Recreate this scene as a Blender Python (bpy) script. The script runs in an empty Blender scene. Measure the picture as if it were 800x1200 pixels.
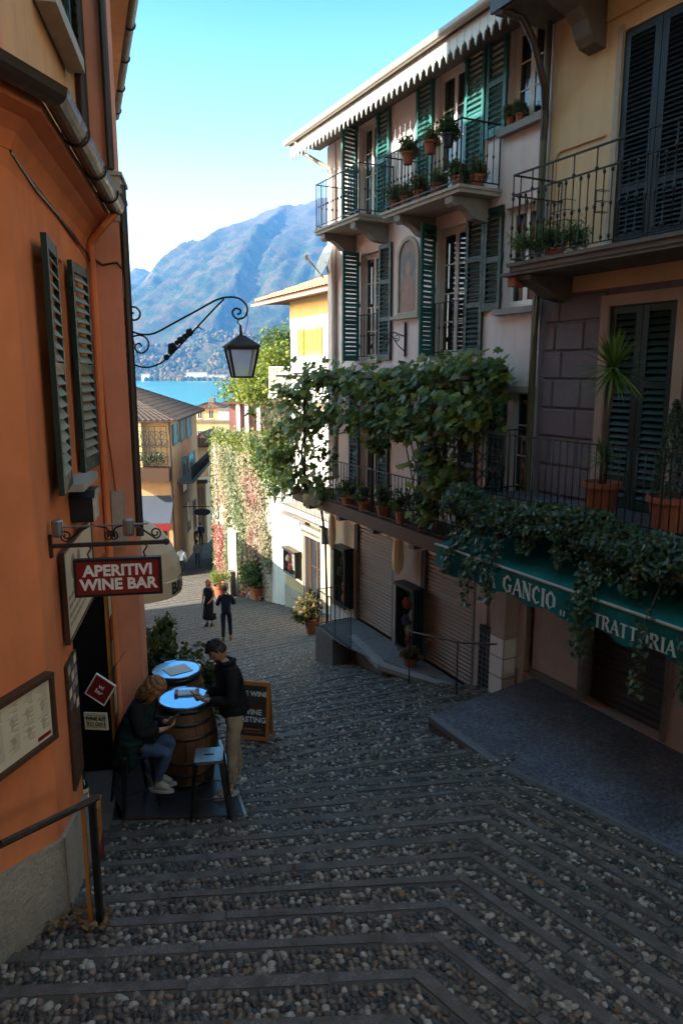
import bpy, bmesh, math, random
import numpy as np
from mathutils import Vector, Matrix
random.seed(7); RNG = np.random.default_rng(11)
scene = bpy.context.scene; COL = scene.collection
R = math.radians
# ------------------------------------------------------------------ camera
FPX, PITCH = 856.0, R(10.8)
cd = bpy.data.cameras.new('camera'); cam = bpy.data.objects.new('camera', cd); COL.objects.link(cam)
cd.sensor_fit = 'VERTICAL'; cd.sensor_height = 36.0; cd.lens = FPX/1200*36
cd.clip_start = 0.05; cd.clip_end = 30000
cam.location = (0, 0, 0); cam.rotation_euler = (R(90)-PITCH, 0, 0)
scene.camera = cam
# ------------------------------------------------------------------ sky, sun, exposure
SUN_AZ, SUN_EL = R(-112), R(27)
world = bpy.data.worlds.new('World'); scene.world = world; world.use_nodes = True
nt = world.node_tree; nt.nodes.clear()
sky = nt.nodes.new('ShaderNodeTexSky'); sky.sky_type = 'NISHITA'; sky.sun_disc = False
sky.sun_elevation = SUN_EL; sky.sun_rotation = SUN_AZ
sky.air_density = 1.0; sky.dust_density = 1.6; sky.ozone_density = 1.5; sky.altitude = 200
tint = nt.nodes.new('ShaderNodeMix'); tint.data_type = 'RGBA'; tint.blend_type = 'MULTIPLY'; tint.inputs[0].default_value = 1
# deeper teal towards the zenith, the same all round the dome
stc = nt.nodes.new('ShaderNodeTexCoord'); ssx = nt.nodes.new('ShaderNodeSeparateXYZ'); srp = nt.nodes.new('ShaderNodeValToRGB')
nt.links.new(stc.outputs['Generated'], ssx.inputs[0]); nt.links.new(ssx.outputs[2], srp.inputs[0])
for k_, (p_, c_) in enumerate(((0.0,(1.75,1.32,.92)),(.15,(1.6,1.32,.98)),(.28,(.72,.82,.66)),(.42,(.22,.44,.36)),(1.0,(.46,.52,.40)))):
    e_ = srp.color_ramp.elements[k_] if k_ < 2 else srp.color_ramp.elements.new(p_)
    e_.position = p_; e_.color = (*c_, 1)
nt.links.new(srp.outputs[0], tint.inputs[7])
bg = nt.nodes.new('ShaderNodeBackground'); bg.inputs[1].default_value = 0.15
wo = nt.nodes.new('ShaderNodeOutputWorld')
nt.links.new(sky.outputs[0], tint.inputs[6]); nt.links.new(tint.outputs[2], bg.inputs[0]); nt.links.new(bg.outputs[0], wo.inputs[0])
sl = bpy.data.lights.new('sun', 'SUN'); sun = bpy.data.objects.new('sun', sl); COL.objects.link(sun)
sl.energy = 3.2; sl.angle = R(0.5); sl.color = (1.0, 0.93, 0.82)
TO_SUN = Vector((math.sin(SUN_AZ)*math.cos(SUN_EL), math.cos(SUN_AZ)*math.cos(SUN_EL), math.sin(SUN_EL)))
sun.rotation_euler = TO_SUN.to_track_quat('Z', 'Y').to_euler(); sun.location = (0, 0, 60)
scene.view_settings.view_transform = 'Standard'; scene.view_settings.look = 'None'
scene.view_settings.exposure = 2.7; scene.view_settings.gamma = 1.0
# ------------------------------------------------------------------ measuring helpers: a photo pixel (800x1200) as a ray, met with a real wall or level
CP, SP = math.cos(PITCH), math.sin(PITCH)
def ray(x, y):
    v = 600-y; D = v*SP + FPX*CP
    return (x-400)/D, (v*CP-FPX*SP)/D
def lev(x, y, z):
    a, b = ray(x, y); Y = z/b
    return Vector((a*Y, Y, z))
def atY(x, y, Y):
    a, b = ray(x, y); return Vector((a*Y, Y, b*Y))
class Wall:
    """vertical wall line: local x runs along it, local y is its outward normal (to the street)"""
    def __init__(s, x, y, h, side):
        h = R(h); s.p = (x, y)
        s.d = (math.sin(h), math.cos(h)) if side > 0 else (-math.sin(h), -math.cos(h))
        s.n = (-s.d[1], s.d[0]); s.rot = math.atan2(s.d[1], s.d[0])
    def hit(s, x, y, o=0):
        a, b = ray(x, y); px, py = s.p[0]+s.n[0]*o, s.p[1]+s.n[1]*o
        t = (s.n[0]*px+s.n[1]*py)/(s.n[0]*a+s.n[1])
        return (a*t-px)*s.d[0]+(t-py)*s.d[1], b*t
    def w(s, k, o, z):
        return Vector((s.p[0]+s.d[0]*k+s.n[0]*o, s.p[1]+s.d[1]*k+s.n[1]*o, z))
class FarWall(Wall):
    """a parallel wall line standing farther back down the street; its local units are KW metres"""
    def w(s, k, o, z): return Wall.w(s, k, o, z)*KW
KW = 1.35
WHT = FarWall(3.1, 11.8, -27, 1)
PINK = Wall(3.1, 11.8, -27, 1); YEL = Wall(3.1, 11.8, -28, 1)
LEFT = Wall(-2.15, 5.02, -10.4, -1); LEFTB = Wall(-2.15, 5.02, 15, -1)
# ------------------------------------------------------------------ mesh builder
class MB:
    def __init__(s): s.v = []; s.f = []; s.m = []; s.mi = 0
    def add(s, vs, fs):
        b = len(s.v); s.v += [tuple(x) for x in vs]
        for f in fs: s.f.append([i+b for i in f]); s.m.append(s.mi)
        return s
    def box(s, x0, x1, y0, y1, z0, z1):
        return s.add([(x0,y0,z0),(x1,y0,z0),(x1,y1,z0),(x0,y1,z0),(x0,y0,z1),(x1,y0,z1),(x1,y1,z1),(x0,y1,z1)],
              [(0,3,2,1),(4,5,6,7),(0,1,5,4),(1,2,6,5),(2,3,7,6),(3,0,4,7)])
    def hexa(s, b4, t4):
        return s.add(list(b4)+list(t4), [(0,3,2,1),(4,5,6,7),(0,1,5,4),(1,2,6,5),(2,3,7,6),(3,0,4,7)])
    def bar(s, p, q, w, h=None, up=(0,0,1)):
        h = h or w; p, q = Vector(p), Vector(q); d = (q-p).normalized(); u = Vector(up)
        if abs(d.dot(u)) > .98: u = Vector((0,1,0))
        a = d.cross(u).normalized()*(w/2); c = a.cross(d).normalized()*(h/2)
        return s.hexa([p-a-c, p+a-c, q+a-c, q-a-c], [p-a+c, p+a+c, q+a+c, q-a+c])
    def tube(s, pts, r, n=6, caps=True):
        pts = [Vector(p) for p in pts]; rs = r if isinstance(r, (list, tuple)) else [r]*len(pts)
        vs = []; fs = []; prev = None
        for i, p in enumerate(pts):
            d = (pts[min(i+1, len(pts)-1)]-pts[max(i-1, 0)]).normalized()
            if prev is None:
                u = Vector((0,0,1)) if abs(d.z) < .9 else Vector((1,0,0))
                a = d.cross(u).normalized()
            else:
                a = (prev-d*prev.dot(d)); a = a.normalized() if a.length > 1e-6 else d.orthogonal().normalized()
            prev = a; c = d.cross(a)
            for k in range(n):
                t = 2*math.pi*k/n; vs.append(p+a*(math.cos(t)*rs[i])+c*(math.sin(t)*rs[i]))
        for i in range(len(pts)-1):
            for k in range(n):
                fs.append((i*n+k, i*n+(k+1)%n, (i+1)*n+(k+1)%n, (i+1)*n+k))
        if caps: fs.append(tuple(range(n-1,-1,-1))); fs.append(tuple(range((len(pts)-1)*n, len(pts)*n)))
        return s.add(vs, fs)
    def lathe(s, prof, c=(0,0,0), n=16, sx=1, sy=1):
        vs = []; fs = []; m = len(prof)
        for r, z in prof:
            for k in range(n):
                t = 2*math.pi*k/n; vs.append((c[0]+r*sx*math.cos(t), c[1]+r*sy*math.sin(t), c[2]+z))
        for i in range(m-1):
            for k in range(n): fs.append((i*n+k, i*n+(k+1)%n, (i+1)*n+(k+1)%n, (i+1)*n+k))
        fs.append(tuple(range(n-1,-1,-1))); fs.append(tuple(range((m-1)*n, m*n)))
        return s.add(vs, fs)
    def prism(s, poly, a0, a1, axis='y'):
        n = len(poly)
        P = {'y': lambda p, t: (p[0], t, p[1]), 'x': lambda p, t: (t, p[0], p[1]), 'z': lambda p, t: (p[0], p[1], t)}[axis]
        return s.add([P(p, a0) for p in poly]+[P(p, a1) for p in poly],
              [tuple(range(n))[::-1], tuple(range(n, 2*n))]+[(i, (i+1)%n, n+(i+1)%n, n+i) for i in range(n)])
    def ball(s, c, r, n=8, m=6, sz=1):
        prof = [(max(r*math.sin(math.pi*i/m), .0008), -r*sz*math.cos(math.pi*i/m)) for i in range(m+1)]
        return s.lathe(prof, c, n)
    def mesh(s, name, mats, smooth=False, off=None):
        vs = s.v if off is None else [(a-off[0], b-off[1], c-off[2]) for a, b, c in s.v]
        me = bpy.data.meshes.new(name); me.from_pydata(vs, [], s.f)
        for m in (mats if isinstance(mats, (list, tuple)) else [mats]): me.materials.append(m)
        me.polygons.foreach_set('material_index', s.m)
        bm = bmesh.new(); bm.from_mesh(me); bmesh.ops.recalc_face_normals(bm, faces=bm.faces); bm.to_mesh(me); bm.free()
        if smooth: me.polygons.foreach_set('use_smooth', [True]*len(me.polygons))
        return me
BASE = {}
def tag(o, label=None, cat=None, group=None, kind=None):
    for k, v in (('label', label), ('category', cat), ('group', group), ('kind', kind)):
        if v: o[k] = v
    return o
def thing(name, label, cat, loc=(0,0,0), rot=0, group=None, base=None):
    o = bpy.data.objects.new(name, None); COL.objects.link(o); o.location = loc; o.rotation_euler = (0,0,rot)
    o.empty_display_size = .2
    if base: BASE[o.name] = base
    return tag(o, label, cat, group)
def wthing(W, name, label, cat, s, off, z, group=None, world_base=False):
    return thing(name, label, cat, W.w(s, off, z), W.rot, group, base=(s, off, z) if world_base else None)
def part(name, mb, mat, parent=None, smooth=False, loc=None, rot=None, kind=None, label=None):
    """one mesh object; parts of a thing made with wthing(world_base=True) are given in wall coordinates"""
    off = None; p = parent
    if loc is None:
        q = p
        while q is not None:
            if q.name in BASE: off = BASE[q.name]; break
            if q.location.length > 1e-9: break
            q = q.parent
    me = mb if isinstance(mb, bpy.types.Mesh) else mb.mesh(name, mat, smooth, off)
    o = bpy.data.objects.new(name, me); COL.objects.link(o); o.parent = parent
    if loc is not None:
        q = p; L = Vector(loc)
        while q is not None:
            if q.name in BASE: L -= Vector(BASE[q.name]); break
            if q.location.length > 1e-9: break
            q = q.parent
        o.location = L
    if rot is not None: o.rotation_euler = rot if isinstance(rot, (tuple, list)) else (0,0,rot)
    if kind: o['kind'] = kind
    if label: o['label'] = label
    return o
def copy_tree(o, parent=None):
    c = o.copy(); COL.objects.link(c); c.parent = parent
    for ch in list(o.children): copy_tree(ch, c)
    return c
def clone(o, loc, rot=None, label=None, scale=None):
    c = copy_tree(o); c.location = loc
    if rot is not None: c.rotation_euler = (0,0,rot)
    if scale: c.scale = (scale,)*3
    if label: c['label'] = label
    return c
# ------------------------------------------------------------------ materials
def nodes(name):
    m = bpy.data.materials.new(name); m.use_nodes = True; t = m.node_tree
    return m, t, t.nodes['Principled BSDF']
def N(t, ty, **kw):
    n = t.nodes.new(ty)
    for k, v in kw.items():
        if k in n.inputs: n.inputs[k].default_value = v
        else: setattr(n, k, v)
    return n
def rgba(c): return (c[0], c[1], c[2], 1)
def mixc(t, fac, a, b, blend='MIX'):
    n = t.nodes.new('ShaderNodeMix'); n.data_type = 'RGBA'; n.blend_type = blend
    for i, x in ((0, fac), (6, a), (7, b)):
        if hasattr(x, 'is_output') or isinstance(x, bpy.types.NodeSocket): t.links.new(x, n.inputs[i])
        else: n.inputs[i].default_value = x if i == 0 else rgba(x)
    return n.outputs[2]
def ramp(t, sock, stops):
    r = t.nodes.new('ShaderNodeValToRGB'); e = r.color_ramp.elements
    while len(e) < len(stops): e.new(.5)
    for k, (p, c) in enumerate(stops): e[k].position = p; e[k].color = rgba(c) if not isinstance(c, float) else (c, c, c, 1)
    t.links.new(sock, r.inputs[0]); return r.outputs[0]
def noise(t, scale, detail=4, rough=.55, vec=None, stretch=None, coord='Object'):
    tc = t.nodes.new('ShaderNodeTexCoord'); src = vec or tc.outputs[coord]
    if stretch:
        mp = t.nodes.new('ShaderNodeMapping'); mp.inputs['Scale'].default_value = stretch; t.links.new(src, mp.inputs[0]); src = mp.outputs[0]
    n = N(t, 'ShaderNodeTexNoise', Scale=scale, Detail=detail, Roughness=rough); t.links.new(src, n.inputs['Vector'])
    return n.outputs['Fac']
def bump(t, b, h, strength=.3, dist=.01):
    n = N(t, 'ShaderNodeBump', Strength=strength, Distance=dist); t.links.new(h, n.inputs['Height']); t.links.new(n.outputs[0], b.inputs['Normal'])
def dk(c, k): return tuple(x*k for x in c)
def stucco(name, c, var=.25, streak=.25, bmp=.25, fine=90, stain=(.18,.13,.10), coord='Object'):
    m, t, b = nodes(name)
    n1 = ramp(t, noise(t, .9, 6, .62, coord=coord), [(.35, 0.), (.68, 1.)])
    col = mixc(t, n1, dk(c, 1-var), c)
    n2 = ramp(t, noise(t, 1.6, 5, .6, stretch=(3.5, 3.5, .35), coord=coord), [(.50, 0.), (.78, 1.)])
    mu = N(t, 'ShaderNodeMath', operation='MULTIPLY'); t.links.new(n2, mu.inputs[0]); mu.inputs[1].default_value = streak
    col = mixc(t, mu.outputs[0], col, tuple(.5*x+.5*y for x, y in zip(dk(c, .6), stain)))
    n4 = ramp(t, noise(t, 7, 5, .7, coord=coord), [(.66, 0.), (.72, 1.)])
    mu4 = N(t, 'ShaderNodeMath', operation='MULTIPLY'); t.links.new(n4, mu4.inputs[0]); mu4.inputs[1].default_value = .16
    col = mixc(t, mu4.outputs[0], col, dk(c, .55))
    t.links.new(col, b.inputs['Base Color']); b.inputs['Roughness'].default_value = .9; b.inputs['Specular IOR Level'].default_value = .2
    ad = N(t, 'ShaderNodeMath', operation='ADD'); t.links.new(noise(t, fine, 5, .7, coord=coord), ad.inputs[0]); t.links.new(noise(t, 6, 4, coord=coord), ad.inputs[1])
    bump(t, b, ad.outputs[0], bmp, .012); return m
def plain(name, c, rough=.5, metal=0, var=.2, scale=12, bmp=0, spec=.5, rnd=0, stretch=None):
    m, t, b = nodes(name)
    col = mixc(t, noise(t, scale, 5, .6, stretch=stretch), dk(c, 1-var), dk(c, 1+var*.6))
    if rnd:
        oi = t.nodes.new('ShaderNodeObjectInfo')
        col = mixc(t, oi.outputs['Random'], col, dk(c, rnd), 'MIX')
    t.links.new(col, b.inputs['Base Color']); b.inputs['Roughness'].default_value = rough; b.inputs['Metallic'].default_value = metal
    b.inputs['Specular IOR Level'].default_value = spec
    rr = ramp(t, noise(t, scale*2.3, 4), [(.3, rough*.75), (.7, min(1., rough*1.2))]); t.links.new(rr, b.inputs['Roughness'])
    if bmp: bump(t, b, noise(t, scale*4, 4, .6, stretch=stretch), bmp, .006)
    return m
def leafmat(name, stops, trans=.35, rough=.5):
    m, t, b = nodes(name)
    a = N(t, 'ShaderNodeAttribute', attribute_name='rnd')
    col = ramp(t, a.outputs['Fac'], stops)
    t.links.new(col, b.inputs['Base Color']); b.inputs['Roughness'].default_value = rough; b.inputs['Specular IOR Level'].default_value = .35
    tr = t.nodes.new('ShaderNodeBsdfTranslucent'); t.links.new(mixc(t, .5, col, (.25,.3,.02), 'MIX'), tr.inputs[0])
    mx = t.nodes.new('ShaderNodeMixShader'); mx.inputs[0].default_value = trans
    t.links.new(b.outputs[0], mx.inputs[1]); t.links.new(tr.outputs[0], mx.inputs[2])
    t.links.new(mx.outputs[0], t.nodes['Material Output'].inputs[0]); return m
def glassy(name, c=(.02,.025,.03), rough=.06):
    m, t, b = nodes(name); b.inputs['Base Color'].default_value = rgba(c); b.inputs['Roughness'].default_value = rough
    b.inputs['Specular IOR Level'].default_value = .8
    bump(t, b, noise(t, 2.2, 2), .04, .02); return m
M = {}
M['orange'] = stucco('orange_stucco', (.82, .255, .10), .28, .3, .3)
M['orange_up'] = stucco('ochre_stucco', (.72, .40, .19), .2, .3, .2)
M['salmon'] = stucco('salmon_stucco', (.80, .31, .18), .22, .25, .2)
M['pinkwall'] = stucco('pink_white_stucco', (.78, .68, .66), .12, .3, .15, stain=(.3,.2,.12))
M['pinkwarm'] = stucco('warm_stucco', (.62, .46, .32), .15, .3, .15)
M['yellow'] = stucco('yellow_stucco', (.68, .50, .30), .13, .22, .15)
M['yellow2'] = stucco('pale_yellow_stucco', (.70, .55, .27), .16, .3, .15)
M['white'] = stucco('white_stucco', (.66, .64, .60), .12, .3, .15, stain=(.3,.25,.2))
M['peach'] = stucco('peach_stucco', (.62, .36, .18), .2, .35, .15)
M['grey_render'] = stucco('rough_grey_render', (.58, .52, .42), .25, .35, 1.0, 26)
for n_ in M['grey_render'].node_tree.nodes:
    if n_.type == 'BUMP': n_.inputs['Distance'].default_value = .06
M['dim_plaster'] = stucco('dim_plaster', (.48, .37, .31), .25, .3, .2)
M['rust_stone'] = stucco('purple_grey_stone', (.215, .19, .215), .25, .25, .9, 30)
M['stone'] = plain('grey_stone', (.30, .28, .26), .85, 0, .35, 9, .5, .3)
M['stone_lt'] = plain('pale_stone', (.42, .37, .31), .85, 0, .3, 8, .4, .3)
M['stone_dk'] = plain('brown_stone', (.16, .135, .115), .85, 0, .4, 7, .5, .3)
M['iron'] = plain('black_iron', (.022, .021, .021), .5, .3, .3, 30, .15)
M['rust_iron'] = plain('rusty_iron', (.05, .033, .026), .65, .3, .5, 18, .2)
M['gutter'] = plain('brown_gutter', (.05, .033, .026), .45, .1, .3, 9)
M['gutter_lt'] = plain('pale_gutter', (.55, .50, .43), .5, .1, .25, 6)
M['greenpaint'] = plain('green_shutter_paint', (.030, .150, .135), .42, 0, .25, 7, .1, .4)
M['tealpaint'] = plain('teal_shutter_paint', (.035, .22, .24), .45, 0, .2, 7, .1, .4)
M['darkgreen'] = plain('dark_green_paint', (.016, .038, .030), .5, 0, .3, 7, .1, .35)
M['blackpaint'] = plain('black_shutter_paint', (.014, .020, .026), .45, 0, .25, 7, .1, .4)
M['worn_slat'] = plain('weathered_slat', (.24, .25, .19), .7, 0, .45, 14, .2)
M['whitepaint'] = plain('white_window_paint', (.72, .68, .62), .45, 0, .12, 6)
M['yellowpaint'] = plain('yellow_shutter_paint', (.62, .38, .06), .5, 0, .2, 6)
M['glass'] = glassy('window_glass'); M['dark'] = plain('unlit_depth_black', (.012, .010, .010), .9, 0, .3, 3, 0, .1)  # near black stands in for the unlit depth behind openings
M['olive_pipe'] = plain('olive_pipe', (.10, .09, .045), .5, .1, .35, 5)
M['terracotta'] = plain('terracotta', (.40, .125, .06), .75, 0, .25, 9, .2, .25, rnd=.75)
M['soil'] = plain('soil', (.05, .035, .025), .95, 0, .4, 30, .5, .1)
M['bark'] = plain('bark', (.11, .08, .055), .9, 0, .4, 20, .8, .2)
M['roller'] = plain('brown_roller_slat', (.28, .19, .14), .5, .2, .18, 5, .05, .4, rnd=.85, stretch=(1,1,1))
M['dark_roller'] = plain('dark_roller', (.05, .037, .03), .6, .2, .3, 5)
M['awning_green'] = plain('green_awning_cloth', (.008, .14, .125), .8, 0, .22, 4, .15, .2)
M['cream_cloth'] = plain('cream_awning_cloth', (.80, .58, .36), .85, 0, .18, 4, .2, .2)
M['lettering'] = plain('faded_white_lettering', (.62, .66, .62), .8, 0, .15, 20)
M['white_letter'] = plain('white_lettering', (.8, .78, .74), .7, 0, .05, 20)
M['dark_letter'] = plain('dark_lettering', (.02, .03, .028), .7, 0, .1, 20)
M['red_panel'] = plain('dark_red_panel', (.23, .013, .013), .45, 0, .15, 5)
M['paper'] = plain('cream_paper', (.66, .58, .42), .75, 0, .1, 9)
M['cream_board'] = plain('cream_board', (.60, .52, .38), .6, 0, .2, 5)
M['wood'] = plain('oak_stave', (.17, .078, .035), .6, 0, .4, 14, .25, .35, rnd=.7, stretch=(6,6,.6))
M['orange_wood'] = plain('orange_wood', (.50, .19, .045), .55, 0, .25, 10, .1, .3, stretch=(4,4,.6))
M['brown_wood'] = plain('brown_wood', (.085, .042, .025), .6, 0, .35, 12, .2, .3, stretch=(5,5,.6))
M['chalk'] = plain('chalkboard', (.05, .04, .036), .6, 0, .3, 6)
M['steel'] = plain('brushed_steel', (.33, .33, .35), .35, .8, .2, 20)
M['gunmetal'] = plain('gunmetal_stool', (.07, .058, .05), .38, .7, .4, 14)
M['deck'] = plain('dark_deck', (.035, .035, .045), .4, 0, .3, 5, .1)
M['tile_roof'] = plain('clay_roof_tile', (.17, .095, .065), .85, 0, .5, 4, .4, .2, rnd=.6)
M['tile_brown'] = plain('brown_roof_tile', (.075,.054,.046), .85, 0, .5, 4, .4, .2, rnd=.6)
M['tile_lt'] = plain('pale_roof_tile', (.42, .25, .15), .85, 0, .5, 6, .4, .2)
M['terrazzo'] = plain('grey_terrazzo_paving', (.135, .130, .150), .6, 0, .6, 75, .25, .4)
m, t, b = nodes('speckled_terrace_paving'); vo_ = N(t, 'ShaderNodeTexVoronoi', Scale=34.0); tcx_ = t.nodes.new('ShaderNodeTexCoord'); t.links.new(tcx_.outputs['Object'], vo_.inputs['Vector'])
sp_ = ramp(t, vo_.outputs['Color'], [(.1,(.07,.068,.078)),(.5,(.13,.126,.145)),(.85,(.19,.185,.20)),(1,(.30,.29,.28))]); st_ = ramp(t, noise(t, .9, 6, .65), [(.35,.55),(.65,1.)])
t.links.new(mixc(t, 1., sp_, st_, 'MULTIPLY'), b.inputs['Base Color']); b.inputs['Roughness'].default_value = .6; b.inputs['Specular IOR Level'].default_value = .4
bump(t, b, vo_.outputs['Distance'], .5, .012); M['terrazzo'] = m
M['slab'] = plain('grey_flagstone', (.20, .19, .19), .75, 0, .35, 6, .3, .3, rnd=.7)
# ================================================================== SETTING: stairs, pavings, lake, mountains
PLAT_Z = -5.03; LEDGE_Z = -5.95; LAKE_Z = -28.5
EDGE_D = Vector((.64, -.768, 0))
TAB = [(-1.5,-3.2,-5.2,-2.0,-5.0),(-2.8,-3.2,-.1,-.75,0),(-3.77,-3.2,3.62,.386,3.77),(-4.105,-3.2,4.85,.9,5.157),(-4.48,-3.3,6.05,1.43,6.68),
  (-4.73,-3.4,6.9,1.78,7.71),(-4.97,-3.5,7.65,2.09,8.62),(-5.25,-3.8,8.2,3.6,10.9),(-5.7,-4.4,10.0,2.55,12.75),(-5.85,-4.7,10.5,1.9,13.15),
  (-5.98,-4.9,10.9,1.2,13.55),(-6.2,-5.3,11.7,1.3,14.6),(-7,-6.5,14.0,2.0,19.1),(-8.35,-9,19.0,1.2,25.2),(-9.03,-10,22.2,0.4,28.4),(-10.2,-12.5,28,-1.5,34),(-12,-15,39.5,-4,45),(-12.5,-18,50,-5,54),(-13.4,-20,64,-6,68)]
TZ = np.array([-r[0] for r in TAB])
def LRat(z):
    return [float(np.interp(-z, TZ, [r[k] for r in TAB])) for k in (1,2,3,4)]
def contour(z, n=10):
    lx, ly, rx, ry = LRat(z)
    pts = [Vector((lx+(rx-lx)*i/n, ly+(ry-ly)*i/n, z)) for i in range(n+1)]
    if z > -4.985:
        for i in range(1, 7): pts.append(Vector((rx, ry, z))+EDGE_D*i)
    else: pts += [Vector((rx, ry, z))]*6
    return pts
def ground(x, y):
    """height of the stairs under a point"""
    best = -14
    z = -1.6
    prev = None
    while z > -14:
        lx, ly, rx, ry = LRat(z)
        # signed distance of the point from the contour line (positive = downhill)
        nx, ny = -(ry-ly), (rx-lx); l = math.hypot(nx, ny)
        d = ((x-lx)*nx+(y-ly)*ny)/l
        if d < 0: return z if prev is None else z+.03
        prev = d; z -= .03
    return best
RISE = .11; ZS = [-1.55-RISE*i for i in range(108)]
m, t, b = nodes('cobble_mortar')
v = N(t, 'ShaderNodeTexVoronoi', Scale=17.0); tc = t.nodes.new('ShaderNodeTexCoord'); t.links.new(tc.outputs['Object'], v.inputs['Vector'])
peb = ramp(t, v.outputs['Color'], [(.05,(.06,.053,.05)),(.4,(.13,.115,.10)),(.62,(.20,.16,.125)),(.85,(.29,.26,.22))])
edge = ramp(t, v.outputs['Distance'], [(.30, 0.), (.62, 1.)])
t.links.new(mixc(t, edge, peb, (.07,.06,.05)), b.inputs['Base Color']); b.inputs['Roughness'].default_value = .75
inv = N(t, 'ShaderNodeMath', operation='SUBTRACT'); inv.inputs[0].default_value = 1; t.links.new(v.outputs['Distance'], inv.inputs[1])
bump(t, b, inv.outputs[0], .9, .03); M['cobblebed'] = m
m, t, b = nodes('mortar')
t.links.new(mixc(t, noise(t, 25, 5), (.045,.037,.030), (.11,.09,.07)), b.inputs['Base Color']); b.inputs['Roughness'].default_value = .95
bump(t, b, noise(t, 70, 4), .6, .01); M['mortar'] = m
def pebble_mat(name, individual):
    m, t, b = nodes(name)
    if individual: fac = t.nodes.new('ShaderNodeObjectInfo').outputs['Random']
    else: fac = N(t, 'ShaderNodeAttribute', attribute_name='rnd').outputs['Fac']
    c = ramp(t, fac, [(0,(.026,.023,.021)),(.28,(.062,.054,.046)),(.52,(.135,.108,.082)),(.72,(.225,.175,.125)),(.78,(.17,.09,.055)),(.86,(.33,.28,.215)),(1,(.47,.42,.35))])
    c = mixc(t, ramp(t, noise(t, 60, 4), [(.35, 0.), (.7, 1.)]), mixc(t, .35, c, (.03,.028,.026)), c)
    t.links.new(c, b.inputs['Base Color']); b.inputs['Roughness'].default_value = .48; b.inputs['Specular IOR Level'].default_value = .45
    bump(t, b, noise(t, 90, 3), .15, .004); return m
M['pebble_one'] = pebble_mat('pebble_stone', True); M['pebbles'] = pebble_mat('pebble_stones', False)
m, t, b = nodes('worn_edge_stone'); oi_ = t.nodes.new('ShaderNodeObjectInfo')
gs_ = ramp(t, noise(t, 110, 3, .8), [(.38,(.06,.052,.046)),(.5,(.14,.125,.112)),(.62,(.27,.245,.22))])
gs_ = mixc(t, ramp(t, noise(t, 7, 5, .65), [(.4, 0.), (.65, 1.)]), gs_, (.075,.06,.046)); t.links.new(mixc(t, oi_.outputs['Random'], gs_, mixc(t, .6, gs_, (.12,.075,.05), 'MULTIPLY') if False else mixc(t, .5, gs_, (.10,.075,.058))), b.inputs['Base Color'])
b.inputs['Roughness'].default_value = .72; bump(t, b, noise(t, 60, 6, .7), .9, .012); M['edge_stone'] = m
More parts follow.
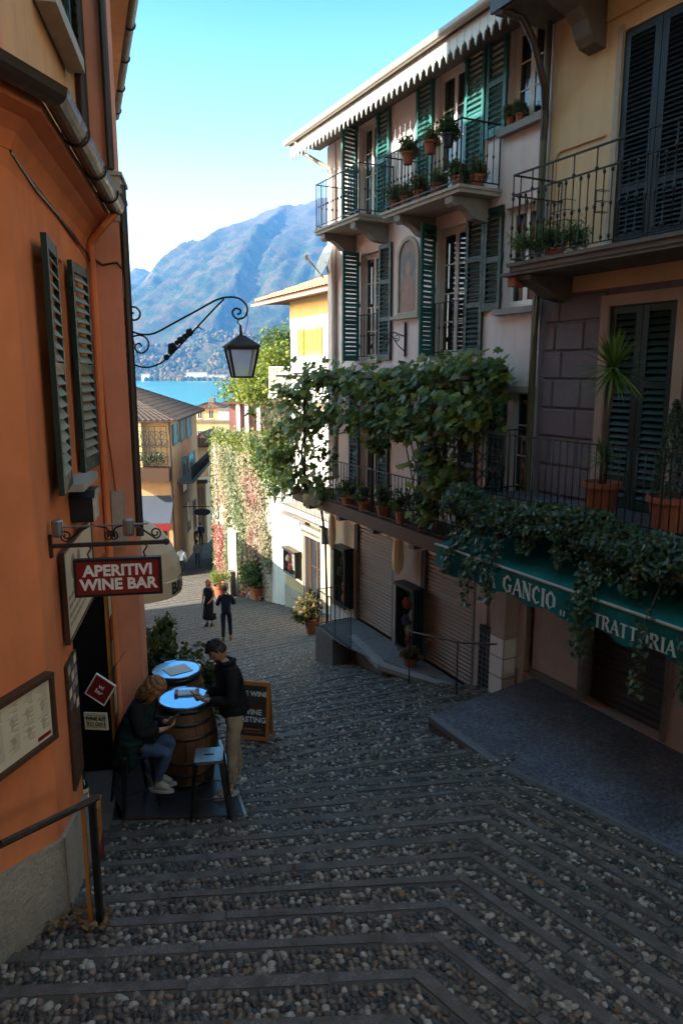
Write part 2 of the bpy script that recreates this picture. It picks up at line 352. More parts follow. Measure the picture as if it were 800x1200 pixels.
def build_stairs():
    mb = MB(); pebs = []; edges = []
    NW = len(contour(-3))
    for i in range(1, len(ZS)):
        A = contour(ZS[i-1]); B = contour(ZS[i])
        zu, zd = ZS[i-1]-.045, ZS[i]
        up = [Vector((p.x, p.y, zu)) for p in A]; dn = [Vector((p.x, p.y, zd)) for p in B]; ft = [Vector((p.x, p.y, zd-.05)) for p in B]
        far = B[5].y > 13.5
        mb.mi = 1 if far else 0
        nn = 11 if ZS[i] <= -4.985 else NW
        for k in range(nn-1):
            mb.add([up[k], up[k+1], dn[k+1], dn[k]], [(0,1,2,3)])
            mb.add([dn[k], dn[k+1], ft[k+1], ft[k]], [(0,1,2,3)])
        # edge stones along the lip, pebbles on the tread
        for seg in ((0, 10), (10, NW-1)):
            if seg[0] == 10 and ZS[i] < -4.985: continue
            p, q = B[seg[0]], B[seg[1]]; pu, qu = A[seg[0]], A[seg[1]]
            L = (q-p).length; back = (((pu+qu)-(p+q))*.5); back.z = 0
            nrm = Vector((-(q-p).y, (q-p).x, 0)).normalized()
            if nrm.dot(back) < 0: nrm = -nrm
            u = random.uniform(-.6, 0)
            while u < L:
                w = random.uniform(.75, 1.5); a0, a1 = max(u, 0)+.006, min(u+w, L)-.006
                if a1-a0 > .1:
                    e0 = p+(q-p)*(a0/L); e1 = p+(q-p)*(a1/L); wd = random.uniform(.062, .095)
                    edges.append((e0, e1, nrm, wd, zd))
                u += w
            dep = (abs(back.dot(nrm)))
            if p.y > 15: continue
            sp = .053 if (p+q).y < 18 else .066
            rows = max(1, int((dep-.10)/(sp*.88))); cols = int(L/sp)
            for r_ in range(rows):
                for c_ in range(cols):
                    fu = (c_+.5+(.5 if r_ % 2 else 0)+random.uniform(-.22, .22))/cols
                    fv = .115/dep+(1-.115/dep)*(r_+.5+random.uniform(-.2, .2))/rows
                    if fu > 1 or random.random() < .03: continue
                    lo = p+(q-p)*fu; hi = pu+(qu-pu)*fu
                    pos = lo+(hi-lo)*fv; pos.z = zd+(zu-zd)*fv
                    a = pos.x/max(pos.y, .1)
                    if pos.y < 2.2 or abs(a) > .62: continue
                    if pos.x < LEFT.w(0,0,0).x-.15 and pos.y < 9: continue
                    pebs.append((pos, random.uniform(.78, 1.2)*sp*.52))
    st = part('cobbled_stairs', mb, [M['mortar'], M['cobblebed']]); st['kind'] = 'structure'
    # pebbles: 300 nearest as objects, the others as one joined mesh
    protos = []
    for k in range(7):
        bm = bmesh.new(); bmesh.ops.create_icosphere(bm, subdivisions=2, radius=1)
        bmesh.ops.delete(bm, geom=[v for v in bm.verts if v.co.z < -.35], context='VERTS')
        for v in bm.verts:
            n = 1+.13*math.sin(3.1*v.co.x+k*1.7)*math.cos(2.3*v.co.y+k)+random.uniform(-.03, .03); v.co *= n
        me = bpy.data.meshes.new('pebble'); bm.to_mesh(me); bm.free(); me.materials.append(M['pebble_one'])
        me.polygons.foreach_set('use_smooth', [True]*len(me.polygons)); protos.append(me)
    def projsize(pb): return -(pb[1]/pb[0].length)
    pebs.sort(key=projsize)
    vis = [pb for pb in pebs if pb[0].y > 2.25]
    inv = []
    for pos, r in vis[:300]:
        o = bpy.data.objects.new('pebble', random.choice(protos)); COL.objects.link(o); o.parent = st
        o.location = pos+Vector((0,0,.004)); o.scale = (r*random.uniform(.95,1.35), r*random.uniform(.72,1), r*random.uniform(.5,.75))
        o.rotation_euler = (random.uniform(-.15,.15), random.uniform(-.15,.15), random.uniform(0, 6.3))
    rest = vis[300:]
    def dome(sub):
        bm = bmesh.new(); bmesh.ops.create_icosphere(bm, subdivisions=sub, radius=1)
        bmesh.ops.delete(bm, geom=[v for v in bm.verts if v.co.z < -.3], context='VERTS'); bm.verts.ensure_lookup_table()
        v = np.array([x.co[:] for x in bm.verts]); ix = {x: k for k, x in enumerate(bm.verts)}
        f = np.array([[ix[x] for x in fc.verts] for fc in bm.faces]); bm.free(); return v, f
    for nm, lo, hi, sub in (('near_pebbles', 0, 6500, 2), ('pebbles', 6500, 10**9, 1)):
        rs = rest[lo:hi]
        if not rs: continue
        v, f = dome(sub); n = len(rs)
        P = np.array([p[0][:] for p in rs]); r = np.array([p[1] for p in rs])
        a = RNG.uniform(0, 6.28, n); sx = r*RNG.uniform(.95, 1.35, n); sy = r*RNG.uniform(.72, 1., n); sz = r*RNG.uniform(.5, .8, n)
        x = v[None,:,0]*sx[:,None]; y = v[None,:,1]*sy[:,None]; z = v[None,:,2]*sz[:,None]
        x = x*(1+.12*np.sin(3*v[None,:,1]+a[:,None]*5))
        c, s = np.cos(a)[:,None], np.sin(a)[:,None]
        tx, ty = RNG.uniform(-.2,.2,(n,1)), RNG.uniform(-.2,.2,(n,1))
        X = P[:,0:1]+x*c-y*s; Y = P[:,1:2]+x*s+y*c; Z = P[:,2:3]+z+x*tx+y*ty+.003
        V = np.stack([X, Y, Z], -1).reshape(-1, 3); F = (f[None]+(np.arange(n)*len(v))[:,None,None]).reshape(-1, 3)
        me = numpy_mesh(nm, V, F, M['pebbles'], np.repeat(RNG.random(n), len(v)))
        me.polygons.foreach_set('use_smooth', np.ones(len(F), bool))
        o = bpy.data.objects.new('pebbles', me); COL.objects.link(o); o.parent = st; o['kind'] = 'stuff'
    # edge stones
    edges.sort(key=lambda e: ((e[0]+e[1])/2).length)
    edges = [e for e in edges if max(e[0].y, e[1].y) > 1.8]
    restb = MB()
    for k, (e0, e1, nrm, wd, zd) in enumerate(edges):
        h = .014+random.uniform(0, .008); j = lambda: random.uniform(-.006, .006)
        b4 = [e0+nrm*(-.012+j()), e1+nrm*(-.012+j()), e1+nrm*(wd+j()), e0+nrm*(wd+j())]
        bot = [Vector((v.x, v.y, zd-.06)) for v in b4]; top = [Vector((v.x, v.y, zd+h+j()*.5)) for v in b4]
        for q in range(2): top[q].z -= .006
        if k < 260: part('edge_stone', MB().hexa(bot, top), M['edge_stone'], st)
        else: restb.hexa(bot, top)
    part('edge_stones', restb, M['edge_stone'], st, kind='stuff')
    return st
def numpy_mesh(name, V, F, mat, rnd=None):
    me = bpy.data.meshes.new(name); n, k = F.shape
    me.vertices.add(len(V)); me.vertices.foreach_set('co', np.ascontiguousarray(V, np.float32).ravel())
    me.loops.add(n*k); me.loops.foreach_set('vertex_index', np.ascontiguousarray(F, np.int32).ravel())
    me.polygons.add(n); me.polygons.foreach_set('loop_start', np.arange(0, n*k, k, dtype=np.int32))
    me.update(calc_edges=True); me.validate()
    if rnd is not None:
        at = me.attributes.new('rnd', 'FLOAT', 'POINT'); at.data.foreach_set('value', np.ascontiguousarray(rnd, np.float32))
    me.materials.append(mat); return me
stairs = build_stairs()
# platform before the trattoria (flat terrazzo) and ledge before the shops
pl = [Vector((1.3,10.14,0)), Vector((1.62,9.5,0)), Vector((2.09,8.62,0)), Vector((2.97,7.60,0)), Vector((4.4,5.85,0)), Vector((7.5,3.5,0)), Vector((7.5,7.5,0)), Vector((3.9,11.9,0)), Vector((3.35,11.62,0))]
mb = MB(); mb.prism([(p.x, p.y) for p in pl], PLAT_Z-.5, PLAT_Z, 'z'); tp = part('terrace_pavement', mb, M['terrazzo']); tp['kind'] = 'structure'
rim = MB()
for a, c in zip(pl[:5], pl[1:5]):
    rim.bar(Vector((a.x+.04, a.y+.02, PLAT_Z-.035)), Vector((c.x+.04, c.y+.02, PLAT_Z-.035)), .13, .09)
part('kerb', rim, M['slab'], tp)
lg = [PINK.w(.9, -.4, 0), PINK.w(6.3, -.4, 0), PINK.w(6.0, 1.12, 0), PINK.w(5.0, 1.16, 0), Vector((.23,15.97,0)), Vector((.55,15.1,0)), Vector((.84,14.25,0)), Vector((1.36,13.8,0)), Vector((2.23,13.08,0)), Vector((2.6,12.75,0))]
mb = MB(); mb.prism([(p.x, p.y) for p in lg][::-1], -8.4, LEDGE_Z, 'z'); sh = part('shop_pavement', mb, M['stone_dk']); sh['kind'] = 'structure'
# flagstones on the ledge
for k in range(4):
    s0 = 1.0+k*1.2
    o0 = 1.12
    a = [PINK.w(s0+.01, .02, LEDGE_Z), PINK.w(s0+1.19, .02, LEDGE_Z), PINK.w(s0+1.19, o0 if k > 1 else .30+.42*k, LEDGE_Z), PINK.w(s0+.01, o0 if k > 2 else (.25, .45, .9)[k], LEDGE_Z)]
    part('flagstone', MB().hexa(a, [v+Vector((0,0,.022)) for v in a]), M['slab'], sh)
for a, c in (((.23,15.97),(.84,14.25)), ((.84,14.25),(1.36,13.8)), ((1.36,13.8),(2.23,13.08))):
    part('kerb', MB().bar((a[0], a[1], LEDGE_Z-.02), (c[0], c[1], LEDGE_Z-.02), .2, .1), M['stone'], sh)
# town ground under everything and the hillside down to the lake
mb = MB(); rows = []
for y, z in ((-60,-4),(-5,-3.2),(0,-4.2),(10,-7.2),(30,-12.3),(60,-17),(110,-22),(190,-28),(230,-31)):
    rows.append([Vector((x, y, z+(1.5 if abs(x) > 30 else 0))) for x in (-260,-60,-30,-12,12,30,60,260)])
for i in range(len(rows)-1):
    for k in range(7): mb.add([rows[i][k], rows[i][k+1], rows[i+1][k+1], rows[i+1][k]], [(0,1,2,3)])
o = part('town_ground', mb, M['stone_dk']); o['kind'] = 'structure'
m, t, b = nodes('lake_water'); b.inputs['Base Color'].default_value = (.02,.26,.31,1); b.inputs['Roughness'].default_value = .22; b.inputs['Specular IOR Level'].default_value = .35
bump(t, b, noise(t, .35, 5, .6, stretch=(1,.35,1)), .35, .5); M['lake'] = m
mb = MB(); mb.add([(-5200,120,LAKE_Z),(5200,120,LAKE_Z),(5200,2900,LAKE_Z),(-5200,2900,LAKE_Z)], [(0,1,2,3)]); o = part('lake', mb, M['lake']); o['kind'] = 'structure'
# ------------------------------------------------------------------ mountains across the lake
from mathutils import noise as MN
def hgt(x, y):
    def seg(p, q, slope, pw=1.):
        (x0,y0,h0), (x1,y1,h1) = p, q
        dx, dy = x1-x0, y1-y0; t = max(0, min(1, ((x-x0)*dx+(y-y0)*dy)/(dx*dx+dy*dy)))
        d = math.hypot(x-x0-t*dx, y-y0-t*dy)
        if pw == 2 and (x-x0)*dy-(y-y0)*dx < 0: slope = slope*2.0
        return h0+(h1-h0)*t-slope*d
    w = 70*MN.noise(Vector((x/900, y/900, 3)))
    x += w; y += .6*w
    crest = max(seg((-2600,5200,60),(-1290,4900,455),.66), seg((-1290,4900,455),(-980,5060,715),.66), seg((-980,5060,715),(-640,5300,1000),.66), seg((-640,5300,1000),(-440,5400,1150),.58), seg((-440,5400,1150),(100,5650,1270),.58), seg((100,5650,1270),(1900,5800,1420),.55))
    spur = max(seg((-440,5400,1150),(-520,4700,850),.62,2), seg((-520,4700,850),(-700,3900,330),.6,2), seg((-1000,5040,690),(-1150,4300,300),.6,2), seg((-700,5260,930),(-900,4400,430),.6,2), seg((-200,5500,1100),(150,4300,420),.7), seg((900,5600,1300),(900,4200,500),.7), seg((-1500,4950,420),(-1800,4000,140),.6))
    far = seg((-1830,6900,905),(-2300,7000,700),.5)
    far = max(far, seg((-1830,6900,905),(-1500,7300,640),.55))
    h = max(crest, spur, far)
    base = max(0., min(1., (y-2620)/700))*130*(1+.5*MN.noise(Vector((x/500, y/500, 9))))
    h = max(h, base-25) if h > base-60 else base-25+0*h
    gu, gv = .86*x-.5*y, .5*x+.86*y
    gul = MN.ridged_multi_fractal(Vector((gu/420, gv/1500, .5)), .9, 2.1, 4, 1, 2)
    fin = MN.fractal(Vector((x/160, y/160, 1.7)), .9, 2.2, 5)
    k = max(0., min(1., (y-2640)/500))
    return LAKE_Z-3+k*(h+34+(gul-1.2)*150*max(.15, min(1, (1250-h)/500))*min(1, max(h, 0)/450+.25)+fin*20*min(1, max(h,0)/300+.3))
NX, NY = 230, 190
gx = np.linspace(-.62, .30, NX); gy = 2560+ (np.linspace(0, 1, NY)**1.25)*5600
V = np.zeros((NY, NX, 3))
for j, y in enumerate(gy):
    for i, a in enumerate(gx):
        x = a*y; V[j, i] = (x, y, hgt(x, y))
idx = np.arange(NX*NY).reshape(NY, NX)
F = np.stack([idx[:-1,:-1], idx[:-1,1:], idx[1:,1:], idx[1:,:-1]], -1).reshape(-1, 4)
m, t, b = nodes('mountain_forest')
geo = t.nodes.new('ShaderNodeNewGeometry'); sx = t.nodes.new('ShaderNodeSeparateXYZ'); t.links.new(geo.outputs['Position'], sx.inputs[0])
sn = t.nodes.new('ShaderNodeSeparateXYZ'); t.links.new(geo.outputs['Normal'], sn.inputs[0])
f1 = ramp(t, noise(t, .012, 8, .7), [(.36,(.045,.07,.03)),(.48,(.085,.105,.042)),(.56,(.17,.115,.052)),(.66,(.20,.14,.07)),(.75,(.09,.08,.05))])
gr = N(t, 'ShaderNodeMapRange'); gr.inputs[1].default_value = 750; gr.inputs[2].default_value = 1150; t.links.new(sx.outputs[2], gr.inputs[0])
f2 = mixc(t, gr.outputs[0], f1, (.19,.155,.12))
rk = N(t, 'ShaderNodeMapRange'); rk.inputs[1].default_value = .66; rk.inputs[2].default_value = .52; t.links.new(sn.outputs[2], rk.inputs[0])
mu = N(t, 'ShaderNodeMath', operation='MULTIPLY'); t.links.new(rk.outputs[0], mu.inputs[0]); t.links.new(ramp(t, noise(t, .006, 6, .7), [(.5,0.),(.62,1.)]), mu.inputs[1])
t.links.new(mixc(t, mu.outputs[0], f2, (.36,.31,.27)), b.inputs['Base Color']); b.inputs['Roughness'].default_value = .95; b.inputs['Specular IOR Level'].default_value = .1
bump(t, b, noise(t, .035, 8, .75), 1., 22); M['mountain'] = m
me = numpy_mesh('mountain', V.reshape(-1,3), F, m); me.polygons.foreach_set('use_smooth', np.ones(len(F), bool))
o = bpy.data.objects.new('mountain', me); COL.objects.link(o); o['kind'] = 'structure'
def crown_mesh(n, pos, rad, name, mat):
    bm = bmesh.new(); bmesh.ops.create_icosphere(bm, subdivisions=1, radius=1); bm.verts.ensure_lookup_table()
    v = np.array([x.co[:] for x in bm.verts]); ix = {x: k for k, x in enumerate(bm.verts)}
    f = np.array([[ix[x] for x in fc.verts] for fc in bm.faces]); bm.free()
    j = 1+RNG.uniform(-.25, .25, (n, len(v), 1))
    Vv = (pos[:,None,:]+v[None]*j*rad[:,None,None]*np.array([1,1,1.15])).reshape(-1,3)
    Ff = (f[None]+(np.arange(n)*len(v))[:,None,None]).reshape(-1,3)
    return numpy_mesh(name, Vv, Ff, mat, np.repeat(RNG.random(n), len(v)))
M['autumn'] = leafmat('autumn_forest', [(0,(.02,.035,.012)),(.4,(.05,.065,.02)),(.6,(.10,.10,.025)),(.75,(.22,.11,.025)),(.9,(.27,.15,.04)),(1,(.16,.06,.02))], .1, .9)
pts = []; rad = []
while len(pts) < 5200:
    y = 2640+random.random()**1.6*1100; x = random.uniform(-.30, .05)*y
    if MN.noise(Vector((x/130, y/130, 4))) < -.18: continue
    r = random.uniform(5, 11); pts.append((x, y, hgt(x, y)+r*.6)); rad.append(r)
o = bpy.data.objects.new('lakeside_forest', crown_mesh(len(pts), np.array(pts), np.array(rad), 'lakeside_forest', M['autumn'])); COL.objects.link(o)
tag(o, kind='stuff'); 
# white lakeside buildings on the far shore
def shore_house(px0, px1, top, lab, cat, tint, rows):
    Yd = 2632+random.uniform(0, 40); p0, p1 = atY(px0, 447, Yd), atY(px1, 447, Yd); zt = atY(px0, top, Yd).z
    t_ = thing('lakeside_house', lab, cat, ((p0.x+p1.x)/2, Yd, LAKE_Z+1), 0, 'white houses along the far lake shore')
    w = (p1.x-p0.x)/2; h = max(zt-LAKE_Z-1, 9); D = 14
    part('wall', MB().box(-w, w, 0, D, -3, h), tint, t_)
    rf = MB(); rf.prism([(-1.0, h), (D/2, h+3.2), (D+1.0, h)], -w-1, w+1, 'x'); part('roof', rf, M['tile_lt'], t_)
    n = max(2, int(w*2/6))
    wme = MB().box(-.9, .9, -.15, .1, -.2, h/rows*.38).mesh('window', M['glass'])
    for r_ in range(rows):
        for k in range(n): part('window', wme, None, t_, loc=(-w+(k+.5)*2*w/n, 0, h*(r_+.45)/rows))
random.seed(21)
for args in ((166,176,439,'small pale house on the far shore left of the lamp bracket end'), (216,231,441,'low white house on the far shore beside the grand hotel'), (219,243,437,'tall white grand house at the centre of the far shore'), (244,266,440,'long low white house right of the grand house on the far shore'), (267,281,443,'rightmost low pale house on the far shore behind the lantern'), (180,194,443,'low pale boathouse at the water on the far shore'), (196,212,444,'small flat house between boathouse and white houses on the far shore')):
    shore_house(*args, 'house', M['white'], 2 if args[2] > 440 else 3)
# air
hz = MB().box(-6500, 6500, -400, 8600, LAKE_Z-9, 1700); ho = part('haze', hz, [])
ho['kind'] = 'stuff'
m = bpy.data.materials.new('haze'); m.use_nodes = True; t = m.node_tree; t.nodes.remove(t.nodes['Principled BSDF'])
pv = t.nodes.new('ShaderNodeVolumePrincipled'); pv.inputs['Color'].default_value = (.12,.40,1.0,1); pv.inputs['Density'].default_value = 1.3e-4; pv.inputs['Anisotropy'].default_value = .2
t.links.new(pv.outputs[0], t.nodes['Material Output'].inputs['Volume']); ho.data.materials.clear(); ho.data.materials.append(m)
# ================================================================== BUILDINGS: helpers
def mb_to(mb, W):
    mb.v = [tuple(W.w(*v)) for v in mb.v]; return mb
MB.to = mb_to
def building(name, label, loc, group=None, cat='building'):
    return thing(name, label, cat, loc, 0, group, base=tuple(loc))
def facade(B, name, W, s0, s1, z0, z1, holes, mat, T=.4, depth=.2, off=0, parent=None, slope=None):
    """front with openings (s0,s1,z0,z1[,depth]), reveals, dark backs, sides, top"""
    mb = MB(); ss = sorted({s0, s1}|{h[0] for h in holes}|{h[1] for h in holes}); zz = sorted({z0, z1}|{h[2] for h in holes}|{h[3] for h in holes})
    for i in range(len(ss)-1):
        for k in range(len(zz)-1):
            cx, cz = (ss[i]+ss[i+1])/2, (zz[k]+zz[k+1])/2
            if any(h[0] < cx < h[1] and h[2] < cz < h[3] for h in holes): continue
            mb.add([(ss[i],off,zz[k]),(ss[i+1],off,zz[k]),(ss[i+1],off,zz[k+1]),(ss[i],off,zz[k+1])], [(0,1,2,3)])
    for h in holes:
        a, b_, c, d = h[:4]; D = off-(h[4] if len(h) > 4 else depth)
        mb.mi = 0
        mb.add([(a,off,c),(b_,off,c),(b_,off,d),(a,off,d),(a,D,c),(b_,D,c),(b_,D,d),(a,D,d)], [(0,1,5,4),(1,2,6,5),(2,3,7,6),(3,0,4,7)])
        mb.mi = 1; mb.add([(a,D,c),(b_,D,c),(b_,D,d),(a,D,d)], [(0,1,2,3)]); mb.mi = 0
    t = off-T
    mb.add([(s0,off,z0),(s0,off,z1),(s0,t,z1),(s0,t,z0),(s1,off,z0),(s1,off,z1),(s1,t,z1),(s1,t,z0)], [(0,1,2,3),(4,5,6,7),(1,5,6,2),(0,3,7,4),(3,2,6,7)])
    return part(name, mb.to(W), [mat, M['dark']], parent or B)
SLATS = {}
def slat_mesh(L, mat, th=.011, wd=.085, tilt=-54):
    k = (round(L, 3), mat.name, wd)
    if k not in SLATS:
        mb = MB(); c, s_ = math.cos(R(tilt)), math.sin(R(tilt)); h = wd/2; t = th/2
        P = [(-h,-t),(h,-t),(h,t),(-h,t)]; P = [(y*c-z*s_, y*s_+z*c) for y, z in P]
        mb.prism(P, -L/2, L/2, 'x'); SLATS[k] = mb.mesh('slat', mat)
    return SLATS[k]
def shutter(B, W, s, off, z0, w, h, ang=0, dirn=1, mat=None, smat=None, pitch=.075, rails=(.5,), label=None, stile=.075):
    """louvred leaf hinged at (s, off); it runs dirn along the wall and is turned ang degrees about the hinge"""
    mat = mat or M['greenpaint']; smat = smat or mat
    mb = MB(); d = dirn; t = .042
    def bx(x0, x1, z0_, z1_, y0=0, y1=t): mb.box(min(d*x0, d*x1), max(d*x0, d*x1), y0, y1, z0_, z1_)
    bx(0, stile, 0, h); bx(w-stile, w, 0, h)
    levels = [0, .11]; rr = [(0, .13)]+[(h*r_-.045, h*r_+.045) for r_ in rails]+[(h-.09, h)]
    for a, b_ in rr: bx(stile, w-stile, a, b_, .003, t-.003)
    for zz in (h*.12, h*.5, h*.88): mb.box(min(0, -d*.03), max(0, -d*.03)+.01, .01, .032, zz, zz+.09)
    o = part('shutter', mb.mesh('shutter', mat), None, B, loc=W.w(s, off, z0), rot=W.rot+R(ang), label=label)
    me = slat_mesh(w-2*stile-.004, smat)
    for (a0, a1), (b0, b1) in zip(rr[:-1], rr[1:]):
        n = max(1, int((b0-a1)/pitch)); st = (b0-a1)/n
        for k in range(n):
            q = bpy.data.objects.new('slat', me); COL.objects.link(q); q.parent = o
            q.location = (d*w/2, t/2, a1+st*(k+.5)); q.rotation_euler = (random.uniform(-.05,.05), 0, random.uniform(-.004,.004))
    return o
def french(B, W, s0, s1, z0, z1, off=-.12, mat=None, panes=4, leaves=2, curtain=False, parent_name='window'):
    mat = mat or M['whitepaint']; fr = MB(); f = .055
    fr.box(s0+.004, s0+f, off-.03, off+.03, z0+.003, z1-.004); fr.box(s1-f, s1-.004, off-.03, off+.03, z0+.003, z1-.004); fr.box(s0+f, s1-f, off-.03, off+.03, z1-f, z1-.004)
    fr.box(s0+f, s1-f, off-.03, off+.03, z0+.003, z0+.04)
    o = part(parent_name, fr.to(W), mat, B)
    w = (s1-s0-2*f)/leaves
    for k in range(leaves):
        a, b_ = s0+f+k*w, s0+f+(k+1)*w; lf = MB(); g = .05
        lf.box(a+.002, a+g, off-.02, off+.02, z0+.045, z1-f-.003); lf.box(b_-g, b_-.002, off-.02, off+.02, z0+.045, z1-f-.003)
        lf.box(a+g, b_-g, off-.02, off+.02, z1-f-.053, z1-f-.003); lf.box(a+g, b_-g, off-.02, off+.02, z0+.045, z0+.12)
        H0, H1 = z0+.12, z1-f-.053
        for q in range(1, panes): lf.box(a+g, b_-g, off-.012, off+.014, H0+(H1-H0)*q/panes-.011, H0+(H1-H0)*q/panes+.011)
        part('frame', lf.to(W), mat, o)
        for q in range(panes):
            za, zb = H0+(H1-H0)*q/panes+.012, H0+(H1-H0)*(q+1)/panes-.012
            part('pane', MB().box(a+g+.002, b_-g-.002, off-.006, off+.002, za, zb).to(W), M['glass'], o)
    return o
def baluster_mesh(h, r=.008, knots=(.45,), mat=None, key=[{}]):
    k = (round(h, 3), r, knots)
    if k not in key[0]:
        mb = MB(); pr = [(r, 0)]
        for q in knots: pr += [(r, q*h-.03), (r*2.1, q*h-.018), (r*2.6, q*h), (r*2.1, q*h+.018), (r, q*h+.03)]
        pr += [(r, h)]; mb.lathe(pr, (0,0,0), 6); key[0][k] = mb.mesh('baluster', mat or M['iron'], True)
    return key[0][k]
def railing(B, pts, h, spacing=.11, knots=(.45,), r=.008, rails=(1.0, .08), mat=None, name='railing', posts=True, railw=.03):
    """iron railing along world points at floor level; every baluster is an object"""
    mat = mat or M['iron']; mb = MB(); pts = [Vector(p) for p in pts]
    for a, b_ in zip(pts[:-1], pts[1:]):
        for q in rails: mb.bar(a+Vector((0,0,h*q)), b_+Vector((0,0,h*q)), railw if q == 1 else railw*.7, railw*.6)
    if posts:
        for p in pts: mb.tube([p, p+Vector((0,0,h+.02))], .014, 6)
    o = part(name, mb, mat, B)
    bme = baluster_mesh(h*(rails[0]-rails[-1]) if len(rails) > 1 else h, r, knots, mat)
    for a, b_ in zip(pts[:-1], pts[1:]):
        n = max(2, int((b_-a).length/spacing))
        for k in range(1, n): part('baluster', bme, None, o, loc=(a+(b_-a)*(k/n)+Vector((0,0,h*rails[-1]))))
    return o
def scroll(c, r0, r1, a0, turns, plane, n=26):
    ux, uz = plane; out = []
    for i in range(n+1):
        t = i/n; r_ = r0+(r1-r0)*t; a = a0+turns*2*math.pi*t
        out.append(Vector(c)+Vector(ux)*(math.cos(a)*r_)+Vector(uz)*(math.sin(a)*r_))
    return out
def text_mesh(body, size, mat, bold=.0, depth=.003, shear=0, spacing=1.0):
    cu = bpy.data.curves.new('lettering', 'FONT'); cu.body = body; cu.size = size; cu.offset = bold; cu.extrude = depth; cu.shear = shear
    cu.align_x = 'CENTER'; cu.align_y = 'CENTER'; cu.space_character = spacing; cu.resolution_u = 3
    o = bpy.data.objects.new('tmp', cu); COL.objects.link(o); dg = bpy.context.evaluated_depsgraph_get()
    me = bpy.data.meshes.new_from_object(o.evaluated_get(dg)); bpy.data.objects.remove(o); me.materials.clear(); me.materials.append(mat); me.name = 'lettering'
    return me
def leaf_shape(kind):
    if kind == 'vine': P = [(0,0),(.32,-.12),(.5,.2),(.3,.35),(.42,.62),(.12,.66),(0,1),(-.12,.66),(-.42,.62),(-.3,.35),(-.5,.2),(-.32,-.12)]
    elif kind == 'ivy': P = [(0,0),(.38,.05),(.32,.45),(0,1),(-.32,.45),(-.38,.05)]
    elif kind == 'oval': P = [(0,0),(.22,.3),(.2,.65),(0,1),(-.2,.65),(-.22,.3)]
    else: P = [(0,0),(.1,.3),(.08,.7),(0,1),(-.08,.7),(-.1,.3)]
    n = len(P); h = n//2
    V = [(x, y-.4, -.22*abs(x)-.06*(y-.4)**2) for x, y in P]
    F = [[i, i+1, n-1-i] if False else None for i in range(0)]
    # two halves folded along the midrib: fan of triangles from the midrib
    tris = []
    for i in range(1, h): tris.append((0, i, i+1))
    for i in range(h, n-1): tris.append((0, i, i+1))
    return np.array(V), np.array(tris)
def leaves(name, pos, size, mat, kind='ivy', parent=None, nrm=None, droop=.5, jit=.6, loc0=None, kindtag='stuff', rnd=None):
    """many small leaf faces at given world points"""
    pos = np.asarray(pos, float); n = len(pos); V, T = leaf_shape(kind)
    if nrm is None: nv = RNG.normal(size=(n,3)); nv[:,2] = abs(nv[:,2])+.25
    else: nv = np.asarray(nrm, float)+RNG.normal(size=(n,3))*jit
    nv /= np.linalg.norm(nv, axis=1)[:,None]
    tip = RNG.normal(size=(n,3)); tip[:,2] -= droop*2
    tip -= nv*(tip*nv).sum(1)[:,None]; tip /= np.linalg.norm(tip, axis=1)[:,None]+1e-9
    sd = np.cross(tip, nv); sz = size*RNG.uniform(.6, 1.3, n)
    W_ = pos[:,None,:]+sz[:,None,None]*(V[None,:,0:1]*sd[:,None,:]+V[None,:,1:2]*tip[:,None,:]+V[None,:,2:3]*nv[:,None,:])
    F = (T[None]+(np.arange(n)*len(V))[:,None,None]).reshape(-1,3); W_ = W_.reshape(-1,3)
    if loc0 is None and parent is not None: loc0 = parent.location
    if loc0 is not None: W_ = W_-np.array(loc0[:])
    me = numpy_mesh(name, W_, F, mat, np.repeat(RNG.random(n) if rnd is None else rnd, len(V)))
    o = bpy.data.objects.new(name, me); COL.objects.link(o); o.parent = parent
    if kindtag: o['kind'] = kindtag
    return o
def clump(center, rad, n, shell=.55, flat=1.):
    """points spread in a lumpy ellipsoid"""
    c = np.array(center); d = RNG.normal(size=(n,3)); d /= np.linalg.norm(d, axis=1)[:,None]
    r_ = shell+(1-shell)*RNG.random(n); ph = d*3.1
    lump = 1+.22*np.sin(ph[:,0]*2+ph[:,1])+.18*np.cos(ph[:,2]*2.3-ph[:,0])
    return c+d*(r_*lump)[:,None]*np.array(rad)*np.array([1,1,flat])
M['vine'] = leafmat('vine_leaves', [(0,(.045,.085,.018)),(.35,(.085,.145,.03)),(.7,(.16,.21,.042)),(.92,(.25,.26,.06)),(1,(.38,.27,.07))])
M['ivy'] = leafmat('ivy_leaves', [(0,(.018,.042,.020)),(.5,(.036,.072,.034)),(.85,(.06,.105,.045)),(.97,(.12,.14,.045)),(1,(.36,.27,.07))], .2, .35)
M['bush'] = leafmat('bush_leaves', [(0,(.03,.06,.02)),(.5,(.06,.11,.035)),(.85,(.12,.18,.06)),(1,(.24,.24,.09))])
M['oleander'] = leafmat('dark_bush_leaves', [(0,(.018,.035,.014)),(.6,(.035,.065,.025)),(.9,(.07,.09,.03)),(1,(.2,.15,.04))])
M['limeleaf'] = leafmat('yellow_green_leaves', [(0,(.06,.10,.015)),(.5,(.14,.19,.03)),(.85,(.26,.28,.05)),(1,(.36,.30,.07))])
M['creeper'] = leafmat('autumn_creeper', [(0,(.06,.085,.03)),(.22,(.13,.13,.06)),(.45,(.24,.19,.12)),(.64,(.25,.15,.11)),(.8,(.20,.075,.065)),(.93,(.25,.03,.03)),(1,(.32,.25,.18))], .25)
M['palm'] = leafmat('yucca_blade', [(0,(.05,.10,.02)),(.6,(.10,.17,.03)),(1,(.20,.24,.06))], .2)
M['greyplant'] = leafmat('grey_green_leaves', [(0,(.06,.085,.05)),(.6,(.12,.15,.085)),(1,(.2,.2,.12))])
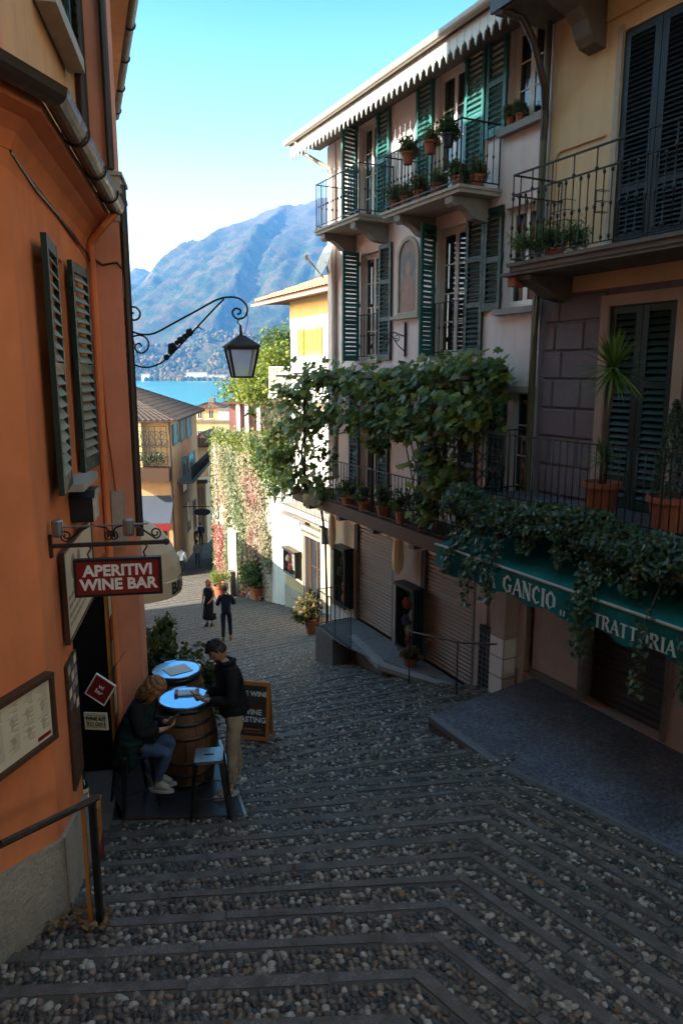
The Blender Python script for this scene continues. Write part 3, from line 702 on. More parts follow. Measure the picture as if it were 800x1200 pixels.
# ================================================================== LEFT: orange wine-bar building
ob = building('orange_building', 'orange stuccoed building with dark green shutters and wine bar doorway left of stairs', LEFT.w(-1.5, 0, -5.2))
SW0, SW1 = -1.79, -1.17; SE = -3.40
facade(ob, 'wall', LEFT, SE, -.0, -5.9, 1.5, [(SW0, SW1, -.92, .97, .28), (-3.16, -1.02, -5.3, -2.02, 1.4)], M['orange'], T=3.0)
facade(ob, 'wall', LEFTB, 0.0, 15, -5.4, 1.5, [], M['orange'], T=1.2)
facade(ob, 'upper_wall', LEFT, SE, 0, 1.5, 10.6, [(-2.62, -1.52, 2.98, 5.2, .25)], M['orange_up'], T=2.7, off=-.02)
facade(ob, 'upper_wall', LEFTB, 0, 15, 1.5, 10.6, [], M['orange_up'], T=1.1, off=-.02)
part('corner_stripe', MB().box(-.16, .0, -.018, .004, 1.8, 10.5).to(LEFT), M['salmon'], ob)
# plinth of rough render, following the stairs, on both walls
pm = MB()
for (W, sa, sb, oa) in ((LEFTB, 0, 2.6, .035), (LEFT, -1.02, 0, .035)):
    z = (lambda s: -3.50+.26*s) if W is LEFTB else (lambda s: -3.50+.25*s)
    pm.add([tuple(W.w(sa,oa,-5.6)), tuple(W.w(sb,oa,-5.6)), tuple(W.w(sb,oa,z(sb))), tuple(W.w(sa,oa,z(sa))), tuple(W.w(sa,-.02,-5.6)), tuple(W.w(sb,-.02,-5.6)), tuple(W.w(sb,-.02,z(sb))), tuple(W.w(sa,-.02,z(sa)))],
      [(0,1,2,3),(2,3,7,6),(0,3,7,4),(1,2,6,5)])
part('plinth', pm, M['grey_render'], ob)
# cove and gutter under the eave
prof = [(0, 1.30), (.03, 1.40), (.08, 1.50), (.15, 1.575), (.25, 1.615), (.25, 1.70), (-.02, 1.72)]
def corner(o):
    k = math.tan(R((15+10.4)/2)); return LEFT.w(-o*k*-1 if False else o*k*-1*-1*0, o, 0)
def sweep(prof, sA, sB, name, mat, parent, smooth=False):
    mb = MB(); n = len(prof); kk = math.tan(R((15+10.4)/2))
    rows = []
    for W, s in ((LEFTB, sA), (None, 0), (LEFT, sB)):
        row = []
        for o, z in prof:
            if W is None: p = LEFT.w(kk*o, o, z)
            else: p = W.w(s, o, z)
            row.append(tuple(p))
        rows.append(row)
    for i in range(2): mb.add(rows[i]+rows[i+1], [(k, (k+1) % n, n+(k+1) % n, n+k) for k in range(n)])
    mb.add(rows[2], [tuple(range(n))]); mb.add(rows[0], [tuple(range(n))])
    return part(name, mb, mat, parent, smooth)
kk = math.tan(R((15+10.4)/2))
# which sign joins the two offset lines
if (LEFT.w(kk*.3, .3, 0)-LEFTB.w(-kk*.3, .3, 0)).length > .01: kk = -kk
def sweep2(prof, sA, sB, name, mat, parent, smooth=False):
    mb = MB(); n = len(prof); rows = [[tuple(LEFTB.w(sA, o, z)) for o, z in prof], [tuple(LEFT.w(kk*o, o, z)) for o, z in prof], [tuple(LEFT.w(sB, o, z)) for o, z in prof]]
    for i in range(2): mb.add(rows[i]+rows[i+1], [(k, (k+1) % n, n+(k+1) % n, n+k) for k in range(n)])
    mb.add(rows[2], [tuple(range(n))]); mb.add(rows[0], [tuple(range(n))])
    return part(name, mb, mat, parent, smooth)
sweep2(prof, 6, SE+.02, 'cornice', M['orange'], ob)
g0 = [(.335+.085*math.cos(a), 1.735+.085*math.sin(a)) for a in np.linspace(math.pi, 2*math.pi, 9)]
gut = sweep2(g0+[(.425, 1.755), (.41, 1.755), (.40, 1.70), (.335, 1.67), (.27, 1.70), (.255, 1.755)], 6, SE+.15, 'gutter', M['gutter'], ob)
for s in (-.75, -1.7, -2.6):
    part('bracket', MB().tube([LEFT.w(s, .335+.095*math.cos(a), 1.735+.095*math.sin(a)) for a in np.linspace(math.pi*.9, 2.08*math.pi, 10)], .009, 5), M['rust_iron'], gut)
part('downpipe', MB().tube([LEFT.w(SE+.22, .33, 1.66), LEFT.w(SE+.24, .2, 1.52), LEFT.w(SE+.16, .05, 1.36), LEFT.w(SE+.10, .05, 1.1), LEFT.w(SE+.10, .05, -2.2), LEFT.w(SE+.1,.05,-4.9)], .04, 8), M['orange'], ob)
part('cable', MB().tube([LEFTB.w(2.5,.02,1.42), LEFT.w(-.02,.03,1.40), LEFT.w(-.8,.02,1.34), LEFT.w(-1.6,.02,1.33), LEFT.w(-2.5,.02,1.27), LEFT.w(-3.1,.03,1.24), LEFT.w(SE+.07,.03,1.15), LEFT.w(SE+.04,.02,-.9)], .013, 5), M['gutter'], ob)
part('cable', MB().tube([LEFTB.w(2.5,.02,1.46), LEFT.w(-.02,.03,1.44), LEFT.w(-.3,.02,1.39), LEFT.w(-1.2,.02,1.35), LEFT.w(-2.4,.02,1.30), LEFT.w(-3.2,.03,1.22)], .008, 5), M['rust_iron'], ob)
# window with two flat-open leaves and sill
french(ob, LEFT, SW0, SW1, -.9, .96, off=-.22, mat=M['brown_wood'], panes=3, leaves=1)
sw = (SW1-SW0)
shutter(ob, LEFT, SW1+.02, .035, -.93, .66, 1.92, ang=4, dirn=1, mat=M['darkgreen'], smat=M['worn_slat'], pitch=.085)
shutter(ob, LEFT, SW0-.02, .035, -.93, .66, 1.92, ang=-4, dirn=-1, mat=M['darkgreen'], smat=M['worn_slat'], pitch=.085)
part('window_sill', MB().box(SW0-.12, SW1+.1, .002, .17, -.99, -.925).to(LEFT), M['stone_lt'], ob)
# upper window
part('window_sill', MB().box(-2.78, -1.36, .0, .16, 2.86, 2.98).to(LEFT), M['stone_lt'], ob)
french(ob, LEFT, -2.62, -1.52, 2.98, 5.2, off=-.2, mat=M['darkgreen'], panes=4, leaves=2)
shutter(ob, LEFT, -1.5, .03, 2.99, .56, 2.2, dirn=1, mat=M['darkgreen'], pitch=.085)
shutter(ob, LEFT, -2.64, .03, 2.99, .56, 2.2, dirn=-1, mat=M['darkgreen'], pitch=.085)
# jutting end of the facade: pilaster with stone capital, smooth shaft above
P0 = LEFT.w(SE, 0, 0)
JD = .345
def jut(o0, o1, s0, s1, z0, z1): return MB().box(s0, s1, o0, o1, z0, z1).to(LEFT)
part('pilaster', jut(-.3, JD, SE-.6, SE-.001, -5.9, 1.62), M['salmon'], ob)
part('pilaster', jut(-.3, JD-.03, SE-.58, SE-.004, 2.12, 10.6), M['salmon'], ob)
cap = part('capital', jut(-.3, JD+.015, SE-.6, SE+.012, 1.62, 1.70), M['stone_lt'], ob)
for z0, z1, e in ((1.70,1.86,.0),(1.86,1.90,.03),(1.90,1.95,.05),(1.95,2.08,.035),(2.08,2.12,.06)):
    part('moulding', jut(-.3, JD+e, SE-.6, SE+e-.002, z0+.001, z1), M['stone_lt'], cap)
part('downpipe', MB().tube([LEFT.w(SE+.06,.055,10.4), LEFT.w(SE+.06,.055,1.8)], .05, 8), M['gutter'], ob)
part('downpipe', MB().tube([LEFT.w(SE+.05,JD-.05,10.4), LEFT.w(SE+.05,JD-.05,2.14)], .042, 8), M['gutter'], ob)
part('downpipe', MB().tube([LEFT.w(SE-.03,JD+.045,2.0), LEFT.w(SE-.03,JD+.045,-1.9)], .045, 8), M['gutter'], ob)
part('cable', MB().tube([LEFT.w(SE+.02,.02,1.25), LEFT.w(SE+.016,.15,1.16), LEFT.w(SE+.016,.3,1.19), LEFT.w(SE-.02,JD+.02,1.1), LEFT.w(SE-.02,JD+.02,.6)], .012, 5), M['gutter'], ob)
part('cable', MB().tube([LEFT.w(SE+.016,.06,1.15), LEFT.w(SE+.016,.08,.2), LEFT.w(SE+.016,.10,-.6), LEFT.w(SE+.016,.16,-1.4)], .011, 5), M['orange'], ob)
part('junction_box', MB().box(SE-.08, SE-.0, JD+.01, JD+.07, .82, 1.05).to(LEFT), M['stone_lt'], ob)
part('meter_box', MB().box(SE+.005, SE+.10, .10, .24, -2.0, -1.35).to(LEFT), M['stone_lt'], ob)
# door frame and lamp box over it
part('door_frame', MB().box(-3.16, -3.09, -.02, .03, -5.2, -2.02).to(LEFT).add([], []), M['orange_wood'], ob)
lb = MB(); lb.box(-1.62, -1.30, .01, .20, -1.30, -1.08); lb.prism([(-1.64,-1.08),(-1.28,-1.08),(-1.34,-1.02),(-1.58,-1.02)], .0, .22)
part('lamp_box', lb.to(LEFT), M['blackpaint'], ob)
part('threshold', MB().box(-3.2, -.98, -.6, .06, -5.4, -4.71).to(LEFT), M['stone_dk'], ob)
# second, taller building behind the pilaster, edge-on to the camera
B2 = Wall(LEFT.w(SE-.05, JD-.02, 0).x, LEFT.w(SE-.05, JD-.02, 0).y, -19.5, -1)
b2 = building('tall_corner_building', 'tall salmon building with a brown gutter at the sky edge beyond the orange one', B2.w(-4, 0, -7))
facade(b2, 'wall', B2, -7.0, -.62, -9, 4.95, [], M['salmon'], T=5)
rf = MB(); rf.prism([(.46, 4.87), (.46, 4.95), (-3.9, 9.3), (-8.5, 4.95), (-8.5, 4.87)], -7.3, -.62, 'x'); part('roof', rf.to(B2), M['tile_roof'], b2)
gp = [(.50+.07*math.cos(a), 4.93+.07*math.sin(a)) for a in np.linspace(math.pi, 2*math.pi, 8)]+[(.57, 4.95), (.43, 4.95)]
gt = part('gutter', MB().prism(gp, -7.3, -.3, 'x').to(B2), M['gutter'], b2)
for s in (-6.9, -5.7, -4.4, -3.2, -2): part('bracket', MB().tube([B2.w(s, .50+.08*math.cos(a), 4.93+.08*math.sin(a)) for a in np.linspace(math.pi*.9, 2.1*math.pi, 9)], .012, 5), M['rust_iron'], gt)
part('eave_board', MB().box(-7.2, -.62, .0, .42, 4.80, 4.865).to(B2), M['orange_up'], b2)

part('sun_blocker', MB().box(-2.35, -.12, -4.6, -.9, 4.9, 11.2).to(B2), M['orange_up'], b2)  # added unseen block, keeps the sun off the yellow wall
part('rear_sun_blocker', MB().box(-9.4, -7.05, -5, -1.4, -12, 6.2).to(B2), M['salmon'], b2)  # added unseen block, shades the vine and lower pink wall
# ================================================================== RIGHT: pink house
W = PINK
pk = building('pink_house', 'tall pale pink house with green shutters, two iron balconies and a painted wall niche', W.w(4, 0, -6))
H3 = [(5.15,6.0,3.16,5.22,.22), (2.1,3.05,3.0,5.28,.22), (.16,.96,3.84,5.28,.22)]
H2 = [(5.0,5.9,.28,2.56,.2), (1.93,2.9,.30,2.6,.2), (.12,.92,1.04,2.62,.2)]
H1 = [(5.0,5.85,-2.84,-.5,.2), (1.95,2.85,-2.84,-.5,.2), (.10,.66,-2.5,-.25,.2)]
H0 = [(4.27,5.98,-5.95,-3.52,.12), (1.36,3.05,-5.95,-3.45,.12)]
facade(pk, 'wall', W, 0, 7.5, -9, 5.75, H3+H2+H1+H0, M['pinkwall'], T=6)
for h in H3+H2: french(pk, W, h[0], h[1], h[2], h[3], off=-.14, panes=4 if h[3]-h[2] > 1.9 else 3, leaves=2)
for h in H1: french(pk, W, h[0], h[1], h[2], h[3], off=-.14, panes=4, leaves=1 if h[1]-h[0] < .7 else 2)
G = M['greenpaint']; TL = M['tealpaint']
# third floor leaves
shutter(pk, W, 5.13, .02, 3.17, .52, 2.25, 0, -1, G, pitch=.085); shutter(pk, W, 6.02, .04, 3.17, .45, 2.25, 104, 1, G, pitch=.085)
shutter(pk, W, 2.08, .02, 3.02, .55, 2.45, 0, -1, G, pitch=.085); shutter(pk, W, 3.07, .02, 3.02, .52, 2.42, 2, 1, G, pitch=.085)
shutter(pk, W, .98, .02, 3.80, .50, 1.62, 0, 1, G, pitch=.085, rails=(.5,))
# second floor leaves: flat ones darker green for shade, swung ones lighter for reflected sky
shutter(pk, W, 4.98, .02, .26, .50, 2.38, 0, -1, M['darkgreen'], pitch=.085, rails=(.36,.68)); shutter(pk, W, 5.92, .04, .26, .46, 2.36, 99, 1, G, pitch=.085, rails=(.36,.68))
shutter(pk, W, 1.91, .02, .30, .50, 2.40, 0, -1, M['darkgreen'], pitch=.085, rails=(.36,.68)); shutter(pk, W, 2.92, .04, .30, .46, 2.38, 112, 1, G, pitch=.085, rails=(.36,.68))
shutter(pk, W, .94, .02, 1.03, .46, 1.66, 0, 1, M['darkgreen'], pitch=.085)
# first floor leaves behind the vine
for hs, d in ((4.98,-1),(5.87,1),(1.93,-1),(2.87,1),(.68,1)): shutter(pk, W, hs, .02, -2.8, .46, 2.3, 0, d, M['darkgreen'], pitch=.095)
# sills
part('window_sill', MB().box(.05, 1.05, -.04, .13, .94, 1.035).to(W), M['stone'], pk)
part('window_sill', MB().box(.05, 1.08, -.04, .13, 3.72, 3.83).to(W), M['stone'], pk)
part('string_course', MB().box(0.002, 7.46, .001, .018, -.32, -.22).to(W), M['stone_lt'], pk)
for s, z in ((4.98,.28),(1.9,.30)):
    part('doorsill', MB().box(s-.02, s+1.02, -.1, .08, z-.07, z-.004).to(W), M['stone_lt'], pk)
    railing(pk, [W.w(s+.03,.05,z), W.w(s+.94,.05,z)], .98, .14, (.5,), .008)
# eave: soffit, roof slope, gutter, pointed valance
rf = MB(); rf.prism([(.86,5.30),(.86,5.36),(-5.8,8.2),(-6.4,5.75),(-.05,5.62)], -.02, 7.98, 'x'); part('roof', rf.to(W), M['tile_roof'], pk)
part('soffit', MB().box(-.01, 7.95, .003, .82, 5.24, 5.295).to(W), M['stone_dk'], pk)
gp = [(.87+.075*math.cos(a), 5.31+.075*math.sin(a)) for a in np.linspace(math.pi, 2*math.pi, 8)]+[(.945, 5.34), (.795, 5.34)]
gt = part('gutter', MB().prism(gp, -.03, 8.02, 'x').to(W), M['gutter_lt'], pk)
poly = [(-.02, 5.235), (7.96, 5.235)]; tw = .19; x = 7.96
while x > .1:
    poly += [(x, 5.04), (x-tw*.12, 4.98), (x-tw*.36, 4.92), (x-tw*.5, 4.87), (x-tw*.64, 4.92), (x-tw*.88, 4.98)]; x -= tw
vb = MB()
x = -.02
while x < 7.9:    # each pointed tooth board
    vb.prism([(x+.004,5.235),(x+tw-.004,5.235),(x+tw-.004,5.05),(x+tw*.82,4.99),(x+tw*.70,5.0),(x+tw*.5,4.87),(x+tw*.30,5.0),(x+tw*.18,4.99),(x+.004,5.05)], .76, .785); x += tw
part('valance', vb.to(W), M['whitepaint'], pk, kind='stuff')
part('downpipe', MB().tube([W.w(7.55,.82,5.26), W.w(7.5,.72,5.02), W.w(7.12,.14,4.62), W.w(7.1,.09,4.4), W.w(7.08,.09,.6), W.w(7.08,.09,-2.6)], .05, 8), M['gutter_lt'], pk)
part('quoin', MB().box(7.1, 7.505, .002, .03, -2.9, 5.2).to(W), M['pinkwall'], pk)
part('chimney', MB().box(1.2, 2.2, -2.2, -1.5, 6.0, 7.6).to(W), M['white'], pk)
# stone balconies
def balcony(s0, s1, z, o, corbels, h=.95):
    sl = MB(); sl.box(s0, s1, .001, o, z-.11, z-.045); sl.box(s0-.03, s1+.03, .001, o+.03, z-.045, z)
    b_ = part('balcony', sl.to(W), M['stone_lt'], pk)
    for c in corbels:
        prof = [(.002,z-.115),(o-.03,z-.115),(o-.03,z-.22),(o-.10,z-.27),(o-.22,z-.25),(o-.36,z-.31),(o-.5,z-.43),(.12,z-.47),(.002,z-.47)]
        part('corbel', MB().prism(prof, c-.10, c+.10, 'x').to(W), M['stone'], b_)
    railing(b_, [W.w(s1-.02,.03,z), W.w(s1-.02,o-.02,z), W.w(s0+.02,o-.02,z), W.w(s0+.02,.03,z)], h, .115, (.45,), .0075)
    return b_
balcony(4.46, 6.50, 3.12, .82, (4.78, 6.2)); balcony(1.08, 3.52, 2.95, .82, (1.42, 3.05), .98)
# painted niche: arched frame, faded picture (a plain generic figure), ledge
def arch(s0, s1, z0, z1, n=10):
    c, r_ = (s0+s1)/2, (s1-s0)/2; return [(s0,z0),(s1,z0)]+[(c+r_*math.cos(a), z1-r_+r_*math.sin(a)) for a in np.linspace(0, math.pi, n)]
A_, B_ = arch(3.48, 4.28, 1.16, 2.66), arch(3.56, 4.20, 1.2, 2.58)
mb = MB(); n = len(A_)
mb.add([(x,.035,z) for x, z in A_]+[(x,.035,z) for x, z in B_]+[(x,.0,z) for x, z in A_]+[(x,.0,z) for x, z in B_],
  [(i,(i+1)%n,n+(i+1)%n,n+i) for i in range(n)]+[(i,(i+1)%n,2*n+(i+1)%n,2*n+i) for i in range(n)]+[(n+i,n+(i+1)%n,3*n+(i+1)%n,3*n+i) for i in range(n)])
ni = part('niche', mb.to(W), M['stone_lt'], pk)
m, t, b = nodes('faded_fresco'); c1 = ramp(t, noise(t, 3.2, 5, .6), [(.3,(.16,.13,.12)),(.45,(.30,.22,.18)),(.58,(.22,.23,.25)),(.75,(.40,.31,.25))])
t.links.new(c1, b.inputs['Base Color']); b.inputs['Roughness'].default_value = .8; M['fresco'] = m
part('painting', MB().prism(B_, .001, .006).to(W), M['fresco'], ni)
fg = MB(); fg.prism([(3.66,1.22),(4.1,1.22),(4.14,1.55),(4.02,1.86),(3.96,1.93),(3.80,1.93),(3.74,1.86),(3.62,1.55)], .006, .010); part('painted_robe', fg.to(W), M['paint1'] if 'paint1' in M else plain('faded_rose', (.36,.22,.18), .8, 0, .4, 7), ni)
fg = MB(); fg.prism([(3.88+.10*math.cos(a), 2.06+.14*math.sin(a)) for a in np.linspace(0, 6.28, 14)[:-1]], .006, .011); part('painted_head', fg.to(W), plain('faded_flesh', (.40,.27,.20), .8, 0, .3, 9), ni)
fg = MB(); fg.prism([(3.88+.25*math.cos(a), 2.08+.27*math.sin(a)) for a in np.linspace(0, 6.28, 18)[:-1]], .0061, .0075); part('painted_halo', fg.to(W), plain('faded_blue', (.20,.20,.22), .8, 0, .35, 8), ni)
part('ledge', MB().box(3.36, 4.40, .001, .12, 1.07, 1.14).to(W), M['stone_lt'], ni)
part('plaque', MB().box(3.9, 4.12, .001, .03, 4.28, 4.62).to(W), M['cream_board'], pk)
# terrace over the shops with its railing and posts
tr = MB(); tr.box(.55, 7.5, .001, 1.0, -3.02, -2.86); tr.box(.55, 7.5, .9, 1.03, -3.10, -2.84)
ter = part('terrace', tr.to(W), M['brown_wood'], pk)
railing(ter, [W.w(7.46,.97,-2.86), W.w(.58,.97,-2.86), W.w(.58,.03,-2.86)], .95, .13, (), .008)
for s in (2, 3.5, 5, 6.6): part('beam_end', MB().box(s-.08, s+.08, .02, 1.02, -3.2, -3.1).to(W), M['stone_dk'], ter)
# trellis at its near end
tl = MB()
for k in range(9):
    tl.bar(W.w(.62,.95-.0,-2.8+.28*k-.4), W.w(.62,.1,-2.8+.28*k+.45), .022, .012); tl.bar(W.w(.63,.1,-2.8+.28*k-.4), W.w(.63,.95,-2.8+.28*k+.45), .022, .012)
    if k < 6: tl.bar(W.w(.7+.2*k,.975,-2.8), W.w(1.4+.2*k,.975,-1.1), .02, .012); tl.bar(W.w(1.4+.2*k,.985,-2.8), W.w(.7+.2*k,.985,-1.1), .02, .012)
part('trellis', tl, M['darkgreen'], pk, kind='stuff')
pgm = MB()
for s in (.7, 3.6, 6.9): pgm.bar(W.w(s,.95,-2.8), W.w(s,.95,-.1), .06); pgm.bar(W.w(s,.95,-.12), W.w(s,.02,.05), .05)
pgm.bar(W.w(.5,.95,-.08), W.w(8.6,.95,-.08), .05); pgm.bar(W.w(.5,.5,-.02), W.w(8.6,.5,-.02), .04)
pg = part('pergola', pgm, M['rust_iron'], pk)
# roller shutters of the shops
def roller(s0, s1, z0, z1, off, mat, pitch=.085, parent=pk, W=W):
    fr = MB(); fr.box(s0-.07, s0, off-.05, .03, z0, z1+.02); fr.box(s1, s1+.07, off-.05, .03, z0, z1+.02); fr.box(s0, s1, off-.05, .03, z1, z1+.14)
    o = part('roller_shutter', fr.to(W), M['stone_dk'], parent)
    L = s1-s0-.012; P = [(-.0,-.5),(.020,-.40),(.028,-.1),(.024,.2),(.006,.40),(.0,.5),(-.012,.5),(-.012,-.5)]
    me = MB().prism([(y, z*pitch*.98) for y, z in P], -L/2, L/2, 'x').mesh('slat', mat)
    n = int((z1-z0)/pitch)
    for k in range(n): part('slat', me, None, o, loc=W.w((s0+s1)/2, off, z0+pitch*(k+.5)), rot=W.rot)
    return o
roller(4.30, 5.95, -5.93, -3.52, -.06, M['roller']); roller(1.39, 3.02, -5.93, -3.45, -.06, M['roller'])
for s0, s1 in ((.95,1.28), (3.12,4.2), (6.05,7.4)): part('shop_pier', MB().box(s0, s1, .001, .05, -5.94, -3.3).to(W), M['dim_plaster'] if s0 < 6 else M['pinkwarm'], pk)
# scalloped cloth valance under the terrace
vb = MB(); x = 1.0
while x < 7.2:
    vb.prism([(x,-3.04),(x+.46,-3.04),(x+.46,-3.30)]+[(x+.46-.23*(1-math.cos(a)), -3.30-.11*math.sin(a)) for a in np.linspace(.3, 2.84, 7)]+[(x,-3.30)], .42, .43); x += .462
part('shop_valance', vb.to(W), M['cream_cloth'], pk, kind='stuff')
part('hanging_cloth', MB().lathe([(.03,0),(.10,.1),(.13,.35),(.10,.75),(.05,.95)], W.w(3.55,.35,-4.15), 8), M['cream_cloth'], pk)
part('hanging_cloth', MB().lathe([(.02,0),(.07,.15),(.10,.4),(.08,.75),(.05,.95)], W.w(6.65,.35,-4.3), 8), M['cream_cloth'], pk)
# ------------------------------------------------------------------ white and yellow house beyond
W = WHT
wh = building('white_house', 'small white and yellow house with tiled eave, yellow shutters and a shop below', W.w(9.5, 0, -7))
facade(wh, 'wall', W, 5.9, 9.95, -3.3, 2.2, [(8.3,9.0,.45,1.12,.12)], M['white'], T=4, off=-.02)
part('eave_shade_band', MB().box(5.95, 9.94, -.018, .004, 1.2, 1.95).to(W), M['yellow2'], wh)  # shade under the eave, put into the wall as a yellow band
facade(wh, 'lower_wall', W, 5.9, 11.6, -9, -3.3, [(8.0,9.1,-6.5,-4.2,.25)], M['white'], T=3, off=.0)
part('shop_front', MB().box(9.12, 10.45, .002, .04, -6.2, -4.42).to(W), M['yellow'], wh); part('shop_front', MB().box(6.2, 7.98, .002, .04, -6.2, -4.2).to(W), M['yellow'], wh); part('shop_plinth', MB().box(9.12, 10.45, .002, .06, -8, -6.2).to(W), M['grey_render'], wh)
part('shop_lintel', MB().box(7.98, 9.12, .002, .04, -4.2, -3.75).to(W), M['yellow'], wh)
french(wh, W, 8.02, 9.08, -6.4, -4.22, off=-.15, mat=M['brown_wood'], panes=2, leaves=2, parent_name='shop_door')
for hs, d in ((8.29,-1),(9.01,1)): shutter(wh, W, hs, 0.0, .445, .52, .94, 0, d, M['yellowpaint'], pitch=.07, rails=())
shutter(wh, W, 8.3, -.04, .455, .46, .90, 0, 1, M['yellowpaint'], pitch=.07, rails=()); shutter(wh, W, 9.0, -.04, .455, .46, .90, 0, -1, M['yellowpaint'], pitch=.07, rails=())
rf = MB(); rf.prism([(.66,1.86),(.66,1.93),(-3.5,3.4),(-3.6,1.9),(-.1,1.9)], 6.0, 10.9, 'x'); rfo = part('roof', rf.to(W), M['tile_roof'], wh)
tb = MB()
for k in range(26):
    s = 6.1+k*.182
    for q in range(5):
        o0, o1 = .72-q*.45, .72-(q+1)*.45-.05; z0, z1 = 1.95+(.66-o0)*.353+.02, 1.95+(.66-o1)*.353
        vs = []; 
        for (o_, z_) in ((o0, z0), (o1, z1)):
            for a in np.linspace(0, math.pi, 5): vs.append((s+.075*math.cos(a), o_, z_+.06*math.sin(a)))
        tb.add(vs, [(i, i+1, 6+i, 5+i) for i in range(4)]+[(0,1,2,3,4)])
part('roof_tiles', tb.to(W), M['tile_lt'], rfo, kind='stuff')
part('gutter', MB().prism([(.70+.06*math.cos(a), 1.86+.06*math.sin(a)) for a in np.linspace(math.pi, 2*math.pi, 7)], 6.0, 10.95, 'x').to(W), M['gutter_lt'], wh)
bs = MB(); bs.box(5.6, 9.3, .0, .92, -.66, -.56); wb = part('balcony', bs.to(W), M['white'], wh)
railing(wb, [W.w(9.26,.02,-.56), W.w(9.26,.9,-.56), W.w(5.7,.9,-.56)], .95, .13, (), .009, mat=M['whitepaint'])
bs = MB(); bs.box(5.4, 8.75, .0, .92, -3.52, -3.42); wt = part('terrace', bs.to(W), M['stone_lt'], wh)
railing(wt, [W.w(8.72,.02,-3.42), W.w(8.72,.9,-3.42), W.w(5.4,.9,-3.42)], .7, .1, (), .008)
cp = MB(); cp.add([tuple(W.w(*p)) for p in ((7.6,.0,-3.45),(9.4,.0,-3.45),(9.0,.75,-3.72),(7.4,.75,-3.72),(7.6,.0,-3.49),(9.4,.0,-3.49),(9.0,.75,-3.76),(7.4,.75,-3.76))], [(0,1,2,3),(7,6,5,4),(0,4,5,1),(1,5,6,2),(2,6,7,3),(3,7,4,0)])
part('canopy', cp, M['stone_dk'], wh)
# ================================================================== RIGHT: yellow house with the trattoria
W = YEL
yh = building('yellow_house', 'yellow house with black balcony shutters and a trattoria under a green awning', W.w(-2, 0, -5))
HD = [(-2.52,-1.33,1.56,4.42,.14)]
facade(yh, 'wall', W, -17, -.04, 1.16, 7.5, HD, M['yellow'], T=5)
facade(yh, 'stone_storey', W, -17, -.04, -2.1, 1.16, [(-2.5,-1.40,-1.9,.9,.14)], M['rust_stone'], T=5, off=-.004)
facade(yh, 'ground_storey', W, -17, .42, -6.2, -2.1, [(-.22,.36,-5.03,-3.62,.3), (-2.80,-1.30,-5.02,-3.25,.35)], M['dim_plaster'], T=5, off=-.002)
# rusticated stone blocks of the first floor, each one a piece
random.seed(5)
rows_z = [-1.88,-1.42,-.98,-.54,-.10,.32,.74,1.14]
for k in range(len(rows_z)-1):
    cuts = [-1.36]+([-.68+random.uniform(-.25,.25)] if k % 2 == 0 else [-.95, -.38])+[-.14]
    for a, c in zip(cuts[:-1], cuts[1:]):
        part('stone_block', MB().hexa([W.w(a+.012,-.01,rows_z[k]+.012), W.w(c-.012,-.01,rows_z[k]+.012), W.w(c-.012,-.01,rows_z[k+1]-.012), W.w(a+.012,-.01,rows_z[k+1]-.012)],
          [W.w(a+.03,.022+random.uniform(0,.012),rows_z[k]+.03), W.w(c-.03,.022+random.uniform(0,.012),rows_z[k]+.03), W.w(c-.03,.022,rows_z[k+1]-.03), W.w(a+.03,.022,rows_z[k+1]-.03)]), M['rust_stone'], yh)
for k in range(3):
    for a, c in ((-3.4,-2.68),(-4.3,-3.42)): part('stone_block', MB().box(a, c, -.01, .025, -1.86+k*1.0, -.9+k*1.0).to(W), M['rust_stone'], yh)
part('door_surround', MB().box(-2.66,-2.51,.0,.04,-1.9,1.05).to(W), M['dim_plaster'], yh); part('door_surround', MB().box(-1.395,-1.26,.0,.04,-1.9,1.05).to(W), M['dim_plaster'], yh); part('door_surround', MB().box(-2.66,-1.26,.0,.041,.91,1.06).to(W), M['dim_plaster'], yh)
for hs, d in ((-2.49,1),(-1.41,-1)): shutter(yh, W, hs, -.05, -1.88, .535, 2.77, 0, d, M['darkgreen'], pitch=.085, rails=(.14,.62,), stile=.1)
part('door_surround', MB().box(-1.325,-1.24,.001,.03,1.56,4.5).to(W), M['stone_lt'], yh); part('door_surround', MB().box(-2.61,-2.53,.001,.03,1.56,4.5).to(W), M['stone_lt'], yh)
for hs, d in ((-2.51,1),(-1.34,-1)): shutter(yh, W, hs, -.05, 1.58, .58, 2.82, 0, d, M['blackpaint'], pitch=.06, rails=(.30,), stile=.1)
# conduit and small racks on the yellow wall
part('cable', MB().tube([W.w(-1.12,.02,3.2), W.w(-.55,.02,3.2), W.w(-.26,.02,3.2), W.w(-.18,.02,3.12), W.w(-.18,.02,1.6)], .016, 5), M['yellow'], yh)
for s0 in (-.32, -1.2):
    rk = MB()
    for q in range(3): rk.tube([W.w(s0,.02,2.45-.14*q), W.w(s0,.2,2.45-.14*q), W.w(s0-.32*(1 if s0 > -1 else .2),.2,2.45-.14*q), W.w(s0-.32*(1 if s0 > -1 else .2),.02,2.45-.14*q)], .006, 4)
    rk.bar(W.w(s0,.2,2.46), W.w(s0,.2,2.16), .01); part('wire_rack', rk, M['rust_iron'], yh)
# balcony
o = .94; z = 1.55
sl = MB(); sl.box(-7, -.34, .001, o, 1.43, 1.50); sl.box(-7, -.30, .001, o+.03, 1.50, z); sl.box(-7, -.12, .001, o-.02, 1.385, 1.43)
bb = part('balcony', sl.to(W), M['stone_dk'], yh)
for c in (-.5, -3.6):
    prof = [(.001,1.38),(.82,1.38),(.82,1.31),(.70,1.27),(.5,1.20),(.30,1.09),(.001,1.04)]; part('corbel', MB().prism(prof, c-.16, c+.16, 'x').to(W), M['stone_dk'], bb)
part('corbel_cap', MB().box(-.38,-.22,.62,.86,1.24,1.37).to(W), M['terracotta'], bb)
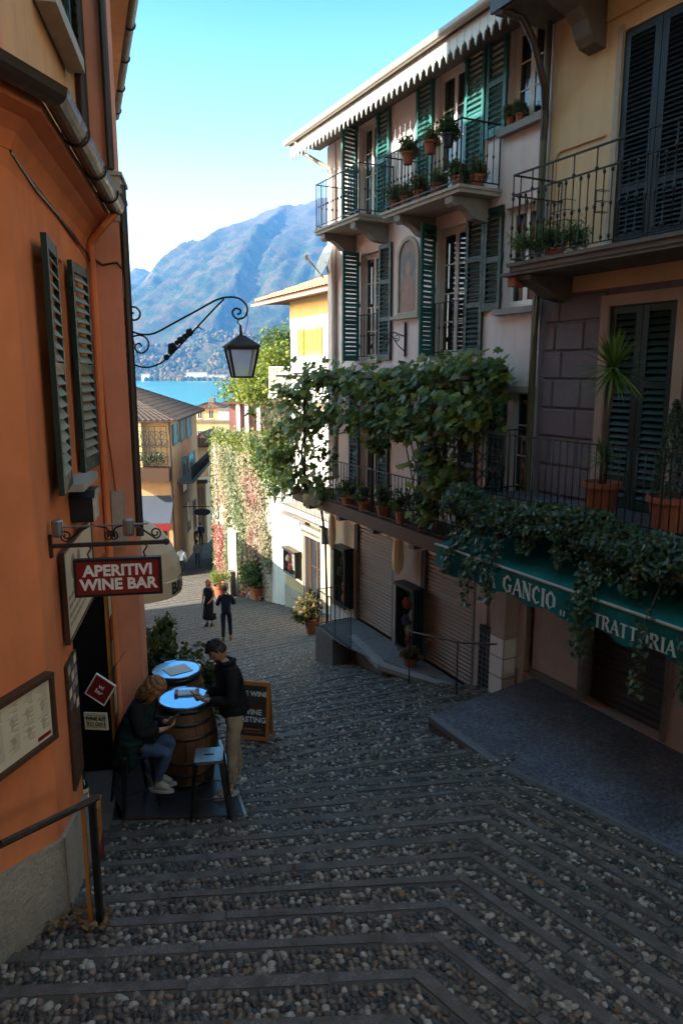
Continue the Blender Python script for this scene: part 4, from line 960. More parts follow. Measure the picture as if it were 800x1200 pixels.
# main rail with knotted balusters, raised upper rail
pts = [W.w(-.36,.03,z), W.w(-.36,o,z), W.w(-7,o,z)]
rb = lambda a, c, q, ww: MB().bar(a+Vector((0,0,q)), c+Vector((0,0,q)), ww, ww*.7)
ro = part('railing', rb(pts[1], pts[2], 1.19, .03), M['iron'], bb)
for a, c in zip(pts[:-1], pts[1:]):
    for q, ww in ((.055,.022),(.92,.026),(1.19,.029)):
        if not (a is pts[1] and q == 1.19): part('rail', rb(a, c, q, ww), M['iron'], ro)
long = baluster_mesh(1.13, .0095, (.38,.78), M['iron']); short = baluster_mesh(.87, .0085, (.06,.5,.94), M['iron'])
for a, c, n in ((pts[1], pts[2], 52), (pts[0], pts[1], 7)):
    for k in range(n+1):
        p = a+(c-a)*(k/n); part('baluster', long if k % 3 == 0 else short, None, ro, loc=p+Vector((0,0,.055)))
# balcony above, its corbel and the gutter pipe at the very top
ub = part('upper_balcony', MB().box(-8, .22, .001, .92, 5.0, 5.16).to(W), M['stone_dk'], yh)
part('slab_edge', MB().box(-8, .26, .92, .98, 5.02, 5.2).to(W), M['gutter'], ub)
prof = [(.001,4.99),(.85,4.99),(.85,4.86),(.72,4.80),(.5,4.74),(.36,4.62),(.28,4.45),(.20,4.36),(.001,4.32)]
part('corbel', MB().prism(prof, -1.02, -.72, 'x').to(W), M['stone_dk'], ub)
part('string_course', MB().box(-9, -1.05, .001, .05, 4.62, 4.98).to(W), M['yellow'], yh)
part('downpipe', MB().tube([W.w(.2,.93,5.08), W.w(.05,.9,5.0), W.w(-.12,.7,4.88), W.w(-.14,.5,4.62), W.w(-.14,.38,4.35), W.w(-.12,.25,4.1), W.w(-.04,.13,3.8), W.w(-.0,.10,3.4)], .055, 9), M['gutter'], yh)
part('downpipe', MB().tube([W.w(-.0,.10,5.6), W.w(-.0,.10,1.7), W.w(-.0,.10,.6), W.w(-.0,.10,-2.6)], .055, 9), M['olive_pipe'], yh)
part('downpipe', MB().tube([W.w(-.2,.3,1.36), W.w(-.16,.2,1.1), W.w(-.05,.12,.7), W.w(-.02,.11,.5)], .035, 8), M['olive_pipe'], yh)
# terrace over the trattoria
te = part('terrace', MB().box(-9, .14, .001, 1.12, -2.16, -1.90).to(W), M['terrazzo'], yh)
railing(te, [W.w(.12,.03,-1.9), W.w(.12,1.05,-1.9), W.w(-3.3,1.05,-1.9), W.w(-8,1.05,-1.9)], 1.0, .125, (), .008)
# ground floor: door, tiled pillar, grid rack, shutter
part('door', MB().box(-.21,.35,-.2,-.16,-5.02,-3.64).to(W), M['brown_wood'], yh)
for zz in (-4.9,-4.45,-4.0): part('door_panel', MB().box(-.16,.30,-.158,-.145,zz,zz+.38).to(W), M['brown_wood'], yh)
part('wall_base', MB().box(-1.28,-.24,.0,.045,-5.02,-4.88).to(W), M['stone_dk'], yh)
ro2 = roller(-2.78,-1.32,-5.0,-3.27,-.22, M['dark_roller'], .1, yh, YEL)
pl_ = part('pillar', MB().box(.20,.56,-.1,.26,-6.2,-3.2).to(W), M['dim_plaster'], yh)
for k in range(3): part('tile', MB().box(.21,.55,.262,.272,-5.55+k*.36,-5.22+k*.36).to(W), M['whitepaint'], pl_)
for k in range(3): part('tile', MB().box(.188,.198,-.05,.25,-5.55+k*.36,-5.22+k*.36).to(W), M['whitepaint'], pl_)
# awning
AZ, AO = -2.74, 1.5
aw = thing('green_awning', 'long dark green cloth awning lettered DA GANCIO and TRATTORIA below the ivy', 'awning', W.w(-2, .8, -2.6), 0, base=tuple(W.w(-2, .8, -2.6)))
c4 = MB()
NS = 40
for i in range(NS):
    s0, s1 = .46-i*6.6/NS, .46-(i+1)*6.6/NS
    rowa = []
    for s in (s0, s1):
        for k in range(6):
            tt = k/5; rowa.append((s, .08+(AO-.08)*tt, -2.22+(AZ+2.22)*tt-.035*math.sin(math.pi*tt)*(1+.4*math.sin(s*9))))
    c4.add(rowa, [(k, k+1, 7+k, 6+k) for k in range(5)])
part('canopy', c4.to(W), M['awning_green'], aw, True)
part('end_flap', MB().add([(.46,.08,-2.22),(.46,AO,AZ),(.46,AO,AZ-.36),(.465,.08,-2.9)], [(0,1,2,3)]).to(W), M['awning_green'], aw)
vv = MB(); n = 132; top = []; bot = []
for i in range(n+1):
    s = .47-i*6.6/n; wv = .022*math.sin(s*5.2)+.012*math.sin(s*11+1)
    top.append((s, AO+.012, AZ-.01)); bot.append((s, AO+.02+wv, AZ-.37-.035*math.cos(s*2*math.pi/.83)))
vv.add(top+bot, [(i, i+1, n+2+i, n+1+i) for i in range(n)]); part('valance', vv.to(W), M['awning_green'], aw, True)
part('front_bar', MB().tube([W.w(.52,AO+.01,AZ+.012), W.w(-6.2,AO+.01,AZ+.012)], .022, 8), M['stone_lt'], aw)
# serif letters drawn as strokes with thick stems
GL = {'D': [[(0,0,0,1,.2)],[(0,1,.35,1,.09),(.35,1,.62,.75,.2),(.62,.75,.62,.25,.2),(.62,.25,.35,0,.2),(.35,0,0,0,.09)]], 'A': [[(0,0,.36,1,.09)],[(.36,1,.72,0,.2)],[(.13,.34,.58,.34,.08)]],
 'G': [[(.64,.78,.4,1,.1),(.4,1,.1,.76,.15),(.1,.76,.06,.3,.2),(.06,.3,.36,0,.14),(.36,0,.62,.12,.12)],[(.62,.08,.62,.45,.18)]], 'N': [[(.06,0,.06,1,.09)],[(.06,1,.64,0,.2)],[(.64,0,.64,1,.09)]],
 'C': [[(.62,.78,.4,1,.1),(.4,1,.1,.76,.15),(.1,.76,.06,.3,.2),(.06,.3,.36,0,.14),(.36,0,.62,.16,.1)]], 'I': [[(.14,0,.14,1,.2)]],
 'O': [[(.36,1,.08,.74,.13),(.08,.74,.08,.26,.2),(.08,.26,.36,0,.13),(.36,0,.66,.26,.13),(.66,.26,.66,.74,.2),(.66,.74,.36,1,.13)]],
 'T': [[(.34,0,.34,1,.2)],[(.0,.96,.68,.96,.1)]], 'R': [[(.08,0,.08,1,.2)],[(.08,1,.42,1,.09),(.42,1,.6,.78,.18),(.6,.78,.4,.52,.14),(.4,.52,.08,.52,.08)],[(.34,.52,.68,0,.2)]], ',': [[(.08,.1,.02,-.2,.13)]]}
SER = {'D': [(0,0),(0,1)], 'A': [(0,0),(.72,0)], 'N': [(.06,0),(.06,1),(.64,1)], 'I': [(.14,0),(.14,1)], 'T': [(.34,0)], 'R': [(.08,0),(.08,1),(.68,0)], 'G': [(.62,.45)], 'C': [], 'O': [], ',': []}
ADV = {'I': .42, 'A': .86, 'G': .88, 'N': .88, 'O': .88, ',': .26, 'D': .84, 'C': .8, 'T': .84, 'R': .86}
def sign_letters(word, s_start, zb, size, parent):
    """written on the valance: s falls from left to right as read from the street"""
    s = s_start
    for ch in word:
        if ch == ' ': s -= .5*size; continue
        mb = MB(); kx = .92*size
        def P(x, y): 
            ss = s-x*kx; return Vector((ss, AO+.026+.022*math.sin(ss*5.2)*.6, zb+y*size))
        for stroke in GL[ch]:
            for x0, y0, x1, y1, w_ in stroke:
                a, c = P(x0, y0), P(x1, y1); d = (c-a).normalized(); nn = Vector((d.z, 0, -d.x))*(w_*size*.5); e = d*w_*size*.15
                mb.add([a-e-nn, a-e+nn, c+e+nn, c+e-nn]+[v+Vector((0,.004,0)) for v in (a-e-nn, a-e+nn, c+e+nn, c+e-nn)], [(0,1,2,3),(4,5,6,7),(0,1,5,4),(1,2,6,5),(2,3,7,6),(3,0,4,7)])
        for x0, y0 in SER[ch]:
            a, c = P(x0-.16, y0), P(x0+.16, y0); h = Vector((0,0,.035*size)); f_ = Vector((0,.0055,0))
            mb.add([a-h, c-h, c+h, a+h]+[v+f_ for v in (a-h, c-h, c+h, a+h)], [(0,1,2,3),(4,5,6,7),(0,1,5,4),(1,2,6,5),(2,3,7,6),(3,0,4,7)])
        part('letter', mb.to(YEL), M['lettering'], parent); s -= ADV[ch]*size*.98
valance = [c for c in aw.children if c.name.startswith('valance')][0]
sl0 = lambda px, py: YEL.hit(px, py, AO+.03)
s_da = sl0(563, 680)[0]; s_g = sl0(589, 690)[0]; s_c = sl0(656, 705)[0]; s_t = sl0(697, 720)[0]; s_e = sl0(797, 745)[0]
sz = .215
sign_letters('DA', s_da, AZ-.315, sz, valance); sign_letters('GANCIO', s_g, AZ-.315, (s_g-s_c)/(5.0*.98)*1.02, valance); sign_letters(',,', s_c-.01, AZ-.30, sz, valance)
sign_letters('TRATTORIA', s_t+.02, AZ-.315, (s_t-s_e)/(6.85*.98)*.93, valance)
# stone handrail before the shops
hr = thing('street_handrail', 'thin iron handrail on slim posts before the second shop shutter', 'handrail', PINK.w(2.0,1.0,-5.9), 0, base=tuple(PINK.w(2.0,1.0,-5.9)))
part('rail', MB().tube([PINK.w(2.75,.62,-5.02), PINK.w(2.0,.98,-4.81), PINK.w(.72,.80,-4.62), PINK.w(-.05,.62,-4.42)], .018, 8), M['gunmetal'], hr)
for s, o_, z0, z1 in ((2.1,.95,-5.98,-4.83),(.75,.82,-5.75,-4.63)): part('post', MB().tube([PINK.w(s,o_,z0), PINK.w(s,o_,z1)], .014, 6), M['iron'], hr)
# ================================================================== FAR STREET: houses going down to the lake
def lin(p, q, t): return p+(q-p)*t
class Wl(Wall):
    """wall through two ground points; local y is the outward side given"""
    def __init__(s, a, b, left=True):
        d = Vector((b[0]-a[0], b[1]-a[1])).normalized(); s.p = (a[0], a[1]); s.d = (d.x, d.y)
        s.n = (-d.y, d.x); s.rot = math.atan2(d.y, d.x)
def plain_window(B, W, s0, s1, z0, z1, shut=None, mat=None, off=0):
    o = part('window', MB().box(s0, s1, off-.05, off+.03, z0, z1).to(W), M['glass'], B)
    fr = MB(); c = (s0+s1)/2
    fr.box(s0-.07, s0, off+.001, off+.05, z0-.07, z1+.07); fr.box(s1, s1+.07, off+.001, off+.05, z0-.07, z1+.07); fr.box(s0, s1, off+.001, off+.05, z1, z1+.07); fr.box(s0, s1, off+.001, off+.09, z0-.08, z0); fr.box(c-.03, c+.03, off+.031, off+.05, z0, z1)
    part('frame', fr.to(W), mat or M['stone_lt'], o)
    if shut:
        w = s1-s0
        for a, b_ in ((s0-.07-w*.5, s0-.075), (s1+.075, s1+.07+w*.5)): part('shutter', MB().box(a, b_, off+.002, off+.05, z0, z1).to(W), shut, o)
    return o
# brown-roofed balcony house: right side along the street, front towards the stairs
C0 = atY(199, 491, 42.5); C1 = atY(230, 480, 54.5)
EZ = C0.z
sideW = Wl((C1.x, C1.y), (C0.x, C0.y)); LS = (Vector((C1.x,C1.y))-Vector((C0.x,C0.y))).length      # outward = right of the street side
frontW = Wl((C0.x-7.5, C0.y-.6), (C0.x, C0.y))
if sideW.n[0] < 0: sideW.n = (-sideW.n[0], -sideW.n[1])
if frontW.n[1] > 0: frontW.n = (-frontW.n[0], -frontW.n[1])
bh = building('balcony_house', 'peach house with brown hipped roof and wrought iron balcony screen down the street', (C0.x-3, C0.y+5, -14))
mb = MB(); q = [(C0.x,C0.y),(C1.x,C1.y),(C1.x-7.5,C1.y+.6),(C0.x-7.5,C0.y-.6)]
mb.prism(q, -17, EZ, 'z'); part('wall', mb, M['peach'], bh)
ez = EZ; e = .55
A = Vector((C0.x+e,C0.y-e,ez-.06)); B_ = Vector((C1.x+e,C1.y+e,ez-.06)); C_ = Vector((C1.x-8,C1.y+1.1,ez-.06)); D_ = Vector((C0.x-8,C0.y-1.1,ez-.06))
R0 = Vector((C0.x-4.2,C0.y+3.0,ez+1.75)); R1 = Vector((C1.x-4.2,C1.y-2.0,ez+1.75))
mb = MB(); mb.add([A,B_,C_,D_,R0,R1]+[v-Vector((0,0,.1)) for v in (A,B_,C_,D_)], [(0,1,5,4),(1,2,5),(2,3,4,5),(3,0,4),(0,6,7,1),(1,7,8,2),(2,8,9,3),(3,9,6,0),(9,8,7,6)])
rf = part('roof', mb, M['tile_brown'], bh)
tl = MB()
def tile_rows(tl, a, b_, c, d, nr, nc):
    """rounded tile ridges running up a roof face a-b (eave) to d-c (top)"""
    up = ((b_-a).cross(d-a)).normalized()
    if up.z < 0: up = -up
    for k in range(nc):
        t0, t1 = (k+.15)/nc, (k+.85)/nc; tm = (k+.5)/nc
        for r_ in range(nr):
            u0, u1 = r_/nr, (r_+1.08)/nr
            f = lambda t, u: lin(lin(a, b_, t), lin(d, c, t), min(u, 1))
            h = up*.05; lift = up*.02
            tl.add([f(t0,u0)+lift, f(tm,u0)+h+lift, f(t1,u0)+lift, f(t0,u1), f(tm,u1)+h, f(t1,u1)], [(0,1,4,3),(1,2,5,4),(0,2,1)])
tile_rows(tl, D_, A, R0, R0, 12, 26); tile_rows(tl, A, B_, R1, R0, 12, 40); part('roof_tiles', tl, M['tile_brown'], rf, kind='stuff')
for (x0, x1, y0, y1, sh) in ((203,206.5,497,521,1),(211.5,214,493,517,1),(219,221.8,489,512,1),(213,217,536,578,0),(221.5,226,533,555,1),(219,222,590,622,0),(225.5,229,588,622,0)):
    s0, z1 = sideW.hit(x0, y0); s1, _ = sideW.hit(x1, y0); _, z0 = sideW.hit((x0+x1)/2, y1)
    plain_window(bh, sideW, min(s0,s1), max(s0,s1), min(z0,z1), max(z0,z1), M['darkgreen'] if sh else None)
s0 = sideW.hit(208, 575)[0]; s1 = sideW.hit(232, 570)[0]; zb = sideW.hit(208, 583, .9)[1]
bl = part('balcony', MB().box(min(s0,s1), max(s0,s1), .0, .95, zb-.15, zb).to(sideW), M['stone_dk'], bh)
railing(bl, [sideW.w(max(s0,s1),.9,zb), sideW.w(min(s0,s1),.9,zb)], .9, .2, (), .012)
# front: recessed loggia with iron screen, plants, slab and canopy below
f0, zt = frontW.hit(152, 500); f1 = frontW.hit(198.5, 500)[0]; zmid = frontW.hit(180, 540)[1]; zsl = frontW.hit(180, 561)[1]
part('yellow_wing', MB().box(frontW.hit(140,500)[0], frontW.hit(167,500)[0], .0, .5, zmid-1, EZ-.1).to(frontW), M['yellow2'], bh)
part('balcony', MB().box(f0-.6, f1+.05, .0, 1.25, zsl, zsl+.75).to(frontW), M['brown_wood'], bh)
scr = MB()
rng = random.Random(3)
W = frontW
n = 7; w = (f1-f0)/n
for k in range(n+1): scr.bar(W.w(f0+k*w,1.2,zmid-.1), W.w(f0+k*w,1.2,zt+.1), .035)
for zz in (zmid-.1, (zmid+zt)/2, zt+.1): scr.bar(W.w(f0,1.2,zz), W.w(f1,1.2,zz), .035)
for k in range(n):
    for zc, sg in ((zmid+.35, 1), (zmid+1.15, -1), (zt-.45, 1)):
        cx = f0+(k+.5)*w
        scr.tube(scroll(W.w(cx-.1*sg,1.2,zc), .30, .05, 0, 1.6*sg, ((W.d[0],W.d[1],0),(0,0,1)), 18), .018, 4)
part('iron_screen', scr, M['iron'], bh)
part('canopy', MB().add([tuple(W.w(*p)) for p in ((f0-.5,.0,zsl-1.0),(f1+.1,.0,zsl-1.0),(f1+.1,1.8,zsl-2.3),(f0-.5,1.8,zsl-2.3),(f0-.5,.0,zsl-1.1),(f1+.1,.0,zsl-1.1),(f1+.1,1.8,zsl-2.4),(f0-.5,1.8,zsl-2.4))],[(0,1,2,3),(7,6,5,4),(0,4,5,1),(1,5,6,2),(2,6,7,3),(3,7,4,0)]), plain('slate_cloth',(.05,.06,.085),.7), bh)
part('canopy_edge', MB().box(f0-.4, f1+.1, 1.78, 1.84, zsl-2.75, zsl-2.35).to(W), M['red_panel'], bh)
part('shop_opening', MB().box(f0+.6, f1-.4, .0, .04, -14, zsl-2.4).to(W), M['dark'], bh)
part('corner_pipe', MB().tube([W.w(f1+.02,.1,EZ-.1), W.w(f1+.02,.1,-12)], .07, 6), M['gutter'], bh)
leaves('balcony_plants', np.concatenate([clump(W.w(f0+(f1-f0)*t,.9,zmid+.25), (.45,.35,.4), 90, .2) for t in (.25,.5,.62,.8)]), .16, M['bush'], 'oval', bh)
# houses further down, each standing on its own plot
def far_house(name, label, px0, px1, Y, depth, top, zb, wall, roofmat=None, rise=1.2, windows=(), over=.4, shut=None):
    p0, p1 = atY(px0, top, Y), atY(px1, top, Y); h = building(name, label, ((p0.x+p1.x)/2, Y+depth/2, zb))
    part('wall', MB().box(p0.x, p1.x, Y, Y+depth, zb, p0.z), wall, h)
    W = Wl((p0.x, Y), (p1.x, Y)); W.n = (0, -1)
    z = p0.z; xm = (p0.x+p1.x)/2
    if roofmat:
        mb = MB(); a = [Vector((p0.x-over,Y-over,z-.05)),Vector((p1.x+over,Y-over,z-.05)),Vector((p1.x+over,Y+depth+over,z-.05)),Vector((p0.x-over,Y+depth+over,z-.05))]
        in_ = min(depth, p1.x-p0.x)*.42
        r = [Vector((p0.x+in_,Y+depth/2,z+rise)),Vector((p1.x-in_,Y+depth/2,z+rise))] if p1.x-p0.x > depth else [Vector((xm,Y+in_,z+rise)),Vector((xm,Y+depth-in_,z+rise))]
        if p1.x-p0.x > depth: fs = [(0,1,5,4),(1,2,5),(2,3,4,5),(3,0,4)]
        else: fs = [(0,1,4),(1,2,5,4),(2,3,5),(3,0,4,5)]
        mb.add(a+r+[v-Vector((0,0,.12)) for v in a], fs+[(0,6,7,1),(1,7,8,2),(2,8,9,3),(3,9,6,0),(9,8,7,6)]); ro = part('roof', mb, roofmat, h)
        tl = MB(); tile_rows(tl, a[0], a[1], r[1] if len(fs[0]) == 4 else r[0], r[0], 9, max(6, int((p1.x-p0.x)/.35))); part('roof_tiles', tl, roofmat, ro, kind='stuff')
    else: part('parapet', MB().box(p0.x-.15, p1.x+.15, Y-.15, Y+.1, z-.02, z+.25), M['stone_dk'], h)
    for (x0, x1, y0, y1) in windows:
        s0, z1 = W.hit(x0, y0); s1, z0 = W.hit(x1, y1); plain_window(h, W, s0, s1, z0, z1, shut)
    return h
far_house('terrace_house', 'wide peach house with flat roof terrace near the lake', 215, 290, 78, 9, 495, -24, M['peach'], None, windows=((243,249,505,514),(232,237,505,514),(256,262,505,514)), shut=M['darkgreen'])
th = far_house('rooftop_pavilion', 'pale pink rooftop pavilion with low roof and square chimney before the lake', 227, 256, 80, 6, 477, -6.5, M['peach'], M['tile_roof'], .45, windows=((232,237,481,490),(245,250,481,490)))
part('chimney', MB().box(atY(246,470,83).x, atY(252,470,83).x, 82.4, 83.4, -5, atY(249,466,83).z), M['stone_dk'], th)
far_house('white_rooftop_room', 'low white roof room right of the rooftop pavilion', 256, 275, 79, 5, 481, -6.5, M['white'], None)
far_house('yellow_house_far', 'small sunlit yellow house with brown tiled roof down the street', 226, 243, 57, 6, 521, -17, M['yellow'], M['tile_roof'], .9, windows=((227.5,230,528,546),))
far_house('ochre_house', 'narrow ochre house beside the hanging oval sign far down the street', 226, 241, 53.5, 3.2, 566, -17, M['yellow'], None, windows=((231,233.5,572,590),(236.5,239,572,590),(231,234,600,622),(237,240,600,622)))
far_house('tan_house', 'tan house with tall green shutters at the bottom of the street', 240, 262, 60, 6, 548, -18, M['yellow2'], M['tile_roof'], .8, windows=((243,245,556,574),(248,250,556,574),(243,245,585,602)), shut=M['darkgreen'])
far_house('brick_red_house', 'brick red garden house with pale posts behind the creeper wall', 268, 332, 46, 6, 470, -9, plain('brick_red_wall', (.22,.085,.075), .85, 0, .3, 6), M['tile_roof'], .5)
for k, px in enumerate((279, 289, 303)):
    p = atY(px, 480, 45.8); part('post', MB().box(p.x-.11, p.x+.11, 45.7, 45.9, -9, -1.6), M['whitepaint'], bpy.data.objects['brick_red_house'])
o = thing('oval_sign', 'dark oval shop sign hanging from a bracket over the lower street', 'sign', atY(237, 600, 46)); p0 = atY(237, 600, 46); BASE[o.name] = tuple(p0)
part('board', MB().lathe([(.02,-.06),(.55,-.05),(.55,.05),(.02,.06)], (0,0,0), 20), M['blackpaint'], o, loc=p0, rot=(R(90),0,0)).scale = (1,.42,1)
part('bracket', MB().bar(p0+Vector((-1.4,0,.35)), p0+Vector((.5,0,.35)), .05).bar(p0+Vector((0,0,.35)), p0+Vector((0,0,.18)), .04), M['iron'], o)
# added low house, hidden left of the street: keeps low sun off the lower street
lg_ = building('shade_house', 'added unseen low house behind the tall salmon building, shading the street', B2.w(-14, -2, -9))
part('wall', MB().box(-23, -9.45, -6, -.8, -12, -4.1).to(B2), M['grey_render'], lg_); rf = MB(); rf.prism([(-.5,-4.1),(-3.4,-3.3),(-6.3,-4.1)], -23.3, -9.42, 'x'); part('roof', rf.to(B2), M['tile_roof'], lg_)
uh = building('sky_blocker_house', 'added unseen ochre house behind the viewpoint, blocking sky light', (0, -7, -2))  # added out of view to darken the foreground stairs
part('wall', MB().box(-9, 9, -12, -5.5, -4, 9.5), M['orange_up'], uh); mb = MB(); mb.prism([(-12.5,9.5),(-8.7,11.6),(-5,9.5)], -9.4, 9.4, 'x'); part('roof', mb, M['tile_roof'], uh)
# ================================================================== creeper-covered garden wall and greenery above it
W = WHT
gw = thing('creeper_wall', 'tall garden wall covered with red and green autumn creeper in sunlight', 'wall', W.w(14, 0, -8), 0, base=tuple(W.w(14, 0, -8)))
part('wall', MB().box(11.61, 17.1, -.5, -.02, -10, -2.2).to(W), M['grey_render'], gw)
part('buttress', MB().box(14.4, 15.3, .0, .22, -10, -5.4).to(W), M['grey_render'], gw)
P_ = []; Nn = []; rr = []
for k in range(21000):
    s = random.uniform(11.55, 17.15); z = random.uniform(-8.4, -1.9)
    if 14.35 < s < 15.4 and z < -5.2 and random.random() < (.9 if z < -6 else .6): continue
    if MN.noise(Vector((s*.9, z*.5, 2))) < -.28 and random.random() < .75: continue
    if s < 12.6 and z < -5.2-(12.6-s)*1.2 and random.random() < .8: continue
    P_.append(W.w(s, random.uniform(.0, .2)+.12*MN.noise(Vector((s*1.3, z, 5))), z)[:]); Nn.append((W.n[0], W.n[1], .35))
    v = .33+.85*MN.noise(Vector((s*.5, z*.3, 8)))+.25*MN.noise(Vector((s*2.2, z*1.4, 3)))+random.gauss(0, .06)
    if z > -2.7+random.random()*.9: v = random.uniform(0, .3)
    if s > 16.0 and z < -5.5: v = random.uniform(.75, .98)
    if z < -6.2 and s < 14: v += .25
    rr.append(min(1, max(0, v)))
leaves('creeper_leaves', P_, .12, M['creeper'], 'ivy', gw, Nn, .6, .38, rnd=np.array(rr))
part('wall_return', MB().box(17.05, 17.35, -9, .0, -12, -2.6).to(W), M['grey_render'], gw)
# hedge beyond the wall's end, dark and hanging
hd = thing('hanging_hedge', 'dark green hedge hanging beyond the end of the creeper wall', 'hedge', (-6.5, 38, -12), 0, base=(-6.5, 38, -12))
hp = []
for k in range(2600):
    t = random.random(); z = random.uniform(-11, -3.0); hp.append((-6.62-t*2.0+random.uniform(-.1,.4), 37.2+t*11, (z-t*.6)*1.12))
leaves('hedge_leaves', hp, .2, M['oleander'], 'ivy', hd, np.tile((-.85,-.4,.4),(len(hp),1)), .5, .7)
part('hedge_wall', MB().hexa([Vector((-6.5,37.2,-16)),Vector((-5.6,37.2,-16)),Vector((-7.6,48,-16)),Vector((-8.5,48,-16))],[Vector((-6.5,37.2,-4)),Vector((-5.6,37.2,-4)),Vector((-7.6,48,-5)),Vector((-8.5,48,-5))]), M['stone_dk'], hd)
bx = thing('wall_lantern_box', 'blue grey box lamp fixed to the dark hedge wall end', 'lamp', atY(254, 603, 37)); part('case', MB().box(-.16,.16,-.14,.14,-.26,.2), plain('blue_grey_paint',(.12,.17,.26),.5), bx); part('cap', MB().lathe([(.26,0),(.2,.08),(.03,.2)], (0,0,.2), 4), M['iron'], bx)
def shrub(name, label, cat, centers, mat, leaf=.12, kind='oval', stem=None, n=500, group=None, base=None):
    c0 = Vector(base or centers[0][0]); t_ = thing(name, label, cat, c0, 0, group, base=tuple(c0))
    pts = np.concatenate([clump(c, r, int(n*(r[0]*r[2]/.25)), .35) for c, r in centers]); leaves('leaves', pts, leaf, mat, kind, t_)
    if stem:
        mb = MB()
        for c, r in centers:
            mb.tube([c0, c0.lerp(Vector(c), .5)+Vector((random.uniform(-.1,.1),0,.05)), Vector(c)], [.035,.025,.01], 5)
        part('stem', mb, M['bark'], t_)
    return t_
def pc(px, py, o=0, W=PINK):
    s, z = W.hit(px, py, o); return W.w(s, o, z)
shrub('garden_tree', 'yellow green tree spilling over the creeper wall top in sun', 'tree', [(pc(285,457,-.8,WHT),(1.30,1.04,0.65)),(pc(305,445,-.8,WHT),(1.30,1.04,0.72)),(pc(325,425,-.8,WHT),(1.04,0.91,0.78)),(pc(300,462,-.3,WHT),(1.04,0.78,0.52))], M['limeleaf'], .17, 'oval', True, 420, base=pc(310,500,-.8,WHT))
shrub('wall_top_shrub', 'bright green shrub trailing along the top of the creeper wall', 'shrub', [(pc(268,512,-.1,WHT),(1.04,0.65,0.39)),(pc(285,515,-.1,WHT),(1.04,0.65,0.45)),(pc(303,520,0,WHT),(1.04,0.65,0.52))], M['limeleaf'], .14, 'oval', True, 420, base=pc(285,525,-.2,WHT))
shrub('dark_tree', 'dark green tree behind the white house balcony', 'tree', [(pc(330,405,-3,WHT),(1.30,1.04,1.04)),(pc(318,425,-3,WHT),(1.17,1.04,0.78))], M['bush'], .2, 'oval', True, 420, base=pc(325,470,-3,WHT))
shrub('silver_shrub', 'pale grey shrub under the white iron balcony', 'shrub', [(pc(322,485,.1,WHT),(0.59,0.52,0.65)),(pc(335,500,.2,WHT),(0.52,0.39,0.65))], M['greyplant'], .13, 'blade', True, 500, base=pc(328,525,.1,WHT))
shrub('mid_wall_shrub', 'mid green shrub between creeper wall and vine', 'shrub', [(pc(312,540,.2,WHT),(0.91,0.52,0.91)),(pc(332,525,.2,WHT),(0.78,0.52,0.78)),(pc(325,560,.2,WHT),(0.65,0.39,0.65))], M['bush'], .14, 'oval', True, 420, base=pc(322,590,.0,WHT))
# ------------------------------------------------------------------ vine on the pergola
vn = thing('grape_vine', 'grape vine with broad leaves trained over the pergola of the pink house', 'vine', PINK.w(7.2, .6, -5.9), 0, base=tuple(PINK.w(7.2, .6, -5.9)))
vp = []; 
def vclump(px, py, o, r, n): vp.append(clump(pc(px, py, o), r, n, .25))
for px, py, o, r, n in ((345,465,.9,(.75,.55,.45),420),(370,445,.8,(.8,.55,.45),420),(400,448,.7,(.8,.5,.42),420),(430,450,.7,(.8,.5,.42),420),(460,452,.7,(.75,.5,.42),420),(490,447,.7,(.75,.5,.40),420),(520,445,.7,(.7,.5,.40),420),(550,440,.6,(.65,.45,.36),380),(572,445,.6,(.5,.4,.36),300),
   (335,500,.95,(.85,.5,.6),440),(360,495,1.,(.7,.5,.5),360),(390,488,1.,(.6,.45,.35),260),(430,492,1.,(.7,.45,.42),320),(470,492,1.,(.6,.4,.42),260),(505,492,1.,(.6,.4,.45),280),(535,490,1.,(.6,.4,.5),280),(562,485,.9,(.5,.35,.5),200),
   (335,538,.98,(.75,.4,.55),360),(352,565,1.,(.6,.35,.5),240),(378,575,1.,(.45,.3,.4),150),(440,520,1.,(.35,.25,.3),90),(375,530,1.,(.4,.25,.4),110),(505,535,1.,(.5,.3,.5),170),(512,565,1.05,(.45,.25,.45),140),(500,600,1.08,(.35,.2,.35),80),(530,560,1.,(.35,.25,.5),90),(325,575,1.,(.35,.25,.35),70)):
    vclump(px, py, o, r, int(n*.6))
vp = np.concatenate(vp); vn_n = np.tile((PINK.n[0]*.8,PINK.n[1]*.8,.8),(len(vp),1))
leaves('vine_leaves', vp, .165, M['vine'], 'vine', vn, vn_n, .7, .5)
vs = MB(); vs.tube([PINK.w(7.32,.14,-7.2),PINK.w(7.28,.2,-6.3),PINK.w(7.36,.16,-5.6),PINK.w(7.27,.22,-4.9),PINK.w(7.34,.2,-4.2),PINK.w(7.25,.35,-3.4),PINK.w(7.28,.75,-2.9),PINK.w(7.1,.95,-1.9),PINK.w(7.0,.85,-1.1),PINK.w(6.9,.9,-.2)], [.035,.03,.036,.03,.034,.03,.03,.03,.026,.02], 7)
for k in range(9): vs.tube([PINK.w(6.9-.6*k,.9-.05*(k%3),-.15), PINK.w(6.3-.6*k,.85-.07*(k%2),-.05+.08*(k%2)), PINK.w(5.9-.6*k,.7,-.1)], [.03,.025,.015], 5)
part('trunk', vs, M['bark'], vn)
